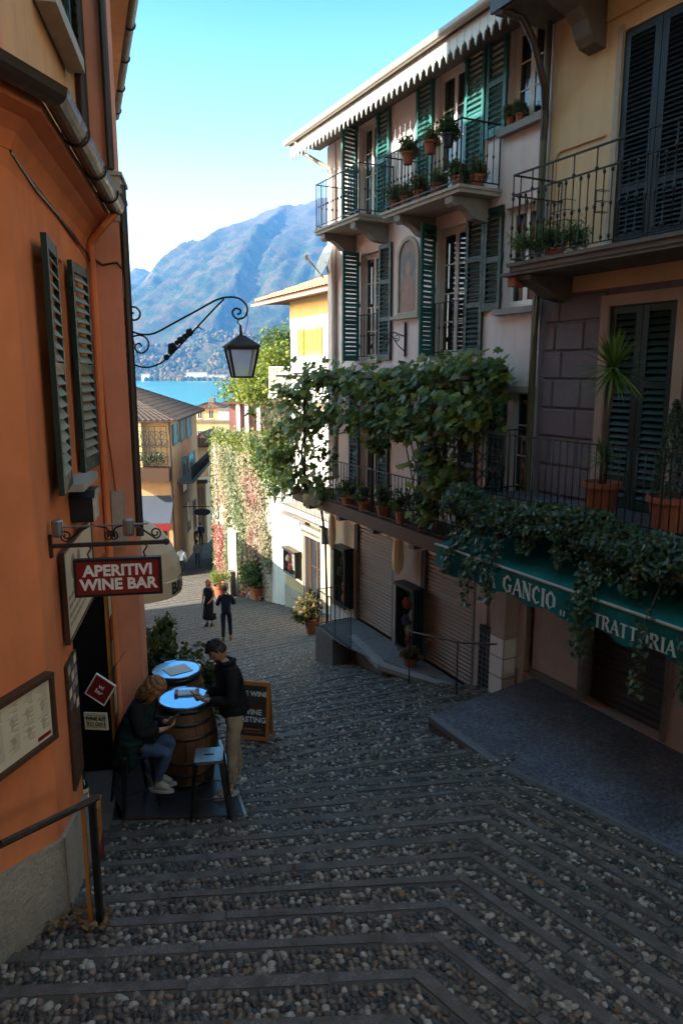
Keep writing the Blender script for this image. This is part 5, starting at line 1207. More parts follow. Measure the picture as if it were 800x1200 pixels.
# planter plants along the terrace rail of the pink house
for k, (px, lab) in enumerate(((408,'leafy plant in a trough at the far end of the dark terrace rail'),(428,'second dark leafy plant from the far end along the terrace rail'),(450,'dark bushy plant at the middle of the terrace rail'),(472,'bushy plant right of the middle of the terrace rail'),(497,'broad-leaved plant near the trellis end of the terrace rail'))):
    p = pc(px, 588+ (px-408)*.27, .85); t_ = thing('terrace_plant', lab, 'plant', p+Vector((0,0,-.1)), 0, 'plants along the terrace rail', base=tuple(p+Vector((0,0,-.1))))
    part('pot', MB().lathe([(.11,-.2),(.15,.08),(.165,.08),(.165,.11),(.13,.11)], p+Vector((0,0,-.0)), 10), M['terracotta'], t_)
    leaves('leaves', clump(p+Vector((0,0,.3)), (.28,.22,.28), 170, .2), .12, M['oleander'], 'oval', t_)
# ------------------------------------------------------------------ ivy hedge along the trattoria terrace edge
ih = thing('ivy_hedge', 'thick dark ivy hedge hanging over the green awning from the terrace edge', 'hedge', YEL.w(-2, 1.1, -2.2), 0, base=tuple(YEL.w(-2, 1.1, -2.2)))
P_ = []; Nn = []
def ivy(s, o, z, n=(0,.8,.6)): P_.append(tuple(YEL.w(s, o, z))); Nn.append((YEL.n[0]*n[1]-0, YEL.n[1]*n[1], n[2]))
for k in range(11500):
    s = random.uniform(-6.0, .5); a = random.uniform(-.5, 2.4)
    rr_ = .275*(1+.35*MN.noise(Vector((s*1.5, a, 3)))+.2*MN.noise(Vector((s*4, a*2, 7))))*random.uniform(.7, 1.02)
    ivy(s, 1.16+rr_*math.cos(a)*1.05, -2.10+rr_*math.sin(a)*1.05+.06*math.sin(s*2.2))
for s0, ln, n in ((.05,.85,260),(-.42,1.25,170),(-.62,.7,90),(-.92,1.05,170),(-.2,.4,120),(-1.4,.22,80),(-2.1,.25,80),(-2.72,1.25,430),(-2.6,.5,160),(-3.3,.3,100),(-3.62,1.5,80),(-4.25,1.25,170),(-4.7,.6,160),(-3.0,.25,70)):
    for k in range(n):
        t = random.random()**1.2; zz = -2.25-ln*t; oo = 1.3+min(.28, t*ln*.45) if zz > -2.75 else 1.56+.05*random.random()
        ivy(s0+random.gauss(0, .10*(1-.55*t)), oo+random.uniform(-.02,.08), zz)
leaves('ivy_leaves', P_, .074, M['ivy'], 'ivy', ih, Nn, .8, .55)
st = MB()
for s0, ln in ((.05,.85),(-.45,1.25),(-.9,1.05),(-2.72,1.25),(-3.62,1.5),(-4.1,1.25)): st.tube([YEL.w(s0,1.2,-2.1), YEL.w(s0,1.42,-2.5), YEL.w(s0,1.56,-2.75), YEL.w(s0+.04,1.56,-2.25-ln)], .008, 4)
part('stems', st, M['bark'], ih, kind='stuff')
# ================================================================== PEOPLE
def skin_obj(name, J, E, mat, parent, root, sub=2, extra=None, folds=0, quilt=0):
    names = list(J); ix = {n: i for i, n in enumerate(names)}
    me = bpy.data.meshes.new(name); me.from_pydata([J[n][0] for n in names], [(ix[a], ix[b_]) for a, b_ in E], [])
    o = bpy.data.objects.new(name, me); COL.objects.link(o)
    bm = bmesh.new(); bm.from_mesh(me); lay = bm.verts.layers.skin.verify()
    bm.verts.ensure_lookup_table()
    for n in names:
        r = J[n][1]; bm.verts[ix[n]][lay].radius = r if isinstance(r, tuple) else (r, r)
        bm.verts[ix[n]][lay].use_root = (n == root)
    bm.to_mesh(me); bm.free()
    md = o.modifiers.new('s', 'SKIN'); md.use_smooth_shade = True; sb = o.modifiers.new('u', 'SUBSURF'); sb.levels = sub; sb.render_levels = sub
    dg = bpy.context.evaluated_depsgraph_get(); me2 = bpy.data.meshes.new_from_object(o.evaluated_get(dg)); o.modifiers.clear(); o.data = me2; bpy.data.meshes.remove(me)
    if folds or quilt:
        n = len(me2.vertices); co = np.empty(n*3, np.float32); me2.vertices.foreach_get('co', co); co = co.reshape(-1,3); nr = np.array([v.normal[:] for v in me2.vertices])
        for i in range(n):
            x, y, z = co[i]; d = folds*(MN.noise(Vector((x*9+z*6, y*9, z*11)))+.6*MN.noise(Vector((x*20, y*20, z*26+x*12))))
            if quilt: d += quilt*(abs(math.sin(z*math.pi/.085+.6*x))-.6)
            co[i] += nr[i]*d
        me2.vertices.foreach_set('co', co.ravel()); me2.update()
    me2.materials.clear()
    for m in (mat if isinstance(mat, list) else [mat]): me2.materials.append(m)
    if extra:
        bm = bmesh.new(); bm.from_mesh(me2)
        for v, f, mi in extra:
            vs = [bm.verts.new(p) for p in v]
            for q in f:
                try: fc = bm.faces.new([vs[i] for i in q]); fc.material_index = mi; fc.smooth = True
                except ValueError: pass
        bm.to_mesh(me2); bm.free()
    me2.name = name; o.parent = parent; return o
def sphere_vf(n=20, m=14):
    V = [(0,0,-1)]; F = []
    for i in range(1, m):
        a = math.pi*i/m
        for k in range(n):
            t = 2*math.pi*k/n; V.append((math.sin(a)*math.cos(t), math.sin(a)*math.sin(t), -math.cos(a)))
    V.append((0,0,1)); T = len(V)-1
    for k in range(n): F.append((0, 1+(k+1)%n, 1+k)); F.append((T, T-n+k, T-n+(k+1)%n))
    for i in range(m-2):
        for k in range(n): F.append((1+i*n+k, 1+i*n+(k+1)%n, 1+(i+1)*n+(k+1)%n, 1+(i+1)*n+k))
    return V, F
def head_point(d, k=1.0):
    dx, dy, dz = d; x, y, z = dx*.074, dy*.092, dz*.115
    if dz < -.1: t = min(1, (-.1-dz)/.9); x *= 1-.30*t; y = y*(1-.12*t)+.014*t*max(dy, 0)
    g = lambda cx, cy, cz, s: math.exp(-((dx-cx)**2+(dy-cy)**2+(dz-cz)**2)/s)
    y += .026*g(0,1,-.16,.035)+.010*g(0,1,.05,.02)+.006*g(0,.95,.25,.06)+.010*g(0,.6,-.8,.06)+.006*g(0,.9,-.5,.03)
    y -= .012*(g(.36,.9,.1,.03)+g(-.36,.9,.1,.03))
    return Vector((x*k, y*k, z*k))
def head_parts(Mx):
    """skin ball with face, ears, eyes, lips -> list for skin_obj(extra)"""
    V, F = sphere_vf(28, 20); out = [([Mx@head_point(v) for v in V], F, 0)]
    v8, f8 = sphere_vf(8, 6)
    for s in (-1, 1):
        out.append(([Mx@Vector((s*.073+p[0]*.008, -.008+p[1]*.02, -.005+p[2]*.032)) for p in v8], f8, 0))
        out.append(([Mx@Vector((s*.030+p[0]*.012, .076+p[1]*.009, .012+p[2]*.007)) for p in v8], f8, 1))
        out.append(([Mx@Vector((s*.030+p[0]*.0055, .0835+p[1]*.003, .012+p[2]*.0055)) for p in v8], f8, 2))
        out.append(([Mx@Vector((s*.031+p[0]*.018, .084+p[1]*.006, .030+p[2]*.0035)) for p in v8], f8, 2))
    out.append(([Mx@Vector((p[0]*.022, .092+p[1]*.006, -.052+p[2]*.006)) for p in v8], f8, 3))
    return out
def hair_obj(parent, Mx, mat, style):
    V, F = sphere_vf(32, 22); vs = []; keep = []
    for i, d in enumerate(V):
        dx, dy, dz = d; p = head_point(d, 1.0)
        n = Vector((dx/.074, dy/.092, dz/.115)).normalized()
        nz = MN.noise(Vector((dx*5, dy*5, dz*5)))*.35+(.25*math.sin(dx*22+dz*9)*.5 if style == 'short' else 0)
        if style == 'short':
            on = dz > (.52 if dy > .35 else (.08 if dy > -.1 else -.35)); k = .010+.007*nz+(.010 if dy > .2 and dz > .55 else 0)
        else:
            on = dz > .40 or dy < (.45 if dz > -.1 else .30); k = .024+.004*nz
            if style == 'long' and dz < .1: p.z -= .15*min(1, (.1-dz)); p.y -= .01; p.x *= 1+.18*min(1,(.1-dz))+.05*math.sin(dx*30+dy*17)*min(1,(.1-dz))
            if style == 'bob' and dz < .1: p.z -= .055*min(1, (.1-dz)); p.x *= 1+.2*min(1,(.1-dz))
        vs.append(Mx@(p+n*k)); keep.append(on)
    fs = [f for f in F if all(keep[i] for i in f)]
    pts = list(vs); nst = 0 if len(parent.children) and parent.get('low') else (240 if style != 'short' else 130)
    for q in range(nst):
        a = random.uniform(0, 6.28); el0 = random.uniform(.62, 1.0) if style == 'short' else random.uniform(.93, 1.)
        strand = []; L = 5
        for i in range(L+1):
            u = i/L; e_ = el0-(1.6 if style != 'short' else .3)*u*random.uniform(.9,1.1); aa = a+(.25 if style == 'short' else .05)*u*math.sin(q)
            if style != 'short' and math.sin(aa) > .75 and e_ < .35: break
            dz = math.sin(max(e_, -.6)*1.45); dr = math.cos(e_*1.45); d = (dr*math.cos(aa), dr*math.sin(aa), dz); p = head_point(d); n_ = Vector((d[0]/.074, d[1]/.092, d[2]/.115)).normalized()
            if style != 'short' and dz < .1: p.z -= (.15 if style == 'long' else .075)*min(1, (.1-dz)*1.2); p.x *= 1.1
            strand.append((Mx@(p+n_*((.015 if style == 'short' else .0265)+(.006 if style == 'short' else .0025)*math.sin(q*3.3))), Mx.to_3x3()@Vector((-math.sin(aa), math.cos(aa), 0))))
        for i in range(len(strand)-1):
            (p0, t0), (p1, t1) = strand[i], strand[i+1]; wq = .006 if style == 'short' else .0028; w0, w1 = wq*(1-i/L*.5), wq*(1-(i+1)/L*.6); b0 = len(pts)
            pts += [p0-t0*w0, p0+t0*w0, p1+t1*w1, p1-t1*w1]; fs.append((b0, b0+1, b0+2, b0+3))
    vs = pts
    me = bpy.data.meshes.new('hair'); me.from_pydata([v[:] for v in vs], [], fs)
    bm = bmesh.new(); bm.from_mesh(me); bmesh.ops.delete(bm, geom=[v for v in bm.verts if not v.link_faces], context='VERTS'); bm.to_mesh(me); bm.free()
    me.materials.append(mat); me.polygons.foreach_set('use_smooth', [True]*len(me.polygons))
    o = bpy.data.objects.new('hair', me); COL.objects.link(o); o.parent = parent; md = o.modifiers.new('t', 'SOLIDIFY'); md.thickness = .012; md.offset = -1
    return o
def skinmat(name, c):
    m, t, b = nodes(name); t.links.new(mixc(t, noise(t, 20, 4), dk(c, .82), c), b.inputs['Base Color']); b.inputs['Roughness'].default_value = .5
    b.inputs['Subsurface Weight'].default_value = .12; b.inputs['Subsurface Radius'].default_value = (.02,.008,.004); return m
M['skin'] = skinmat('skin', (.50,.26,.17)); M['eye'] = plain('eye_white', (.6,.58,.55), .3, 0, .05); M['iris'] = plain('dark_iris', (.03,.02,.015), .4, 0, .1); M['lip'] = plain('lip', (.34,.12,.10), .5, 0, .1)
SK = [M['skin'], M['eye'], M['iris'], M['lip']]
def cloth(name, c, var=.3, sc=14, b_=.35): return plain(name, c, .85, 0, var, sc, b_, .2)
BASEJ = dict(pel=(0,0,.97), waist=(0,.01,1.12), chest=(0,0,1.31), nb=(0,-.015,1.46), neck=(0,.005,1.545), shL=(-.185,-.01,1.41), elL=(-.235,-.03,1.13), wrL=(-.25,.05,.90), shR=(.185,-.01,1.41), elR=(.235,-.03,1.13), wrR=(.25,.05,.90),
  hipL=(-.09,0,.93), knL=(-.10,.02,.51), anL=(-.105,-.02,.095), toeL=(-.115,.13,.035), hipR=(.09,0,.93), knR=(.10,.02,.51), anR=(.105,-.02,.095), toeR=(.115,.13,.035))
BR = dict(pel=.10, waist=.105, chest=.135, nb=.06, neck=.052, shL=.055, elL=.04, wrL=.027, hipL=.066, knL=.048, anL=.036, toeL=.028)
def human(label, loc, rot, scale, pose=None, head=(0,0), hairmat=None, style='short', top=None, legs=None, shoes=None, hands=None, skirt=None, sleeve=True, group=None, topname='jacket', coat=None, lowpoly=False, bulk=1.0, top_hem=None):
    t_ = thing('person', label, 'person', loc, rot, group); t_.scale = (scale,)*3
    if lowpoly: t_['low'] = 1
    J = {k: Vector(v) for k, v in BASEJ.items()}
    for k, v in (pose or {}).items(): J[k] = Vector(v)
    rad = lambda k: BR[k] if k in BR else BR[k[:-1]+'L']
    B = {k: (tuple(v), rad(k)) for k, v in J.items()}
    E = [('pel','waist'),('waist','chest'),('chest','nb'),('nb','neck')]
    for s in 'LR': E += [('chest','sh'+s),('sh'+s,'el'+s),('el'+s,'wr'+s),('pel','hip'+s),('hip'+s,'kn'+s),('kn'+s,'an'+s),('an'+s,'toe'+s)]
    # hands: palm, four fingers of unequal length, thumb from the side of the palm
    for s in 'LR':
        w = J['wr'+s]; f = (w-J['el'+s]).normalized(); sg = -1 if s == 'L' else 1
        hd_ = (hands or {}).get(s); f = Vector(hd_[0]).normalized() if hd_ else f
        pn = Vector(hd_[1]).normalized() if hd_ else Vector((-sg,0,0)); sd = f.cross(pn).normalized()
        pm_ = w+f*.05; B['pa'+s] = (tuple(pm_), (.033,.016)); E.append(('wr'+s,'pa'+s))
        if lowpoly: B['fi'+s] = (tuple(w+f*.14), .014); E.append(('pa'+s,'fi'+s)); continue
        for q, (off, ln) in enumerate(((-.028,.066),(-.010,.076),(.010,.071),(.027,.056))):
            k0 = pm_+f*.042+sd*off; k1 = k0+(f*.8+pn*.35).normalized()*ln*.55; k2 = k1+(f*.45+pn*.8).normalized()*ln*.5
            for nm, p, r in ((f'k{q}{s}',k0,.0095),(f'm{q}{s}',k1,.0085),(f't{q}{s}',k2,.0075)): B[nm] = (tuple(p), r)
            E += [('pa'+s,f'k{q}{s}'),(f'k{q}{s}',f'm{q}{s}'),(f'm{q}{s}',f't{q}{s}')]
        a0 = w+f*.022-sd*.03; a1 = a0+(f*.55-sd*.6+pn*.35).normalized()*.035; a2 = a1+(f*.85+pn*.3).normalized()*.03
        B['h0'+s] = (tuple(a0), .013); B['h1'+s] = (tuple(a1), .0105); B['h2'+s] = (tuple(a2), .009); E += [('wr'+s,'h0'+s),('h0'+s,'h1'+s),('h1'+s,'h2'+s)]
    pitch, yaw = head
    nk = J['neck']; up = (J['neck']-J['nb']).normalized()
    Mx = Matrix.Translation(nk+Vector((0,.018+.035*math.sin(pitch),.105-.03*abs(math.sin(pitch)))))@Matrix.Rotation(yaw,4,'Z')@Matrix.Rotation(-pitch,4,'X')
    skin_obj('body', B, E, SK, t_, 'pel', 1 if lowpoly else 2, head_parts(Mx))
    hair_obj(t_, Mx, hairmat or M['iris'], style)
    j = lambda k: tuple(J[k])
    if legs:
        T_ = {'pel': (j('pel'), .158*bulk), 'w': (tuple(J['pel'].lerp(J['waist'],.45)), .135*bulk)}; e = [('pel','w')]
        for s in 'LR':
            T_['h'+s] = (j('hip'+s), .098); T_['k'+s] = (j('kn'+s), .072); T_['m'+s] = (tuple(J['kn'+s].lerp(J['an'+s],.5)+Vector((0,-.01,0))), .064); T_['a'+s] = (tuple(J['an'+s]+(J['kn'+s]-J['an'+s])*.07), .058)
            e += [('pel','h'+s),('h'+s,'k'+s),('k'+s,'m'+s),('m'+s,'a'+s)]
        skin_obj('trousers', T_, e, legs, t_, 'pel', 2 if lowpoly else 3, folds=0 if lowpoly else .013)
    if top:
        hem = top_hem if top_hem is not None else .0
        T_ = {'hem': (tuple(J['pel']+Vector((0,0,-.08-hem))), .172*bulk), 'pel': (tuple(J['pel']+Vector((0,0,.05))), .16*bulk), 'w': (j('waist'), .152*bulk), 'c': (j('chest'), .168*bulk), 'n': (tuple(J['nb']+Vector((0,0,-.01))), .088)}
        e = [('hem','pel'),('pel','w'),('w','c'),('c','n')]
        for s in 'LR':
            if sleeve:
                T_['s'+s] = (j('sh'+s), .082*bulk); T_['e'+s] = (j('el'+s), .065*bulk); T_['r'+s] = (tuple(J['wr'+s].lerp(J['el'+s],.08)), .046); e += [('c','s'+s),('s'+s,'e'+s),('e'+s,'r'+s)]
            else: T_['s'+s] = (j('sh'+s), .066); e += [('c','s'+s)]
        skin_obj(topname, T_, e, top, t_, 'c', 2 if lowpoly else 3, folds=0 if lowpoly else .014)
        if sleeve:
            d = (J['nb']-J['chest']).normalized()
            cm = MB(); cm.tube([J['nb']+Vector((.085*math.cos(a), .085*math.sin(a)-.01, .03+.012*math.sin(2*a))) for a in np.linspace(0, 2*math.pi, 15)], .026, 6); part('collar', cm, top, t_, True, loc=(0,0,0))
    if skirt:
        mat, zb, r0, r1 = skirt; n = 14
        mb = MB(); rows = 7
        prof = []
        for i in range(rows+1):
            u = i/rows; prof.append((r0+(r1-r0)*u**.8, J['pel'].z+.12-(J['pel'].z+.12-zb)*u))
        mb.lathe(prof, (0,0,0), 18, 1, .85); part('skirt', mb, mat, t_, True, loc=(0,0,0))
    if coat: 
        T_, e, mat, nm = coat; skin_obj(nm, T_, e, mat, t_, list(T_)[0], 3, folds=.01, quilt=.012)
    for s in 'LR':
        a = J['an'+s]; to = J['toe'+s]; mt = shoes or M['iris']; d = (to-a); d.z = 0; d.normalize(); zb = a.z-.095
        sole = MB(); n = 16; dirx = Vector((d.y,-d.x,0))
        outline = [(math.sin(t)*.047*(1 if math.cos(t) < 0 else 1.08), .055+math.cos(t)*.145) for t in np.linspace(0, 2*math.pi, n, endpoint=False)]
        sole.prism([((a+dirx*x+d*y).x, (a+dirx*x+d*y).y) for x, y in outline], zb+.0, zb+.028, 'z')
        o = part('shoe', sole, M['sole'] if shoes is M.get('sneaker') else mt, t_, loc=(0,0,0))
        up_ = {'a': (tuple(a+Vector((0,0,.02))), .05), 'h': (tuple(a-d*.03+Vector((0,0,-.045))), .046), 'm': (tuple(a+d*.07+Vector((0,0,-.035))), .044), 't': (tuple(a+d*.155+Vector((0,0,-.05))), (.036,.026))}
        skin_obj('upper', up_, [('a','m'),('h','m'),('m','t')], mt, o, 'm', 1)
    return t_
def onground(px, py, dz=0):
    a, b_ = ray(px, py); lo, hi = 2., 70.
    for _ in range(40):
        m_ = (lo+hi)/2
        if b_*m_ > ground(a*m_, m_)+dz: lo = m_
        else: hi = m_
    return Vector((a*lo, lo, b_*lo))
def face_rot(dx, dy): return math.atan2(-dx, dy)
M['sole'] = plain('worn_sole', (.42,.39,.34), .7, 0, .3, 20); M['sneaker'] = plain('pale_sneaker', (.42,.36,.29), .7, 0, .35, 30, .2); M['hair_dark'] = plain('dark_brown_hair', (.028,.018,.013), .5, 0, .4, 60, .5, stretch=(4,4,.6))
M['hair_ginger'] = plain('ginger_hair', (.42,.19,.075), .42, 0, .55, 45, .6, stretch=(5,5,.35)); M['hair_red'] = plain('red_hair', (.42,.075,.03), .5, 0, .3, 40, .4)
M['black_cloth'] = cloth('black_coat_cloth', (.012,.012,.013)); M['khaki'] = cloth('khaki_trousers', (.32,.25,.17), .28, 9, .5); M['jeans'] = cloth('blue_jeans', (.055,.085,.16), .35, 12); M['greenvest'] = cloth('dark_green_padded_vest', (.012,.035,.030), .3, 10, .6)
M['navy'] = cloth('navy_cloth', (.016,.018,.030)); M['greycloth'] = cloth('grey_cloth', (.25,.26,.28)); M['palecloth'] = cloth('pale_blue_cloth', (.42,.46,.52))
PZ = -4.70
# ---- terrace deck of the wine bar
dk_ = thing('bar_deck', 'dark level deck under the barrel tables beside the orange wall', 'deck', lev(215,955,PZ), 0, base=tuple(lev(215,955,PZ)))
dp = [lev(146,957,PZ), lev(286,955,PZ), lev(256,868,PZ), Vector((-1.95,9.35,PZ)), Vector((-3.0,9.3,PZ)), LEFT.w(-2.6,.02,PZ)]
part('boards', MB().prism([(p.x,p.y) for p in dp], -5.9, PZ, 'z'), M['deck'], dk_)
part('edge_strip', MB().bar(dp[1]+Vector((.015,0,-.02)), dp[2]+Vector((.015,0,-.02)), .03, .06), M['steel'], dk_)
part('front_strip', MB().bar(dp[0]+Vector((0,-.015,-.03)), dp[1]+Vector((0,-.015,-.03)), .03, .07), M['brown_wood'], dk_)
# ---- barrels used as tables
m, t, b = nodes('blue_glossy_top'); b.inputs['Base Color'].default_value = (.30,.50,.72,1); b.inputs['Metallic'].default_value = .85; b.inputs['Roughness'].default_value = .12
bump(t, b, noise(t, 3, 2), .03, .01); M['bartop'] = m
def barrel(label):
    t_ = thing('barrel_table', label, 'barrel', (0,0,0), 0, 'wine barrels used as tables')
    H = 1.0; pr = lambda z: .285+.075*math.sin(math.pi*min(1,max(0,z/H)))
    ns = 18
    for k in range(ns):
        a0, a1 = 2*math.pi*k/ns+.008, 2*math.pi*(k+1)/ns-.008; mb = MB(); vs = []; fs = []; nz = 7
        for i in range(nz+1):
            z = H*i/nz; r = pr(z)+random.uniform(-.001,.001)
            vs += [(r*math.cos(a0),r*math.sin(a0),z),(r*1.003*math.cos((a0+a1)/2),r*1.003*math.sin((a0+a1)/2),z),(r*math.cos(a1),r*math.sin(a1),z),((r-.03)*math.cos(a1),(r-.03)*math.sin(a1),z),((r-.03)*math.cos(a0),(r-.03)*math.sin(a0),z)]
        for i in range(nz):
            b0, b1 = i*5, i*5+5
            fs += [(b0+q,b0+(q+1)%5,b1+(q+1)%5,b1+q) for q in range(5)]
        fs += [(0,1,2,3,4),(nz*5,nz*5+1,nz*5+2,nz*5+3,nz*5+4)]
        part('stave', mb.add(vs, fs), M['wood'], t_, loc=(0,0,0))
    for z0, z1 in ((.02,.075),(.17,.21),(.33,.37),(.63,.67),(.79,.83),(.925,.98)):
        part('hoop', MB().lathe([(pr(z0)+.001,z0),(pr(z0)+.0055,z0),(pr(z1)+.0055,z1),(pr(z1)+.001,z1)], (0,0,0), 32), M['gunmetal'], t_, True, loc=(0,0,0))
    part('tabletop', MB().lathe([(.29,.985),(.305,.99),(.305,1.012),(.295,1.018),(.285,1.008),(.001,1.006)], (0,0,0), 36), M['bartop'], t_, loc=(0,0,0))
    return t_
b1 = barrel('oak wine barrel with glossy blue top between the seated woman and standing man'); bp1 = lev(217,818,PZ+1.0); b1.location = (bp1.x, bp1.y, PZ)
bp2 = lev(207,785,PZ+1.0); b2_ = clone(b1, (bp2.x, bp2.y, PZ), .4, 'oak wine barrel behind, with a pale paper mat on its blue top')
pmz = PZ+1.012
t_ = thing('paper_mat', 'white square paper mat lying on the rear barrel top', 'place mat', (bp2.x+.02, bp2.y-.02, pmz), R(38)); part('sheet', MB().box(-.15,.15,-.13,.13,0,.003), M['white_letter'], t_, loc=(0,0,0))
t_ = thing('wine_list', 'white folded wine list with dark red ends on the front barrel', 'menu', (bp1.x-.0, bp1.y+.10, pmz), R(8)); part('sheet', MB().box(-.10,.10,-.06,.06,0,.018), M['white_letter'], t_, loc=(0,0,0))
for s in (-1, 1): part('red_end', MB().box(s*.12-.02,s*.12+.02,-.065,.065,0,.028), M['red_panel'], t_, loc=(0,0,0))
# ---- metal stools
def stool(label):
    t_ = thing('bar_stool', label, 'stool', (0,0,0), 0, 'metal bar stools at the barrels'); h = .66
    st = MB(); st.prism([(-.15,-.13),(-.13,-.15),(.13,-.15),(.15,-.13),(.15,.13),(.13,.15),(-.13,.15),(-.15,.13)], h-.035, h, 'z'); part('seat', st, M['steel'], t_, loc=(0,0,0))
    part('grip_hole', MB().box(-.05,.05,-.012,.012,h,h+.0015), M['dark'], t_, loc=(0,0,0))
    for sx in (-1,1):
        for sy in (-1,1):
            a = Vector((sx*.135,sy*.135,h-.03)); c = Vector((sx*.205,sy*.205,.0)); mb = MB(); n = Vector((sx,sy,0)).normalized()*.004; e = Vector((sx,-sy,0)).normalized()
            for d in (e*1, ):
                mb.hexa([c-e*.014-n*3,c+e*.014-n*3,c+e*.014+n*2,c-e*.014+n*2],[a-e*.032-n*3,a+e*.032-n*3,a+e*.032+n*2,a-e*.032+n*2])
            part('leg', mb, M['gunmetal'], t_, loc=(0,0,0))
    for z, w in ((.24,.178),(.42,.162)):
        for (x0,y0),(x1,y1) in (((-1,-1),(1,-1)),((1,-1),(1,1)),((1,1),(-1,1)),((-1,1),(-1,-1))):
            if z > .3 and y0 == y1: continue
            part('rung', MB().bar((x0*w,y0*w,z),(x1*w,y1*w,z),.022,.008), M['gunmetal'], t_, loc=(0,0,0))
    return t_
sp = lev(245,884,PZ+.66); s1 = stool('empty dark metal bar stool before the front barrel'); s1.location = (sp.x, sp.y, PZ); s1.rotation_euler = (0,0,R(8))
WS = Vector((-2.28, 7.36, PZ)); clone(s1, WS, R(35), 'bar stool with a greenish metal leg under the seated woman')
# ---- standing man with phone
mp = lev(271,922,PZ)
man = human('person standing in black jacket and khaki trousers, head bowed over hands at the front barrel', (mp.x+.06, mp.y-.02, PZ), face_rot(-.93,-.36), 1.05,
  pose=dict(waist=(0,.02,1.12), chest=(0,.05,1.31), nb=(0,.075,1.455), neck=(0,.115,1.525), shL=(-.19,.05,1.41), shR=(.19,.05,1.41), elL=(-.24,.07,1.12), wrL=(-.06,.29,1.10), elR=(.24,.07,1.12), wrR=(.06,.30,1.08), hipL=(-.09,0,.93), hipR=(.09,0,.93), knL=(-.11,.06,.51), knR=(.10,-.01,.51), anL=(-.12,.08,.095), toeL=(-.14,.23,.035), anR=(.115,-.06,.095), toeR=(.15,.09,.035)),
  head=(R(38), 0), hairmat=M['hair_dark'], style='short', top=M['black_cloth'], legs=M['khaki'], shoes=M['sneaker'], bulk=1.08, top_hem=.06, hands={'L': ((.35,.75,.2),(.5,-.1,.85)), 'R': ((-.35,.75,.2),(-.5,-.1,.85))})
mw = man.matrix_basis
ph = thing('phone', 'black phone in the hands of the standing man in black', 'phone', mw@Vector((0,.39,1.165)), man.rotation_euler[2]); part('case', MB().box(-.035,.035,-.07,.07,-.004,.004), M['blackpaint'], ph, loc=(0,0,0)); ph.rotation_euler = (R(30),0,man.rotation_euler[2])
# ---- seated woman
zs = .665
wl = dict(pel=(0,0,zs+.10), waist=(0,.05,zs+.26), chest=(0,.12,zs+.44), nb=(0,.185,zs+.575), neck=(0,.235,zs+.635), shL=(-.165,.13,zs+.53), shR=(.165,.13,zs+.53), elL=(-.20,.16,zs+.27), elR=(.20,.16,zs+.27), wrL=(-.05,.37,zs+.30), wrR=(.06,.37,zs+.27),
   hipL=(-.085,.03,zs+.08), hipR=(.085,.03,zs+.08), knL=(-.09,.42,zs+.06), knR=(.10,.44,zs+.03), anL=(-.07,.25,.30), toeL=(-.08,.39,.235), anR=(.08,.28,.32), toeR=(.09,.43,.255))
co = {'c': (wl['chest'], .178), 'w': ((0,.03,zs+.25), .178), 'p': ((0,-.05,zs+.08), .20), 'q': ((0,-.10,zs-.12), .17), 'r': ((.0,-.11,zs-.30), .13), 'n': ((0,.17,zs+.56), .10), 'sL': ((-.16,.125,zs+.52), .085), 'sR': ((.16,.125,zs+.52), .085), 'hL': ((-.15,.10,zs+.02), .09), 'hR': ((.15,.10,zs+.02), .09)}
wm = human('person seated on stool in long dark green padded vest, ginger hair, looking at phone', (WS.x, WS.y, PZ), face_rot(.97,-.10), 1.0, pose=wl, head=(R(42), R(-8)), hairmat=M['hair_ginger'], style='long', top=M['black_cloth'], legs=M['jeans'], shoes=M['sneaker'], bulk=.93,
   hands={'L': ((.25,.8,.25),(.4,-.1,.8)), 'R': ((-.2,.8,.3),(-.4,-.1,.8))}, coat=(co, [('c','w'),('w','p'),('p','q'),('q','r'),('c','n'),('c','sL'),('c','sR'),('p','hL'),('p','hR')], M['greenvest'], 'vest'))
ph = thing('phone', 'phone in a black case held by the seated ginger haired woman', 'phone', wm.matrix_basis@Vector((0,.48,zs+.385)), wm.rotation_euler[2]); part('case', MB().box(-.04,.04,-.075,.075,-.005,.005), M['blackpaint'], ph, loc=(0,0,0)); ph.rotation_euler = (R(35),0,wm.rotation_euler[2])
hb = thing('handbag', 'black handbag on the lap of the seated woman', 'bag', wm.matrix_basis@Vector((0,.25,zs+.15)), wm.rotation_euler[2])
part('pouch', MB().hexa([(-.15,-.06,0),(.15,-.06,0),(.15,.06,0),(-.15,.06,0)],[(-.12,-.04,.15),(.12,-.04,.15),(.12,.04,.15),(-.12,.04,.15)]), M['black_cloth'], hb, loc=(0,0,0))
# ---- people further down
P = onground(246,733); human('person in long black dress with red hair seen further down the stairs', P, face_rot(-.3,-.9), .98, hairmat=M['hair_red'], style='long', top=M['black_cloth'], legs=None, shoes=M['iris'], sleeve=False, skirt=(M['black_cloth'], .28, .155, .27), lowpoly=True, pose=dict(elL=(-.24,.05,1.14), wrL=(-.14,.18,1.0)), topname='bodice')
P = onground(266,750); human('person in navy jacket and dark trousers walking down the stairs, seen from behind', P, face_rot(-.25,.95), 1.0, hairmat=M['hair_dark'], style='short', top=M['navy'], legs=M['navy'], shoes=cloth('tan_shoe',(.25,.13,.06)), lowpoly=True, pose=dict(elL=(-.27,.02,1.15), wrL=(-.16,.22,1.18), elR=(.27,.02,1.15), wrR=(.16,.22,1.2), knR=(.12,.12,.52), anR=(.12,-.05,.12), toeR=(.12,.1,.05), anL=(-.12,-.1,.1), toeL=(-.13,.06,.03)))
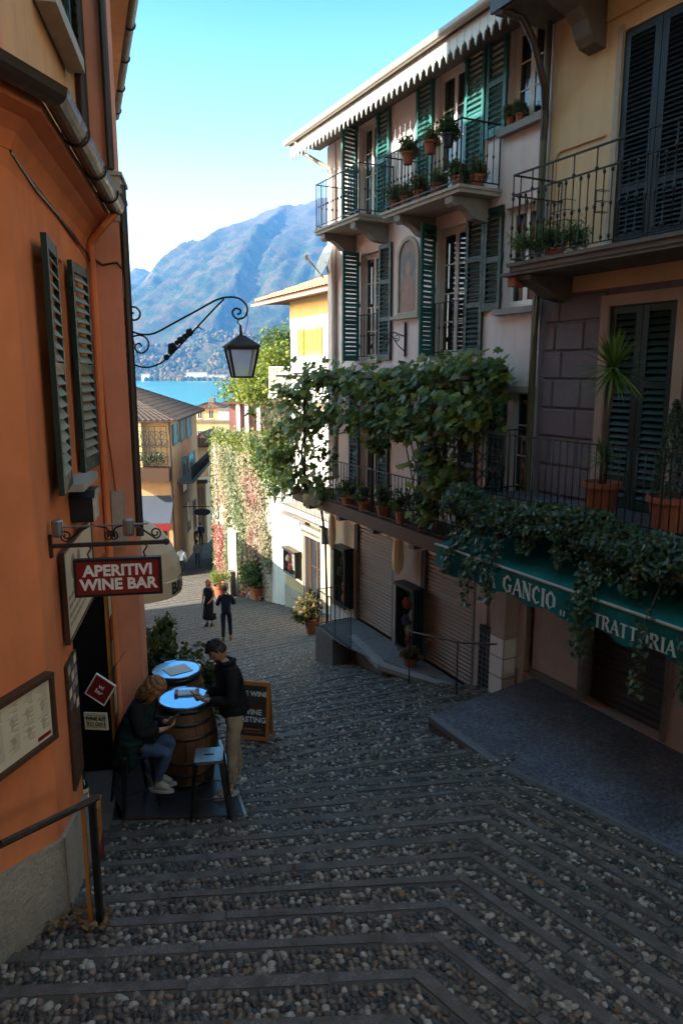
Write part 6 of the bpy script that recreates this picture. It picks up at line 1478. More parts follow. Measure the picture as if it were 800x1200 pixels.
bg_ = thing('tote_bag', 'white cloth tote bag between the woman in black and man in navy', 'bag', onground(256,742)+Vector((.05,-.1,.75))); part('sack', MB().hexa([(-.17,-.05,-.0),(.17,-.05,-.0),(.17,.05,0),(-.17,.05,0)],[(-.15,-.03,.4),(.15,-.03,.4),(.15,.03,.4),(-.15,.03,.4)]), M['white'], bg_, loc=(0,0,0)); part('strap', MB().tube([(-.1,0,.4),(-.06,0,.62),(.06,0,.62),(.1,0,.4)], .012, 5), M['white'], bg_, loc=(0,0,0))
P = onground(214,674); fp = human('person in white top and dark trousers walking away at the foot of the stairs', P, face_rot(-.1,1), 1.0, hairmat=M['hair_dark'], top=M['palecloth'], legs=M['navy'], lowpoly=True, topname='shirt')
P = onground(232,664); human('person in pale top beyond, right of the one in white top', P, face_rot(.1,1), .97, hairmat=M['hair_dark'], top=M['greycloth'], legs=M['jeans'], lowpoly=True, topname='shirt')
for k, (px, py, lab, s) in enumerate(((211,648,'dark clothed person at the left of the far group down the street',1.0),(217,645,'dark clothed person second from left in the far group down the street',.97),(222,647,'dark clothed person third from left in the far group down the street',1.02),(228,644,'dark clothed person at the right of the far group down the street',.95),(236,640,'dark clothed person by the hedge right of the far group',1.0),(207,652,'dark clothed person nearest the house wall left of the far group',.98))):
    P = onground(px, py); c = copy_tree(fp); c.location = P; c.scale = (s,)*3; c.rotation_euler = (0,0,random.uniform(0,6)); c['label'] = lab; c['group'] = 'people in the far group down the street'
    for ch in c.children:
        if ch.name.startswith('shirt'): ch.data = ch.data.copy(); ch.data.materials.clear(); ch.data.materials.append(M['black_cloth'])
# ================================================================== SIGNS, LAMP, POTS, CABINETS
def text_on(parent, W, s, o, z, body, size, mat, bold=.0, name='lettering', roll=0):
    me = text_mesh(body, size, mat, bold)
    return part(name, me, None, parent, loc=W.w(s, o, z), rot=(R(90), roll, W.rot+math.pi))
# ---- hanging wine bar sign, perpendicular to the orange wall
S0 = LEFT.w(-.39, 0, 0); SG = Wl((S0.x, S0.y), (S0.x+LEFT.n[0], S0.y+LEFT.n[1]))   # local x: out from the wall; local y: away from the camera
sg = thing('wine_bar_sign', 'dark red hanging sign reading APERITIVI WINE BAR on a scrolled iron arm', 'sign', SG.w(0,0,-1.3), 0, base=tuple(SG.w(0,0,-1.3)))
def sgp(px, py): return SG.hit(px, py)
xa, za = sgp(57,643); xb, zb_ = sgp(195,632); zA = (za+zb_)/2
arm = MB(); arm.bar(SG.w(.0,0,zA), SG.w(xb-.02,0,zA), .03); arm.ball(SG.w(xb,0,zA), .026)
part('arm', arm, M['rust_iron'], sg); part('wall_plate', MB().bar(SG.w(.01,0,zA-.09), SG.w(.01,0,zA+.09), .03), M['rust_iron'], sg)
ux = (SG.d[0],SG.d[1],0); uz = (0,0,1)
sc = MB()
for sgn, c0 in ((1, .30), (-1, .62)):
    pts = [SG.w(c0-.17*sgn, 0, zA+.03), SG.w(c0-.08*sgn,0,zA+.10), SG.w(c0+.02*sgn,0,zA+.155), SG.w(c0+.12*sgn,0,zA+.13), SG.w(c0+.19*sgn,0,zA+.05)]
    sc.tube(pts, .008, 6)
    sc.tube(scroll(SG.w(c0-.17*sgn-.0,0,zA+.075), .045, .012, -math.pi/2, -1.4*sgn, (ux,uz), 18), .007, 5)
    sc.tube(scroll(SG.w(c0+.19*sgn-.045*sgn,0,zA+.06), .045, .012, 0 if sgn > 0 else math.pi, 1.3*sgn, (ux,uz), 18), .007, 5)
part('scrollwork', sc, M['rust_iron'], sg)
x0, z1 = sgp(86,657); x1, _ = sgp(189,650); _, z0 = sgp(88,702); z0 = sgp(190,692)[1]*.5+z0*.5; z1 = (z1+sgp(189,650)[1])/2
bd = part('board', MB().box(x0+.02, x1-.02, -.018, .018, z0+.02, z1-.02).to(SG), M['red_panel'], sg)
fr = MB(); fr.box(x0,x1,-.028,.028,z0,z0+.02); fr.box(x0,x1,-.028,.028,z1-.02,z1); fr.box(x0,x0+.02,-.027,.027,z0+.02,z1-.02); fr.box(x1-.02,x1,-.027,.027,z0+.02,z1-.02); part('frame', fr.to(SG), M['iron'], sg)
def sg_text(body, xc, zc, size, bold):
    me = text_mesh(body, size, M['white_letter'], bold); return part('lettering', me, None, sg, loc=SG.w(xc, -.0215, zc), rot=(R(90),0,SG.rot))
xm, zm = (x0+x1)/2, (z0+z1)/2
sg_text('APERITIVI', xm, zm+.052, .122, .0042); sg_text('WINE BAR', xm, zm-.058, .122, .0042)
for xx in (x0+.12, x1-.12): part('hook', MB().tube([SG.w(xx,0,zA-.01), SG.w(xx+.018,0,zA-.03), SG.w(xx,0,zA-.055), SG.w(xx-.012,0,zA-.075), SG.w(xx,0,z1)], .007, 5), M['rust_iron'], sg)
part('lamp_rod', MB().tube([SG.w(.10,-.02,zA+.15), SG.w(.75,-.10,zA+.17)], .008, 5), M['steel'], sg)
for xx, yy in ((.08,-.05),(.60,-.09)): part('spotlight', MB().lathe([(.035,0),(.042,.02),(.042,.12),(.03,.13)], SG.w(xx,yy,zA+.08), 12), M['steel'], sg)
# ---- cream shop board over the doorway
sb = thing('shop_board', 'cream shop board with faint brown print over the wine bar doorway', 'sign', LEFT.w(-1.3,.03,-1.8), 0, base=tuple(LEFT.w(-1.3,.03,-1.8)))
part('panel', MB().box(-2.06,-.64,.02,.05,-2.16,-1.43).to(LEFT), M['cream_board'], sb); part('frame', MB().box(-2.08,-2.06,.02,.06,-2.18,-1.41).box(-.64,-.62,.02,.06,-2.18,-1.41).box(-2.06,-.64,.02,.06,-1.43,-1.41).box(-2.06,-.64,.02,.06,-2.18,-2.16).to(LEFT), M['brown_wood'], sb)
gm = MB()
for xc, zc, r in ((-1.02,-1.62,.10),(-1.02,-1.80,.06),(-1.30,-1.62,.08)): gm.prism([(xc+r*math.cos(a), zc+r*1.1*math.sin(a)) for a in np.linspace(0,6.28,15)[:-1]], .051, .053)
part('brown_print', gm.to(LEFT), plain('tan_print',(.28,.19,.11),.7), sb, kind='stuff')
ln = MB(); rng = random.Random(8)
for r_ in range(4):
    x = -.75
    while x > -1.95:
        w = rng.uniform(.05,.16); ln.box(x-w, x, .051, .053, -2.05+.075*r_-.02, -2.05+.075*r_+.012); x -= w+.04
part('printed_lines', ln.to(LEFT), plain('tan_print2',(.30,.22,.14),.7), sb, kind='stuff')
# ---- framed menu on the near wall
W = LEFTB; sM0, zM1 = W.hit(70,789,.05); _, zM0 = W.hit(70,858,.05); sM0 = max(sM0, .015); sM1 = .72
mn = thing('menu_board', 'large framed drinks menu with brown frame on the orange wall', 'menu board', W.w(.3,.03,-2.5), 0, base=tuple(W.w(.3,.03,-2.5)))
zM1, zM0 = -2.13, -2.645
part('sheet', MB().box(sM0+.03,sM1-.03,.03,.045,zM0+.03,zM1-.03).to(W), M['paper'], mn)
for n_, bx in (('top',(sM0,sM1,zM1-.035,zM1)),('bot',(sM0,sM1,zM0,zM0+.035))): part('frame', MB().box(bx[0],bx[1],.0,.075,bx[2],bx[3]).to(W), M['brown_wood'], mn)
for a in (sM0, sM1-.03): part('frame', MB().box(a,a+.03,.0,.073,zM0+.035,zM1-.035).to(W), M['brown_wood'], mn)
ln = MB(); ic = MB()
for col in range(4):
    xs = sM0+.06+col*.155; z = zM1-.07
    while z > zM0+.10:
        hd_ = rng.random() < .2; w = rng.uniform(.05,.12); ln.box(xs, xs+w*(.6 if hd_ else 1), .0455, .0465, z-(.005 if hd_ else .0025), z); z -= .03 if hd_ else .0125
    for zc in (zM0+.17, zM0+.30):
        ic.prism([(xs+.06+.03*math.cos(a)*(1 if math.sin(a)>0 else .4), zc+.045*math.sin(a)) for a in np.linspace(0,6.28,13)[:-1]], .0452, .0456)
part('icons', ic.to(W), plain('pale_tan_print',(.50,.41,.28),.75), mn, kind='stuff'); part('printed_lines', ln.to(W), plain('grey_print',(.26,.22,.18),.75), mn, kind='stuff')
part('red_tab', MB().box(sM0+.05,sM0+.19,.0455,.048,zM0+.055,zM0+.085).to(W), M['red_panel'], mn)
# ---- photo board, list rack, bottle, small signs in the doorway
W = LEFT
pb = thing('photo_board', 'narrow board with pale photos above a bare brown half beside the door', 'board', W.w(-.8,.02,-3), 0, base=tuple(W.w(-.8,.02,-3)))
part('board', MB().box(-.98,-.58,.012,.03,-3.46,-2.35).to(W), M['brown_wood'], pb)
for k in range(14): part('photo', MB().box(-.95+.13*(k%3), -.95+.13*(k%3)+.10, .0305, .033, -2.44-.10*(k//3), -2.37-.10*(k//3)).to(W), (M['paper'],M['chalk'],M['stone_lt'],M['steel'])[k%4], pb)
lr = thing('wine_list_rack', 'black rack of small wine list cards inside the doorway edge', 'rack', W.w(-1.3,-.1,-3), 0, base=tuple(W.w(-1.3,-.1,-3)))
part('back', MB().box(-1.62,-1.03,-.16,-.13,-3.7,-2.06).to(W), M['chalk'], lr)
for r_ in range(8):
    part('shelf', MB().box(-1.6,-1.05,-.13,-.10,-2.26-.18*r_,-2.25-.18*r_).to(W), M['steel'], lr)
    for k in range(4): part('card', MB().box(-1.58+.135*k,-1.58+.135*k+.10,-.128,-.122,-2.24-.18*r_,-2.13-.18*r_).to(W), M['red_panel'] if (r_*3+k) % 5 == 0 else M['chalk'], lr); part('line', MB().box(-1.57+.135*k,-1.57+.135*k+.07,-.1215,-.12,-2.225-.18*r_,-2.215-.18*r_).box(-1.57+.135*k,-1.57+.135*k+.05,-.1215,-.12,-2.20-.18*r_,-2.19-.18*r_).to(W), M['lettering'], lr, kind='stuff')
# wine bar inside: lining coloured near black for the unlit depth, shelves with bottles
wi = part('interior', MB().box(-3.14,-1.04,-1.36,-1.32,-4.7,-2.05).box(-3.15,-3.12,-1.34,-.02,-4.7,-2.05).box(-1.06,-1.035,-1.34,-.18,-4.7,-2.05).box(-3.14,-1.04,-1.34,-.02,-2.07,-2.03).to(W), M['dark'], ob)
def bottle(label, loc, tone):
    t_ = thing('wine_bottle', label, 'bottle', loc, 0, 'wine bottles in the doorway')
    part('glass', MB().lathe([(.037,0),(.038,.01),(.038,.19),(.03,.215),(.015,.24),(.014,.30),(.016,.305),(.016,.315),(.001,.316)], (0,0,0), 14), tone, t_, True, loc=(0,0,0))
    part('label', MB().lathe([(.0385,.05),(.0388,.051),(.0388,.10),(.0385,.101)], (0,0,0), 14), M['paper'], t_, loc=(0,0,0)); part('label', MB().lathe([(.0385,.115),(.0388,.116),(.0388,.155),(.0385,.156)], (0,0,0), 14), M['paper'], t_, loc=(0,0,0))
    part('capsule', MB().lathe([(.0165,.262),(.0172,.265),(.0172,.318),(.001,.319)], (0,0,0), 12), M['blackpaint'], t_, loc=(0,0,0)); return t_
M['bottle'] = glassy('dark_green_glass', (.012,.02,.012), .08)
bt = W.w(-1.17,-.02,0); bz = -3.93
kg = thing('display_crate', 'narrow orange wooden crate carrying a bottle at the door edge', 'crate', (bt.x,bt.y,-4.62), LEFT.rot)
for k in range(8): part('plank', MB().box(-.11,.11,-.12 if k > 3 else .10,-.10 if k > 3 else .12,.03+.165*(k%4),.17+.165*(k%4)), M['orange_wood'], kg, loc=(0,0,0))
part('top', MB().box(-.12,.12,-.13,.13,.665,.69), M['orange_wood'], kg, loc=(0,0,0)); part('red_panel', MB().box(-.095,.095,.121,.126,.05,.3), M['red_panel'], kg, loc=(0,0,0))
bottle('dark wine bottle with two cream labels on the crate at the door edge', (bt.x,bt.y,bz), M['bottle'])
sh_ = thing('bottle_shelf', 'dark shelf of wine bottles inside the wine bar doorway', 'shelf', W.w(-2.2,-1.2,-4.6), LEFT.rot)
for r_ in range(4): part('board', MB().box(-.8,.8,-.1,.12,.35+.45*r_,.37+.45*r_), M['brown_wood'], sh_, loc=(0,0,0))
for k in range(10):
    p = W.w(-2.9+.15*k, -1.18, -4.23+.45*(k%3)); bottle('dim wine bottle on the %s board of the dark shelf, %s from the door edge' % (('lowest','second','third')[k%3], ('tenth','ninth','eighth','seventh','sixth','fifth','fourth','third','second','first')[k]), p, M['bottle'])
def hung(name, label, px, py, Y, w, h, roll, mat, edge):
    p = atY(px, py, Y); t_ = thing(name, label, 'sign', p); t_.rotation_euler = (0, R(roll), R(-8))
    part('board', MB().box(-w/2,w/2,-.006,.006,-h/2,h/2), mat, t_, loc=(0,0,0)); e = MB(); f_ = .012
    e.box(-w/2-f_,w/2+f_,-.009,.009,h/2,h/2+f_); e.box(-w/2-f_,w/2+f_,-.009,.009,-h/2-f_,-h/2); e.box(-w/2-f_,-w/2,-.009,.009,-h/2,h/2); e.box(w/2,w/2+f_,-.009,.009,-h/2,h/2)
    part('frame', e, edge, t_, loc=(0,0,0)); return t_
hs = hung('tilted_sign', 'small dark red card with white edge hung tilted in the doorway', 118, 808, 6.75, .21, .235, 32, M['red_panel'], M['white_letter'])
part('lettering', text_mesh('wi\nbar', .06, M['white_letter'], .001), None, hs, loc=(0,-.008,.0), rot=(R(90),0,0))
p = atY(118,787,6.75); part('cord', MB().tube([(0,0,.16),(.02,0,.5)], .003, 4), M['iron'], hs, loc=(0,0,0))
wk = hung('wine_kit_sign', 'cream handwritten card reading WINE KIT TO GO below the tilted red card', 113, 845, 6.7, .215, .155, -2, M['paper'], M['paper'])
for bd_, zz in (('WINE KIT', .026), ('TO GO !', -.030)): part('lettering', text_mesh(bd_, .05, M['dark_letter'], .0006), None, wk, loc=(0,-.008,zz), rot=(R(90),0,0))
part('inner_line', MB().box(-.095,.095,-.0075,-.006,.057,.061).box(-.095,.095,-.0075,-.006,-.062,-.058).box(-.095,-.091,-.0075,-.006,-.058,.057).box(.091,.095,-.0075,-.006,-.058,.057), M['brown_wood'], wk, loc=(0,0,0), kind='stuff')
pl2 = thing('poster_strip', 'narrow strip of wine posters on the door jamb', 'poster', W.w(-3.12,.04,-3), 0, base=tuple(W.w(-3.12,.04,-3)))
for k, c in enumerate(('paper','red_panel','steel','chalk','paper','red_panel')): part('sheet', MB().box(-3.22,-3.07,.032,.04,-2.5-.3*k-.27,-2.5-.3*k).to(W), M[c], pl2)
# ---- iron handrail at the bottom left
hl = thing('wall_handrail', 'dark iron handrail on a post at the foot of the orange wall', 'handrail', onground(118,1082), 0); hb_ = onground(118,1082); BASE[hl.name] = tuple(hb_)
tp_ = Vector((hb_.x, hb_.y, hb_.z+.99)); q0 = atY(0,990,hb_.y-.75)
part('post', MB().bar(hb_-Vector((0,0,.05)), tp_, .045), M['iron'], hl); part('rail', MB().tube([q0, tp_+Vector((-.10,-.06,.0)), tp_+Vector((.03,.06,.02))], .026, 8), M['rust_iron'], hl); part('post', MB().bar(hb_+Vector((-.07,-.0,-.05)), tp_+Vector((-.07,-.0,0)), .025), M['orange_wood'], hl)
# ---- ornate street lamp on the pilaster
LY = 8.45
def lp(cx, cy): return atY(130+cx/4.444, 330+cy/4.444, LY)
lm = thing('street_lamp', 'ornate wrought iron bracket lamp with a white glass lantern against the mountain', 'street lamp', lp(60,300), 0, base=tuple(lp(60,300)))
def crv(pts, r, n=3, sub=4):
    P = [lp(*p) for p in pts]; out = []
    for i in range(len(P)-1):
        p0, p1, p2, p3 = P[max(i-1,0)], P[i], P[i+1], P[min(i+2,len(P)-1)]
        for k in range(sub):
            t = k/sub; out.append(.5*((2*p1)+(p2-p0)*t+(2*p0-5*p1+4*p2-p3)*t*t+(3*p1-p0-3*p2+p3)*t**3))
    out.append(P[-1]); return out
br = MB()
br.tube(crv([(120,163),(104,167),(103,188),(122,201),(146,190),(152,160),(130,134),(95,136),(70,160),(64,190),(76,222),(110,258),(165,275),(230,268),(330,215),(450,150),(540,100),(600,82),(660,85),(700,115),(711,150),(697,183),(665,195),(640,180),(634,155),(652,139),(674,148),(672,165),(658,170)], .011), .0115, 6)
br.tube(crv([(590,90),(540,140),(470,215),(400,290),(330,365),(260,425),(190,447),(130,435),(90,400),(75,350),(95,300),(140,280),(180,290),(198,325),(185,360),(155,372),(130,355),(130,330),(150,322),(162,338)], .01), .0105, 6)
br.tube(crv([(62,108),(68,94),(82,94),(88,108),(80,132),(64,150)], .008), .008, 5); br.tube(crv([(132,436),(100,434),(82,448),(88,470),(102,466),(98,456)], .008), .008, 5); br.tube(crv([(425,262),(440,244),(458,238),(474,250)], .006), .007, 5)
br.bar(lp(60,90), lp(72,450), .02); part('bracket', br, M['iron'], lm)
for cx, cy, r in ((320,342,.052),(345,318,.03),(364,306,.045),(385,285,.03),(410,264,.045),(290,394,.035),(312,365,.035)):
    p = lp(cx, cy); fl = MB()
    for a in np.linspace(0, 6.28, 6)[:-1]: fl.ball(p+Vector((r*.5*math.cos(a),0,r*.5*math.sin(a))), r*.55, 7, 5)
    part('iron_leaf', fl, M['iron'], lm)
lc = lp(680, 340); LT = Vector((lc.x, LY, lc.z)); rt = R(17)
def sq(h, z, r=rt): return [LT+Vector((h*math.cos(r+math.pi/4+k*math.pi/2)*1.414, h*math.sin(r+math.pi/4+k*math.pi/2)*1.414, z)) for k in range(4)]
part('hanger', MB().tube([lp(665,196), lp(660,212), lp(672,225), lp(672,290)], .008, 6).lathe([(.012,0),(.018,.04),(.01,.09),(.006,.14)], LT+Vector((0,0,.10)), 8), M['iron'], lm)
part('lantern_roof', MB().add(sq(.185,-.01)+sq(.185,.012)+sq(.035,.125), [(3,2,1,0),(0,1,5,4),(1,2,6,5),(2,3,7,6),(3,0,4,7),(4,5,9,8),(5,6,10,9),(6,7,11,10),(7,4,8,11),(8,9,10,11)]), M['rust_iron'], lm)
T4, B4 = sq(.162,-.02), sq(.102,-.335); lf = MB()
for k in range(4): lf.bar(T4[k], B4[k], .02); lf.bar(B4[k], B4[(k+1)%4], .02); lf.bar(T4[k], T4[(k+1)%4], .018)
part('lantern_frame', lf, M['rust_iron'], lm)
m, t, b = nodes('frosted_lamp_glass'); b.inputs['Base Color'].default_value = (.85,.86,.88,1); b.inputs['Roughness'].default_value = .4; tr_ = t.nodes.new('ShaderNodeBsdfTranslucent'); tr_.inputs[0].default_value = (.9,.92,.95,1); mx_ = t.nodes.new('ShaderNodeMixShader'); mx_.inputs[0].default_value = .3; rf_ = t.nodes.new('ShaderNodeBsdfRefraction'); rf_.inputs['Color'].default_value = (.97,.98,1,1); rf_.inputs['Roughness'].default_value = .3; rf_.inputs['IOR'].default_value = 1.02; t.links.new(rf_.outputs[0], mx_.inputs[1]); t.links.new(tr_.outputs[0], mx_.inputs[2]); t.links.new(mx_.outputs[0], t.nodes['Material Output'].inputs[0])
T5, B5 = sq(.156,-.022), sq(.097,-.33)
for k in range(4):
    part('pane', MB().add([T5[k],T5[(k+1)%4],B5[(k+1)%4],B5[k]]+[v*.0+v+((LT+Vector((0,0,-.18)))-v)*.03 for v in (T5[k],T5[(k+1)%4],B5[(k+1)%4],B5[k])], [(0,1,2,3),(7,6,5,4),(0,4,5,1),(1,5,6,2),(2,6,7,3),(3,7,4,0)]), m, lm)
part('wire', MB().tube([lp(45,180), lp(75,225), lp(110,265), lp(125,330), lp(150,420), lp(180,445)], .005, 4).tube([lp(711,150), lp(712,210), lp(700,260), lp(680,280)], .004, 4), M['stone_lt'], lm)
# ---- beige hood awning lettered BILA
hw = thing('hood_awning', 'beige domed hood awning with dark letters behind the wine bar sign', 'awning', B2.w(-3.4,0,-3.2), 0, base=tuple(B2.w(-3.4,0,-3.2)))
CH, D_, HH, zb0 = 1.05, .88, .86, -3.22; sc0 = -3.35
gores = 7; rows_ = 6; G_ = []
for i in range(gores+1):
    u = math.pi*i/gores
    for q in range(rows_+1):
        v = (math.pi/2)*q/rows_; G_.append((sc0+CH*math.copysign(abs(math.cos(u))**.75, math.cos(u))*(.30+.70*math.cos(v)), .02+D_*(abs(math.sin(u))**.75)*math.cos(v)**.9, zb0+HH*math.sin(v)))
for i in range(gores):
    part('gore', MB().add([G_[i*(rows_+1)+q] for q in range(rows_+1)]+[G_[(i+1)*(rows_+1)+q] for q in range(rows_+1)], [(q, q+1, rows_+2+q, rows_+1+q) for q in range(rows_)]).to(B2), M['cream_cloth'], hw)
rim_ = []
for i in range(33):
    u = math.pi*i/32; rim_.append((sc0+CH*math.copysign(abs(math.cos(u))**.75, math.cos(u)), .02+D_*(abs(math.sin(u))**.75), zb0))
part('valance', MB().add([(a,o_,z) for a,o_,z in rim_]+[(a,o_,z-.26) for a,o_,z in rim_], [(k,k+1,34+k,33+k) for k in range(32)]).to(B2), M['cream_cloth'], hw)
def rim_at(u):
    p = Vector((sc0+CH*math.copysign(abs(math.cos(u))**.75, math.cos(u)), .02+D_*(abs(math.sin(u))**.75), zb0-.13)); return p
for k, ch in enumerate('BILA'):
    u = .80+.15*k-(.03 if k > 1 else 0); p, q = rim_at(u-.04), rim_at(u+.04); a, c = B2.w(*p), B2.w(*q); d = (c-a).normalized(); nrm = Vector((d.y,-d.x,0))
    mid = B2.w(*rim_at(u))+nrm*.006
    part('letter', text_mesh(ch, .26, M['dark_letter'], .008), None, hw, loc=mid, rot=(R(90),0,math.atan2(d.y,d.x)))
# ---- A-frame board
ap = onground(297,864); af = thing('a_frame_board', 'orange framed chalkboard lettered WINE TASTING standing on the stairs', 'sign board', ap, R(-10))
H = .93
for sg_ in (1, -1):
    tl_ = R(9)*sg_; fr = MB(); o_ = part('panel', MB().box(-.235,.235,-.008,.008,.06,H-.05), M['chalk'], af, loc=(0,-.15*sg_,0), rot=(-tl_,0,0))
    for bx in ((-.28,-.235,0,H),(.235,.28,0,H),(-.235,.235,H-.06,H),(-.235,.235,.04,.10)): part('frame', MB().box(bx[0],bx[1],-.018,.018,bx[2],bx[3]), M['orange_wood'], o_, loc=(0,0,0))
    if sg_ == 1:
        for body, xx, zz, s_ in (('FINE WINE', .0, .74, .105), ('WINE', .02, .46, .115), ('TASTING', .0, .345, .115)): part('lettering', text_mesh(body, s_, M['white_letter'], .002), None, o_, loc=(xx,-.0105,zz), rot=(R(90),0,0))
        part('chalk_band', MB().box(-.23,.23,-.010,-.008,.54,.64), M['brown_wood'], o_, loc=(0,0,0)); part('red_scrawl', MB().box(-.18,.16,-.010,-.008,.19,.215).box(-.1,.2,-.010,-.008,.15,.165), M['terracotta'], o_, loc=(0,0,0), kind='stuff')
# ---- pots and plants
def pot(parent, r, h, loc=(0,0,0), mat=None):
    part('pot', MB().lathe([(r*.68,0),(r*.72,.01),(r*.95,h*.82),(r*1.08,h*.82),(r*1.1,h*.86),(r*1.1,h),(r*.98,h),(r*.92,h*.9),(.001,h*.88)], loc, 20), mat or M['terracotta'], parent, loc=(0,0,0))
    part('soil', MB().lathe([(r*.9,h*.87),(.001,h*.9)], loc, 14), M['soil'], parent, loc=(0,0,0))
def blades(name, c, n, L, w, mat, parent, zmin=-.5, droop=.25):
    V = []; F = []; rn = []
    for k in range(n):
        a = random.uniform(0, 6.28); el = random.uniform(zmin, 1.0); d = Vector((math.cos(a)*math.cos(el*1.45), math.sin(a)*math.cos(el*1.45), math.sin(el*1.45))); s_ = d.cross(Vector((0,0,1))).normalized() if abs(d.z) < .99 else Vector((1,0,0)); l = L*random.uniform(.75,1.1); b0 = len(V)
        for i, (t_, ww) in enumerate(((.05,.5),(.3,1),(.65,.75),(1,.02))):
            p = Vector(c)+d*(l*t_)+Vector((0,0,-droop*l*t_*t_*(.4+.6*math.cos(el)))); V += [(p-s_*w*ww)[:], (p+Vector((0,0,.25*w*ww)))[:], (p+s_*w*ww)[:]]
        for i in range(3): F += [(b0+3*i,b0+3*i+1,b0+3*i+4,b0+3*i+3),(b0+3*i+1,b0+3*i+2,b0+3*i+5,b0+3*i+4)]
        rn += [random.random()]*12
    me = numpy_mesh(name, np.array(V), np.array(F), mat, np.array(rn)); o = bpy.data.objects.new(name, me); COL.objects.link(o); o.parent = parent; o['kind'] = 'stuff'; return o
TZ_ = -1.9
yp = YEL.w(-2.02,.62,TZ_); yu = thing('yucca', 'tall yucca with spiky crown in terracotta pot by the green shutters', 'potted plant', yp, 0)
pot(yu, .235, .46); part('trunk', MB().tube([(0,0,.4),(.02,.0,.8),(.0,.02,1.2),(.05,.03,1.65),(.06,.03,1.95)], [.055,.05,.045,.045,.05], 8), M['bark'], yu, True, loc=(0,0,0))
blades('crown', (.06,.03,1.95), 110, .66, .018, M['palm'], yu, -.45, .22); blades('lower_leaves', (.0,0,.75), 60, .45, .016, M['palm'], yu, .0, .3)
cp_ = YEL.w(-3.15,.72,TZ_); cy = thing('potted_cypress', 'dark narrow conifer in terracotta pot at the right end of terrace', 'potted plant', cp_, 0); pot(cy, .24, .44)
pts = []
for k in range(1500):
    z = random.random(); r = .24*(1-z)**.7*(.75+.3*random.random()); a = random.uniform(0,6.28); pts.append((r*math.cos(a), r*math.sin(a), .42+z*1.15))
leaves('leaves', pts, .085, leafmat('conifer',[(0,(.018,.035,.025)),(.7,(.035,.06,.04)),(1,(.07,.10,.06))]), 'blade', cy, [(p[0]*3,p[1]*3,.6) for p in pts], -.6, .5, loc0=(0,0,0)); part('trunk', MB().tube([(0,0,.38),(0,0,1.4)], [.03,.01], 6), M['bark'], cy, loc=(0,0,0))
def potted(label, loc, r, h, cl, mat, n, leaf=.1, kind='oval', name='potted_plant', group=None, pm=None):
    t_ = thing(name, label, 'potted plant', loc, 0, group); pot(t_, r, h, mat=pm)
    pts = np.concatenate([clump(c, rr, int(n*w), .3) for c, rr, w in cl]); leaves('leaves', pts, leaf, mat, kind, t_, loc0=(0,0,0))
    mb = MB()
    for c, rr, w in cl: mb.tube([(0,0,h*.85), (c[0]*.5,c[1]*.5,(h+c[2])/2), c], [.02,.015,.006], 5)
    part('stem', mb, M['bark'], t_, loc=(0,0,0)); return t_
g = onground(300,703); potted('big oleander bush in a wide terracotta pot by the creeper wall', g+Vector((.15,.1,0)), .42, .62, [((0,0,1.25),(.75,.65,.6),1),((.45,.1,1.5),(.55,.5,.5),.6),((-.4,0,1.1),(.5,.5,.5),.6),((.1,-.2,.9),(.7,.5,.4),.5)], M['bush'], 1300, .15, 'oval')
g = onground(259,700); potted('round yellowish bush in terracotta pot beside the dark stone post', g+Vector((0,0,0)), .34, .6, [((0,0,.98),(.56,.5,.40),1),((-.25,0,.95),(.35,.3,.3),.4)], M['limeleaf'], 900, .12, 'blade')
g = onground(268,699); t_ = thing('stone_post', 'dark stone post between the round bush and the oleander', 'post', g+Vector((.2,.5,0)), R(25)); part('shaft', MB().box(-.2,.2,-.2,.2,-.3,1.05), M['stone_dk'], t_, loc=(0,0,0)); part('cap', MB().box(-.24,.24,-.24,.24,1.05,1.13), M['stone_dk'], t_, loc=(0,0,0))
g = onground(366,742); potted('reddish leafy plant in terracotta pot at the end of the shop railing', g, .24, .5, [((-.1,0,.85),(.45,.4,.36),1),((-.3,-.1,.6),(.3,.3,.25),.5)], leafmat('reddish_leaves',[(0,(.05,.06,.03)),(.5,(.12,.10,.04)),(.8,(.20,.12,.06)),(1,(.3,.18,.1))]), 900, .12, 'oval')
g = onground(330,698); t_ = thing('stone_bench', 'pale stone bench against the sunlit white wall', 'bench', g+Vector((.25,.1,0)), PINK.rot); part('top', MB().box(-.9,.9,-.3,.3,.46,.56), M['stone_lt'], t_, loc=(0,0,0))
for s_ in (-.7, .7): part('leg', MB().box(s_-.12,s_+.12,-.25,.25,-.2,.46), M['stone'], t_, loc=(0,0,0))
g = Vector((-2.42,10.1,ground(-2.42,10.1))); potted('dark leafy bush in a pot behind the rear barrel', g, .32, .55, [((-.25,.0,1.35),(.42,.4,.5),1),((.25,0,1.05),(.45,.4,.45),1),((.0,-.1,.9),(.55,.4,.35),.8),((.55,.05,.95),(.28,.28,.5),.5)], M['oleander'], 800, .12, 'oval')
g = Vector((-3.15,12.2,ground(-3.15,12.2))); ps = thing('stone_pedestal', 'rough stone pedestal by the salmon wall', 'pedestal', g, R(20)); part('block', MB().box(-.28,.28,-.28,.28,-.2,.95), M['stone'], ps, loc=(0,0,0))
potted('small green plant in terracotta pot on the pedestal beyond the pilaster', g+Vector((0,0,.95)), .2, .36, [((.0,0,.55),(.28,.25,.25),1),((.08,0,.8),(.18,.18,.18),.4)], M['bush'], 900, .09, 'oval')
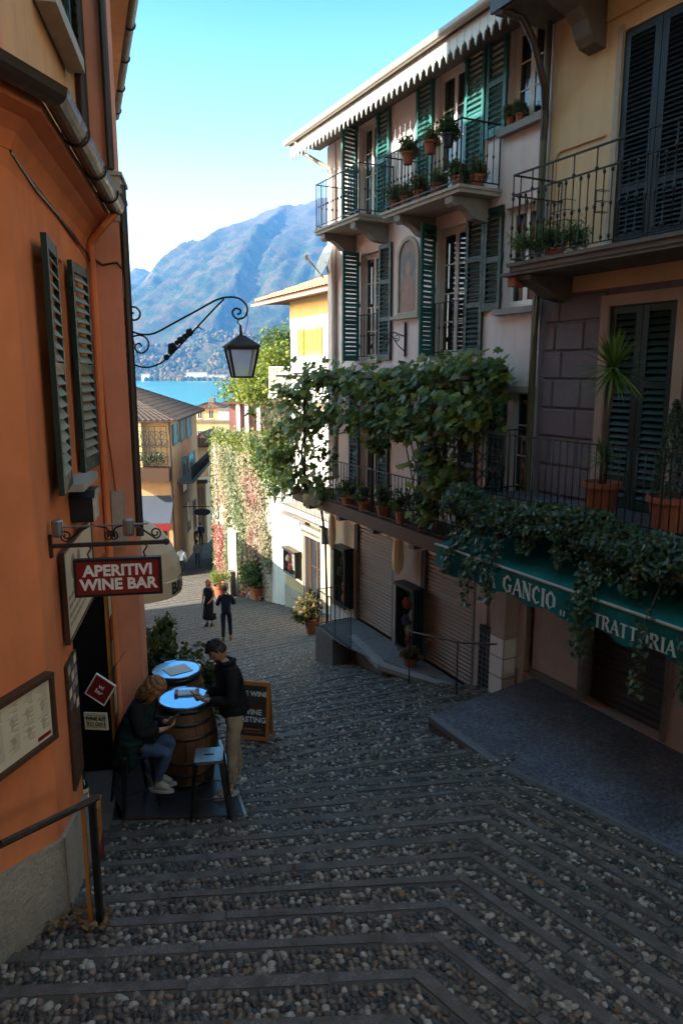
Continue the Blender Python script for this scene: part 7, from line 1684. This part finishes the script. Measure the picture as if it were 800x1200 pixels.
# pots hung and standing on the upper balcony
zB = 2.95
for k, (s_, o_, z_, lab, mt) in enumerate(((3.32,.66,0,'lowest left pot of pale succulents on the upper balcony','greyplant'),(2.95,.66,0,'pot of trailing grey plant second from left on the upper balcony','greyplant'),(2.5,.66,0,'bushy grey green pot third from left on the upper balcony','greyplant'),(1.95,.66,0,'tall cactus pot at the middle of the upper balcony','greyplant'),(1.40,.64,0,'terracotta pot near the right corner of the upper balcony','bush'),(1.2,.4,0,'white flowering pot at the right end of the upper balcony','greyplant'),
     (2.55,.88,.62,'terracotta pot hung left on the upper balcony rail','greyplant'),(1.85,.88,.62,'terracotta pot hung at the middle of the upper balcony rail','greyplant'),(1.35,.88,.60,'dark pot hung near the corner of the upper balcony rail','oleander'))):
    potted(lab, PINK.w(s_,o_,zB+z_), .11, .2, [((0,0,.30),(.16,.14,.16),1),((.08,.03,.22),(.14,.12,.12),.5)], M[mt], 1100, .055, 'blade' if k % 2 else 'oval', 'balcony_pot', 'pots on the upper balcony', M['blackpaint'] if k == 8 else None)
for k, (s_, lab) in enumerate(((.62,'small terracotta pot on the top right window sill'),(.85,'little trailing plant on the top right window sill'))):
    potted(lab, PINK.w(s_,.05,3.83), .07, .13, [((0,0,.2),(.11,.08,.12),1)], M['greyplant'], 1500, .045, 'oval', 'sill_pot', 'pots on the window sill')
potted('feathery green plant in a trough behind the yellow balcony railing', YEL.w(-.95,.66,1.55), .13, .14, [((-.1,0,.28),(.30,.2,.2),1),((.25,0,.3),(.25,.2,.22),.9),((-.45,0,.22),(.2,.15,.15),.5)], M['bush'], 900, .08, 'blade', 'balcony_plant')
# ---- display cabinets of the shops, shop sign, dish, wall bracket
def cabinet(label, s0, s1, z0, z1, d=.3, inner=(), W=PINK):
    t_ = thing('display_cabinet', label, 'cabinet', W.w((s0+s1)/2,.06,z0), 0, 'shop display cabinets', base=tuple(W.w((s0+s1)/2,.06,z0)))
    part('case', MB().box(s0,s1,.055,.09,z0,z1).box(s0,s0+.05,.09,d,z0,z1).box(s1-.05,s1,.09,d,z0,z1).box(s0+.05,s1-.05,.09,d,z0,z0+.06).box(s0-.02,s1+.02,.06,d+.03,z1,z1+.07).to(W), M['blackpaint'], t_)
    n = len(inner)
    for k, c in enumerate(inner):
        zz = z0+.1+(z1-z0-.2)*k/n; s_ = s0+.1+(s1-s0-.3)*random.random(); mb = MB(); mb.lathe([(.03,0),(.09,.04),(.11,.14),(.06,.24),(.02,.26)], W.w(s_+.05,.17,zz), 7, 1, .6); part('scarf', mb, plain('scarf_%d' % random.randrange(999), c, .8, 0, .4, 18), t_)
    m_ = MB().box(s0+.05,s1-.05,d-.012,d-.006,z0+.06,z1).to(W); part('glass_front', m_, M['clear'], t_); return t_
m, t, b = nodes('clear_glass'); b.inputs['Base Color'].default_value = (.9,.92,.92,1); b.inputs['Roughness'].default_value = .03; b.inputs['Transmission Weight'].default_value = 1; b.inputs['IOR'].default_value = 1.05; M['clear'] = m
cabinet('tall black cabinet of colourful scarves between the two shop shutters', 3.0, 3.72, -5.78, -4.42, inner=((.35,.05,.05),(.45,.30,.12),(.1,.12,.22),(.4,.36,.3),(.38,.08,.06),(.12,.18,.1)))
cabinet('black cabinet with an orange panel left of the first shop shutter', 6.08, 6.7, -5.7, -4.25, inner=((.5,.18,.05),(.45,.16,.05),(.06,.08,.05),(.05,.07,.04)))
cb = cabinet('wall showcase of cream and red papers on the yellow shop front', 9.2, 10.1, -5.72, -5.02, .25, inner=((.4,.06,.05),(.5,.42,.3)), W=WHT)
for k in range(3): part('paper', MB().box(9.28+.27*k,9.28+.27*k+.22,.095,.10,-5.6,-5.1).to(WHT), (M['paper'],M['paper'],M['red_panel'])[k], cb)
pb_ = PINK.w(2.9,.42,LEDGE_Z); potted('red flowering trough at the foot of the scarf cabinet', pb_, .14, .2, [((0,0,.3),(.22,.16,.14),1)], leafmat('red_flowers',[(0,(.03,.07,.02)),(.6,(.06,.09,.03)),(.7,(.4,.05,.03)),(1,(.5,.1,.05))]), 1200, .06, 'oval', 'flower_pot')
# shop sign under the canopy of the white house
ss = thing('yellow_shop_sign', 'yellow shop sign box with dark lettering under a slate canopy', 'sign', WHT.w(8.3,.5,-4.0), 0, base=tuple(WHT.w(8.3,.5,-4.0)))
s1_, zt_ = WHT.hit(350,601,.62); s0_, _ = WHT.hit(376,626,.62)
sa, sb_ = 6.7, 8.1
part('box', MB().box(sa,sb_,.2,.60,-4.12,-3.72).to(WHT), M['yellow'], ss); part('roof', MB().prism([(.0,-3.55),(.72,-3.70),(.72,-3.66),(.0,-3.50)], sa-.1, sb_+.15, 'x').to(WHT), M['stone_dk'], ss)
part('end', MB().box(sa-.03,sa-.003,.1,.62,-4.15,-3.66).to(WHT), M['blackpaint'], ss)
lt = MB(); rng = random.Random(2)
for r_, (zz, h) in enumerate(((-3.83,.10),(-4.02,.08))):
    x = sb_-.16
    while x > sa+.1: w = rng.uniform(.03,.07); lt.box(x-w,x,.6005,.606,zz-h/2,zz+h/2); x -= w+.022
part('lettering', lt.to(WHT), M['dark_letter'], ss, kind='stuff')
part('emblem', MB().prism([(sb_-.07+.05*math.cos(a), -3.86+.09*math.sin(a)) for a in np.linspace(0,6.28,9)[:-1]], .6005, .612).to(WHT), plain('blue_emblem',(.05,.07,.3),.5), ss)
sd = thing('satellite_dish', 'white satellite dish at the corner of the pink house above the tiled eave', 'satellite dish', PINK.w(7.7,.25,2.2), 0, base=tuple(PINK.w(7.7,.25,2.2)))
dc = pc(379,306,.3); n_ = Vector((-.85,-.35,.35)).normalized(); q_ = Vector((0,0,1)).rotation_difference(n_)
dm = MB()
prof = [(.001,-.09),(.15,-.075),(.3,-.035),(.40,.0),(.41,.01),(.39,.01),(.29,-.02),(.14,-.06),(.001,-.075)]; dm.lathe(prof, (0,0,0), 24); dm.v = [tuple(dc+q_@Vector(v)) for v in dm.v]; part('dish', dm, M['whitepaint'], sd, True)
tip = dc+n_*.45+Vector((0,0,-.1)); part('arm', MB().tube([dc+Vector((0,0,-.38)), tip], .016, 6), M['stone_lt'], sd); part('receiver', MB().lathe([(.035,-.06),(.045,0),(.03,.06)], tip, 8), M['stone_lt'], sd); part('mount', MB().tube([dc-n_*.07, PINK.w(7.6,-.05,dc.z-.3), PINK.w(7.45,-.02,dc.z-.45)], .025, 6), M['stone_lt'], sd)
wb_ = thing('wall_bracket', 'black wrought iron sign bracket on the pink wall below the niche', 'bracket', PINK.w(4.0,.02,.6), 0, base=tuple(PINK.w(4.0,.02,.6)))
mb = MB(); mb.bar(PINK.w(3.92,.03,.32), PINK.w(3.92,.03,1.0), .04); mb.tube([PINK.w(3.92,.03,.72), PINK.w(3.92,.28,.80), PINK.w(3.92,.55,.70)], .014, 5); mb.tube([PINK.w(3.92,.03,.42), PINK.w(3.92,.2,.55), PINK.w(3.92,.34,.74)], .012, 5)
mb.tube(scroll(PINK.w(3.92,.48,.62), .09, .02, math.pi/2, 1.5, ((PINK.n[0],PINK.n[1],0),(0,0,1))), .01, 5); mb.tube(scroll(PINK.w(3.92,.22,.70), .08, .02, 0, -1.5, ((PINK.n[0],PINK.n[1],0),(0,0,1))), .01, 5); part('scrollwork', mb, M['iron'], wb_)
# ---- railing at the end of the shop pavement and grid rack by the trattoria
rr_ = thing('shop_railing', 'short black railing at the lower end of the shop pavement', 'railing', PINK.w(5,1.1,LEDGE_Z), 0, base=tuple(PINK.w(5,1.1,LEDGE_Z)))
railing(rr_, [PINK.w(5.98,.25,LEDGE_Z), PINK.w(5.95,1.08,LEDGE_Z), PINK.w(5.0,1.1,LEDGE_Z), PINK.w(4.2,1.12,LEDGE_Z)], .92, .11, (), .007, name='rails')
gk = thing('wire_rack', 'dark upright wire grid rack beside the tiled pillar', 'rack', PINK.w(.95,.12,-5.9), 0, base=tuple(PINK.w(.95,.12,-5.9)))
mb = MB()
for k in range(12): mb.bar(PINK.w(.68,.14,-5.75+.1*k), PINK.w(1.02,.14,-5.75+.1*k), .008)
for k in range(4): mb.bar(PINK.w(.68+.113*k,.15,-5.8), PINK.w(.68+.113*k,.15,-4.6), .009)
part('grid', mb, M['steel'], gk); part('board', MB().box(.64,1.06,.06,.12,-5.85,-4.5).to(PINK), M['blackpaint'], gk)
# ---- fallen leaves by the plinth
fl = []
for k in range(160):
    p = onground(random.uniform(55,130), random.uniform(1062,1092)); fl.append((p.x, p.y, p.z+.012+random.random()*.02))
for k in range(90):
    x, y = random.uniform(-1.5,2.5), random.uniform(2.6,9); fl.append((x, y, ground(x, y)+.02)) if not (x > .5 and y > 7) else None
o = leaves('fallen_leaves', fl, .055, leafmat('dry_leaves',[(0,(.10,.04,.02)),(.6,(.20,.09,.03)),(1,(.30,.20,.08))],.1), 'ivy', None, [(0,0,1)]*len(fl), 0, .3)
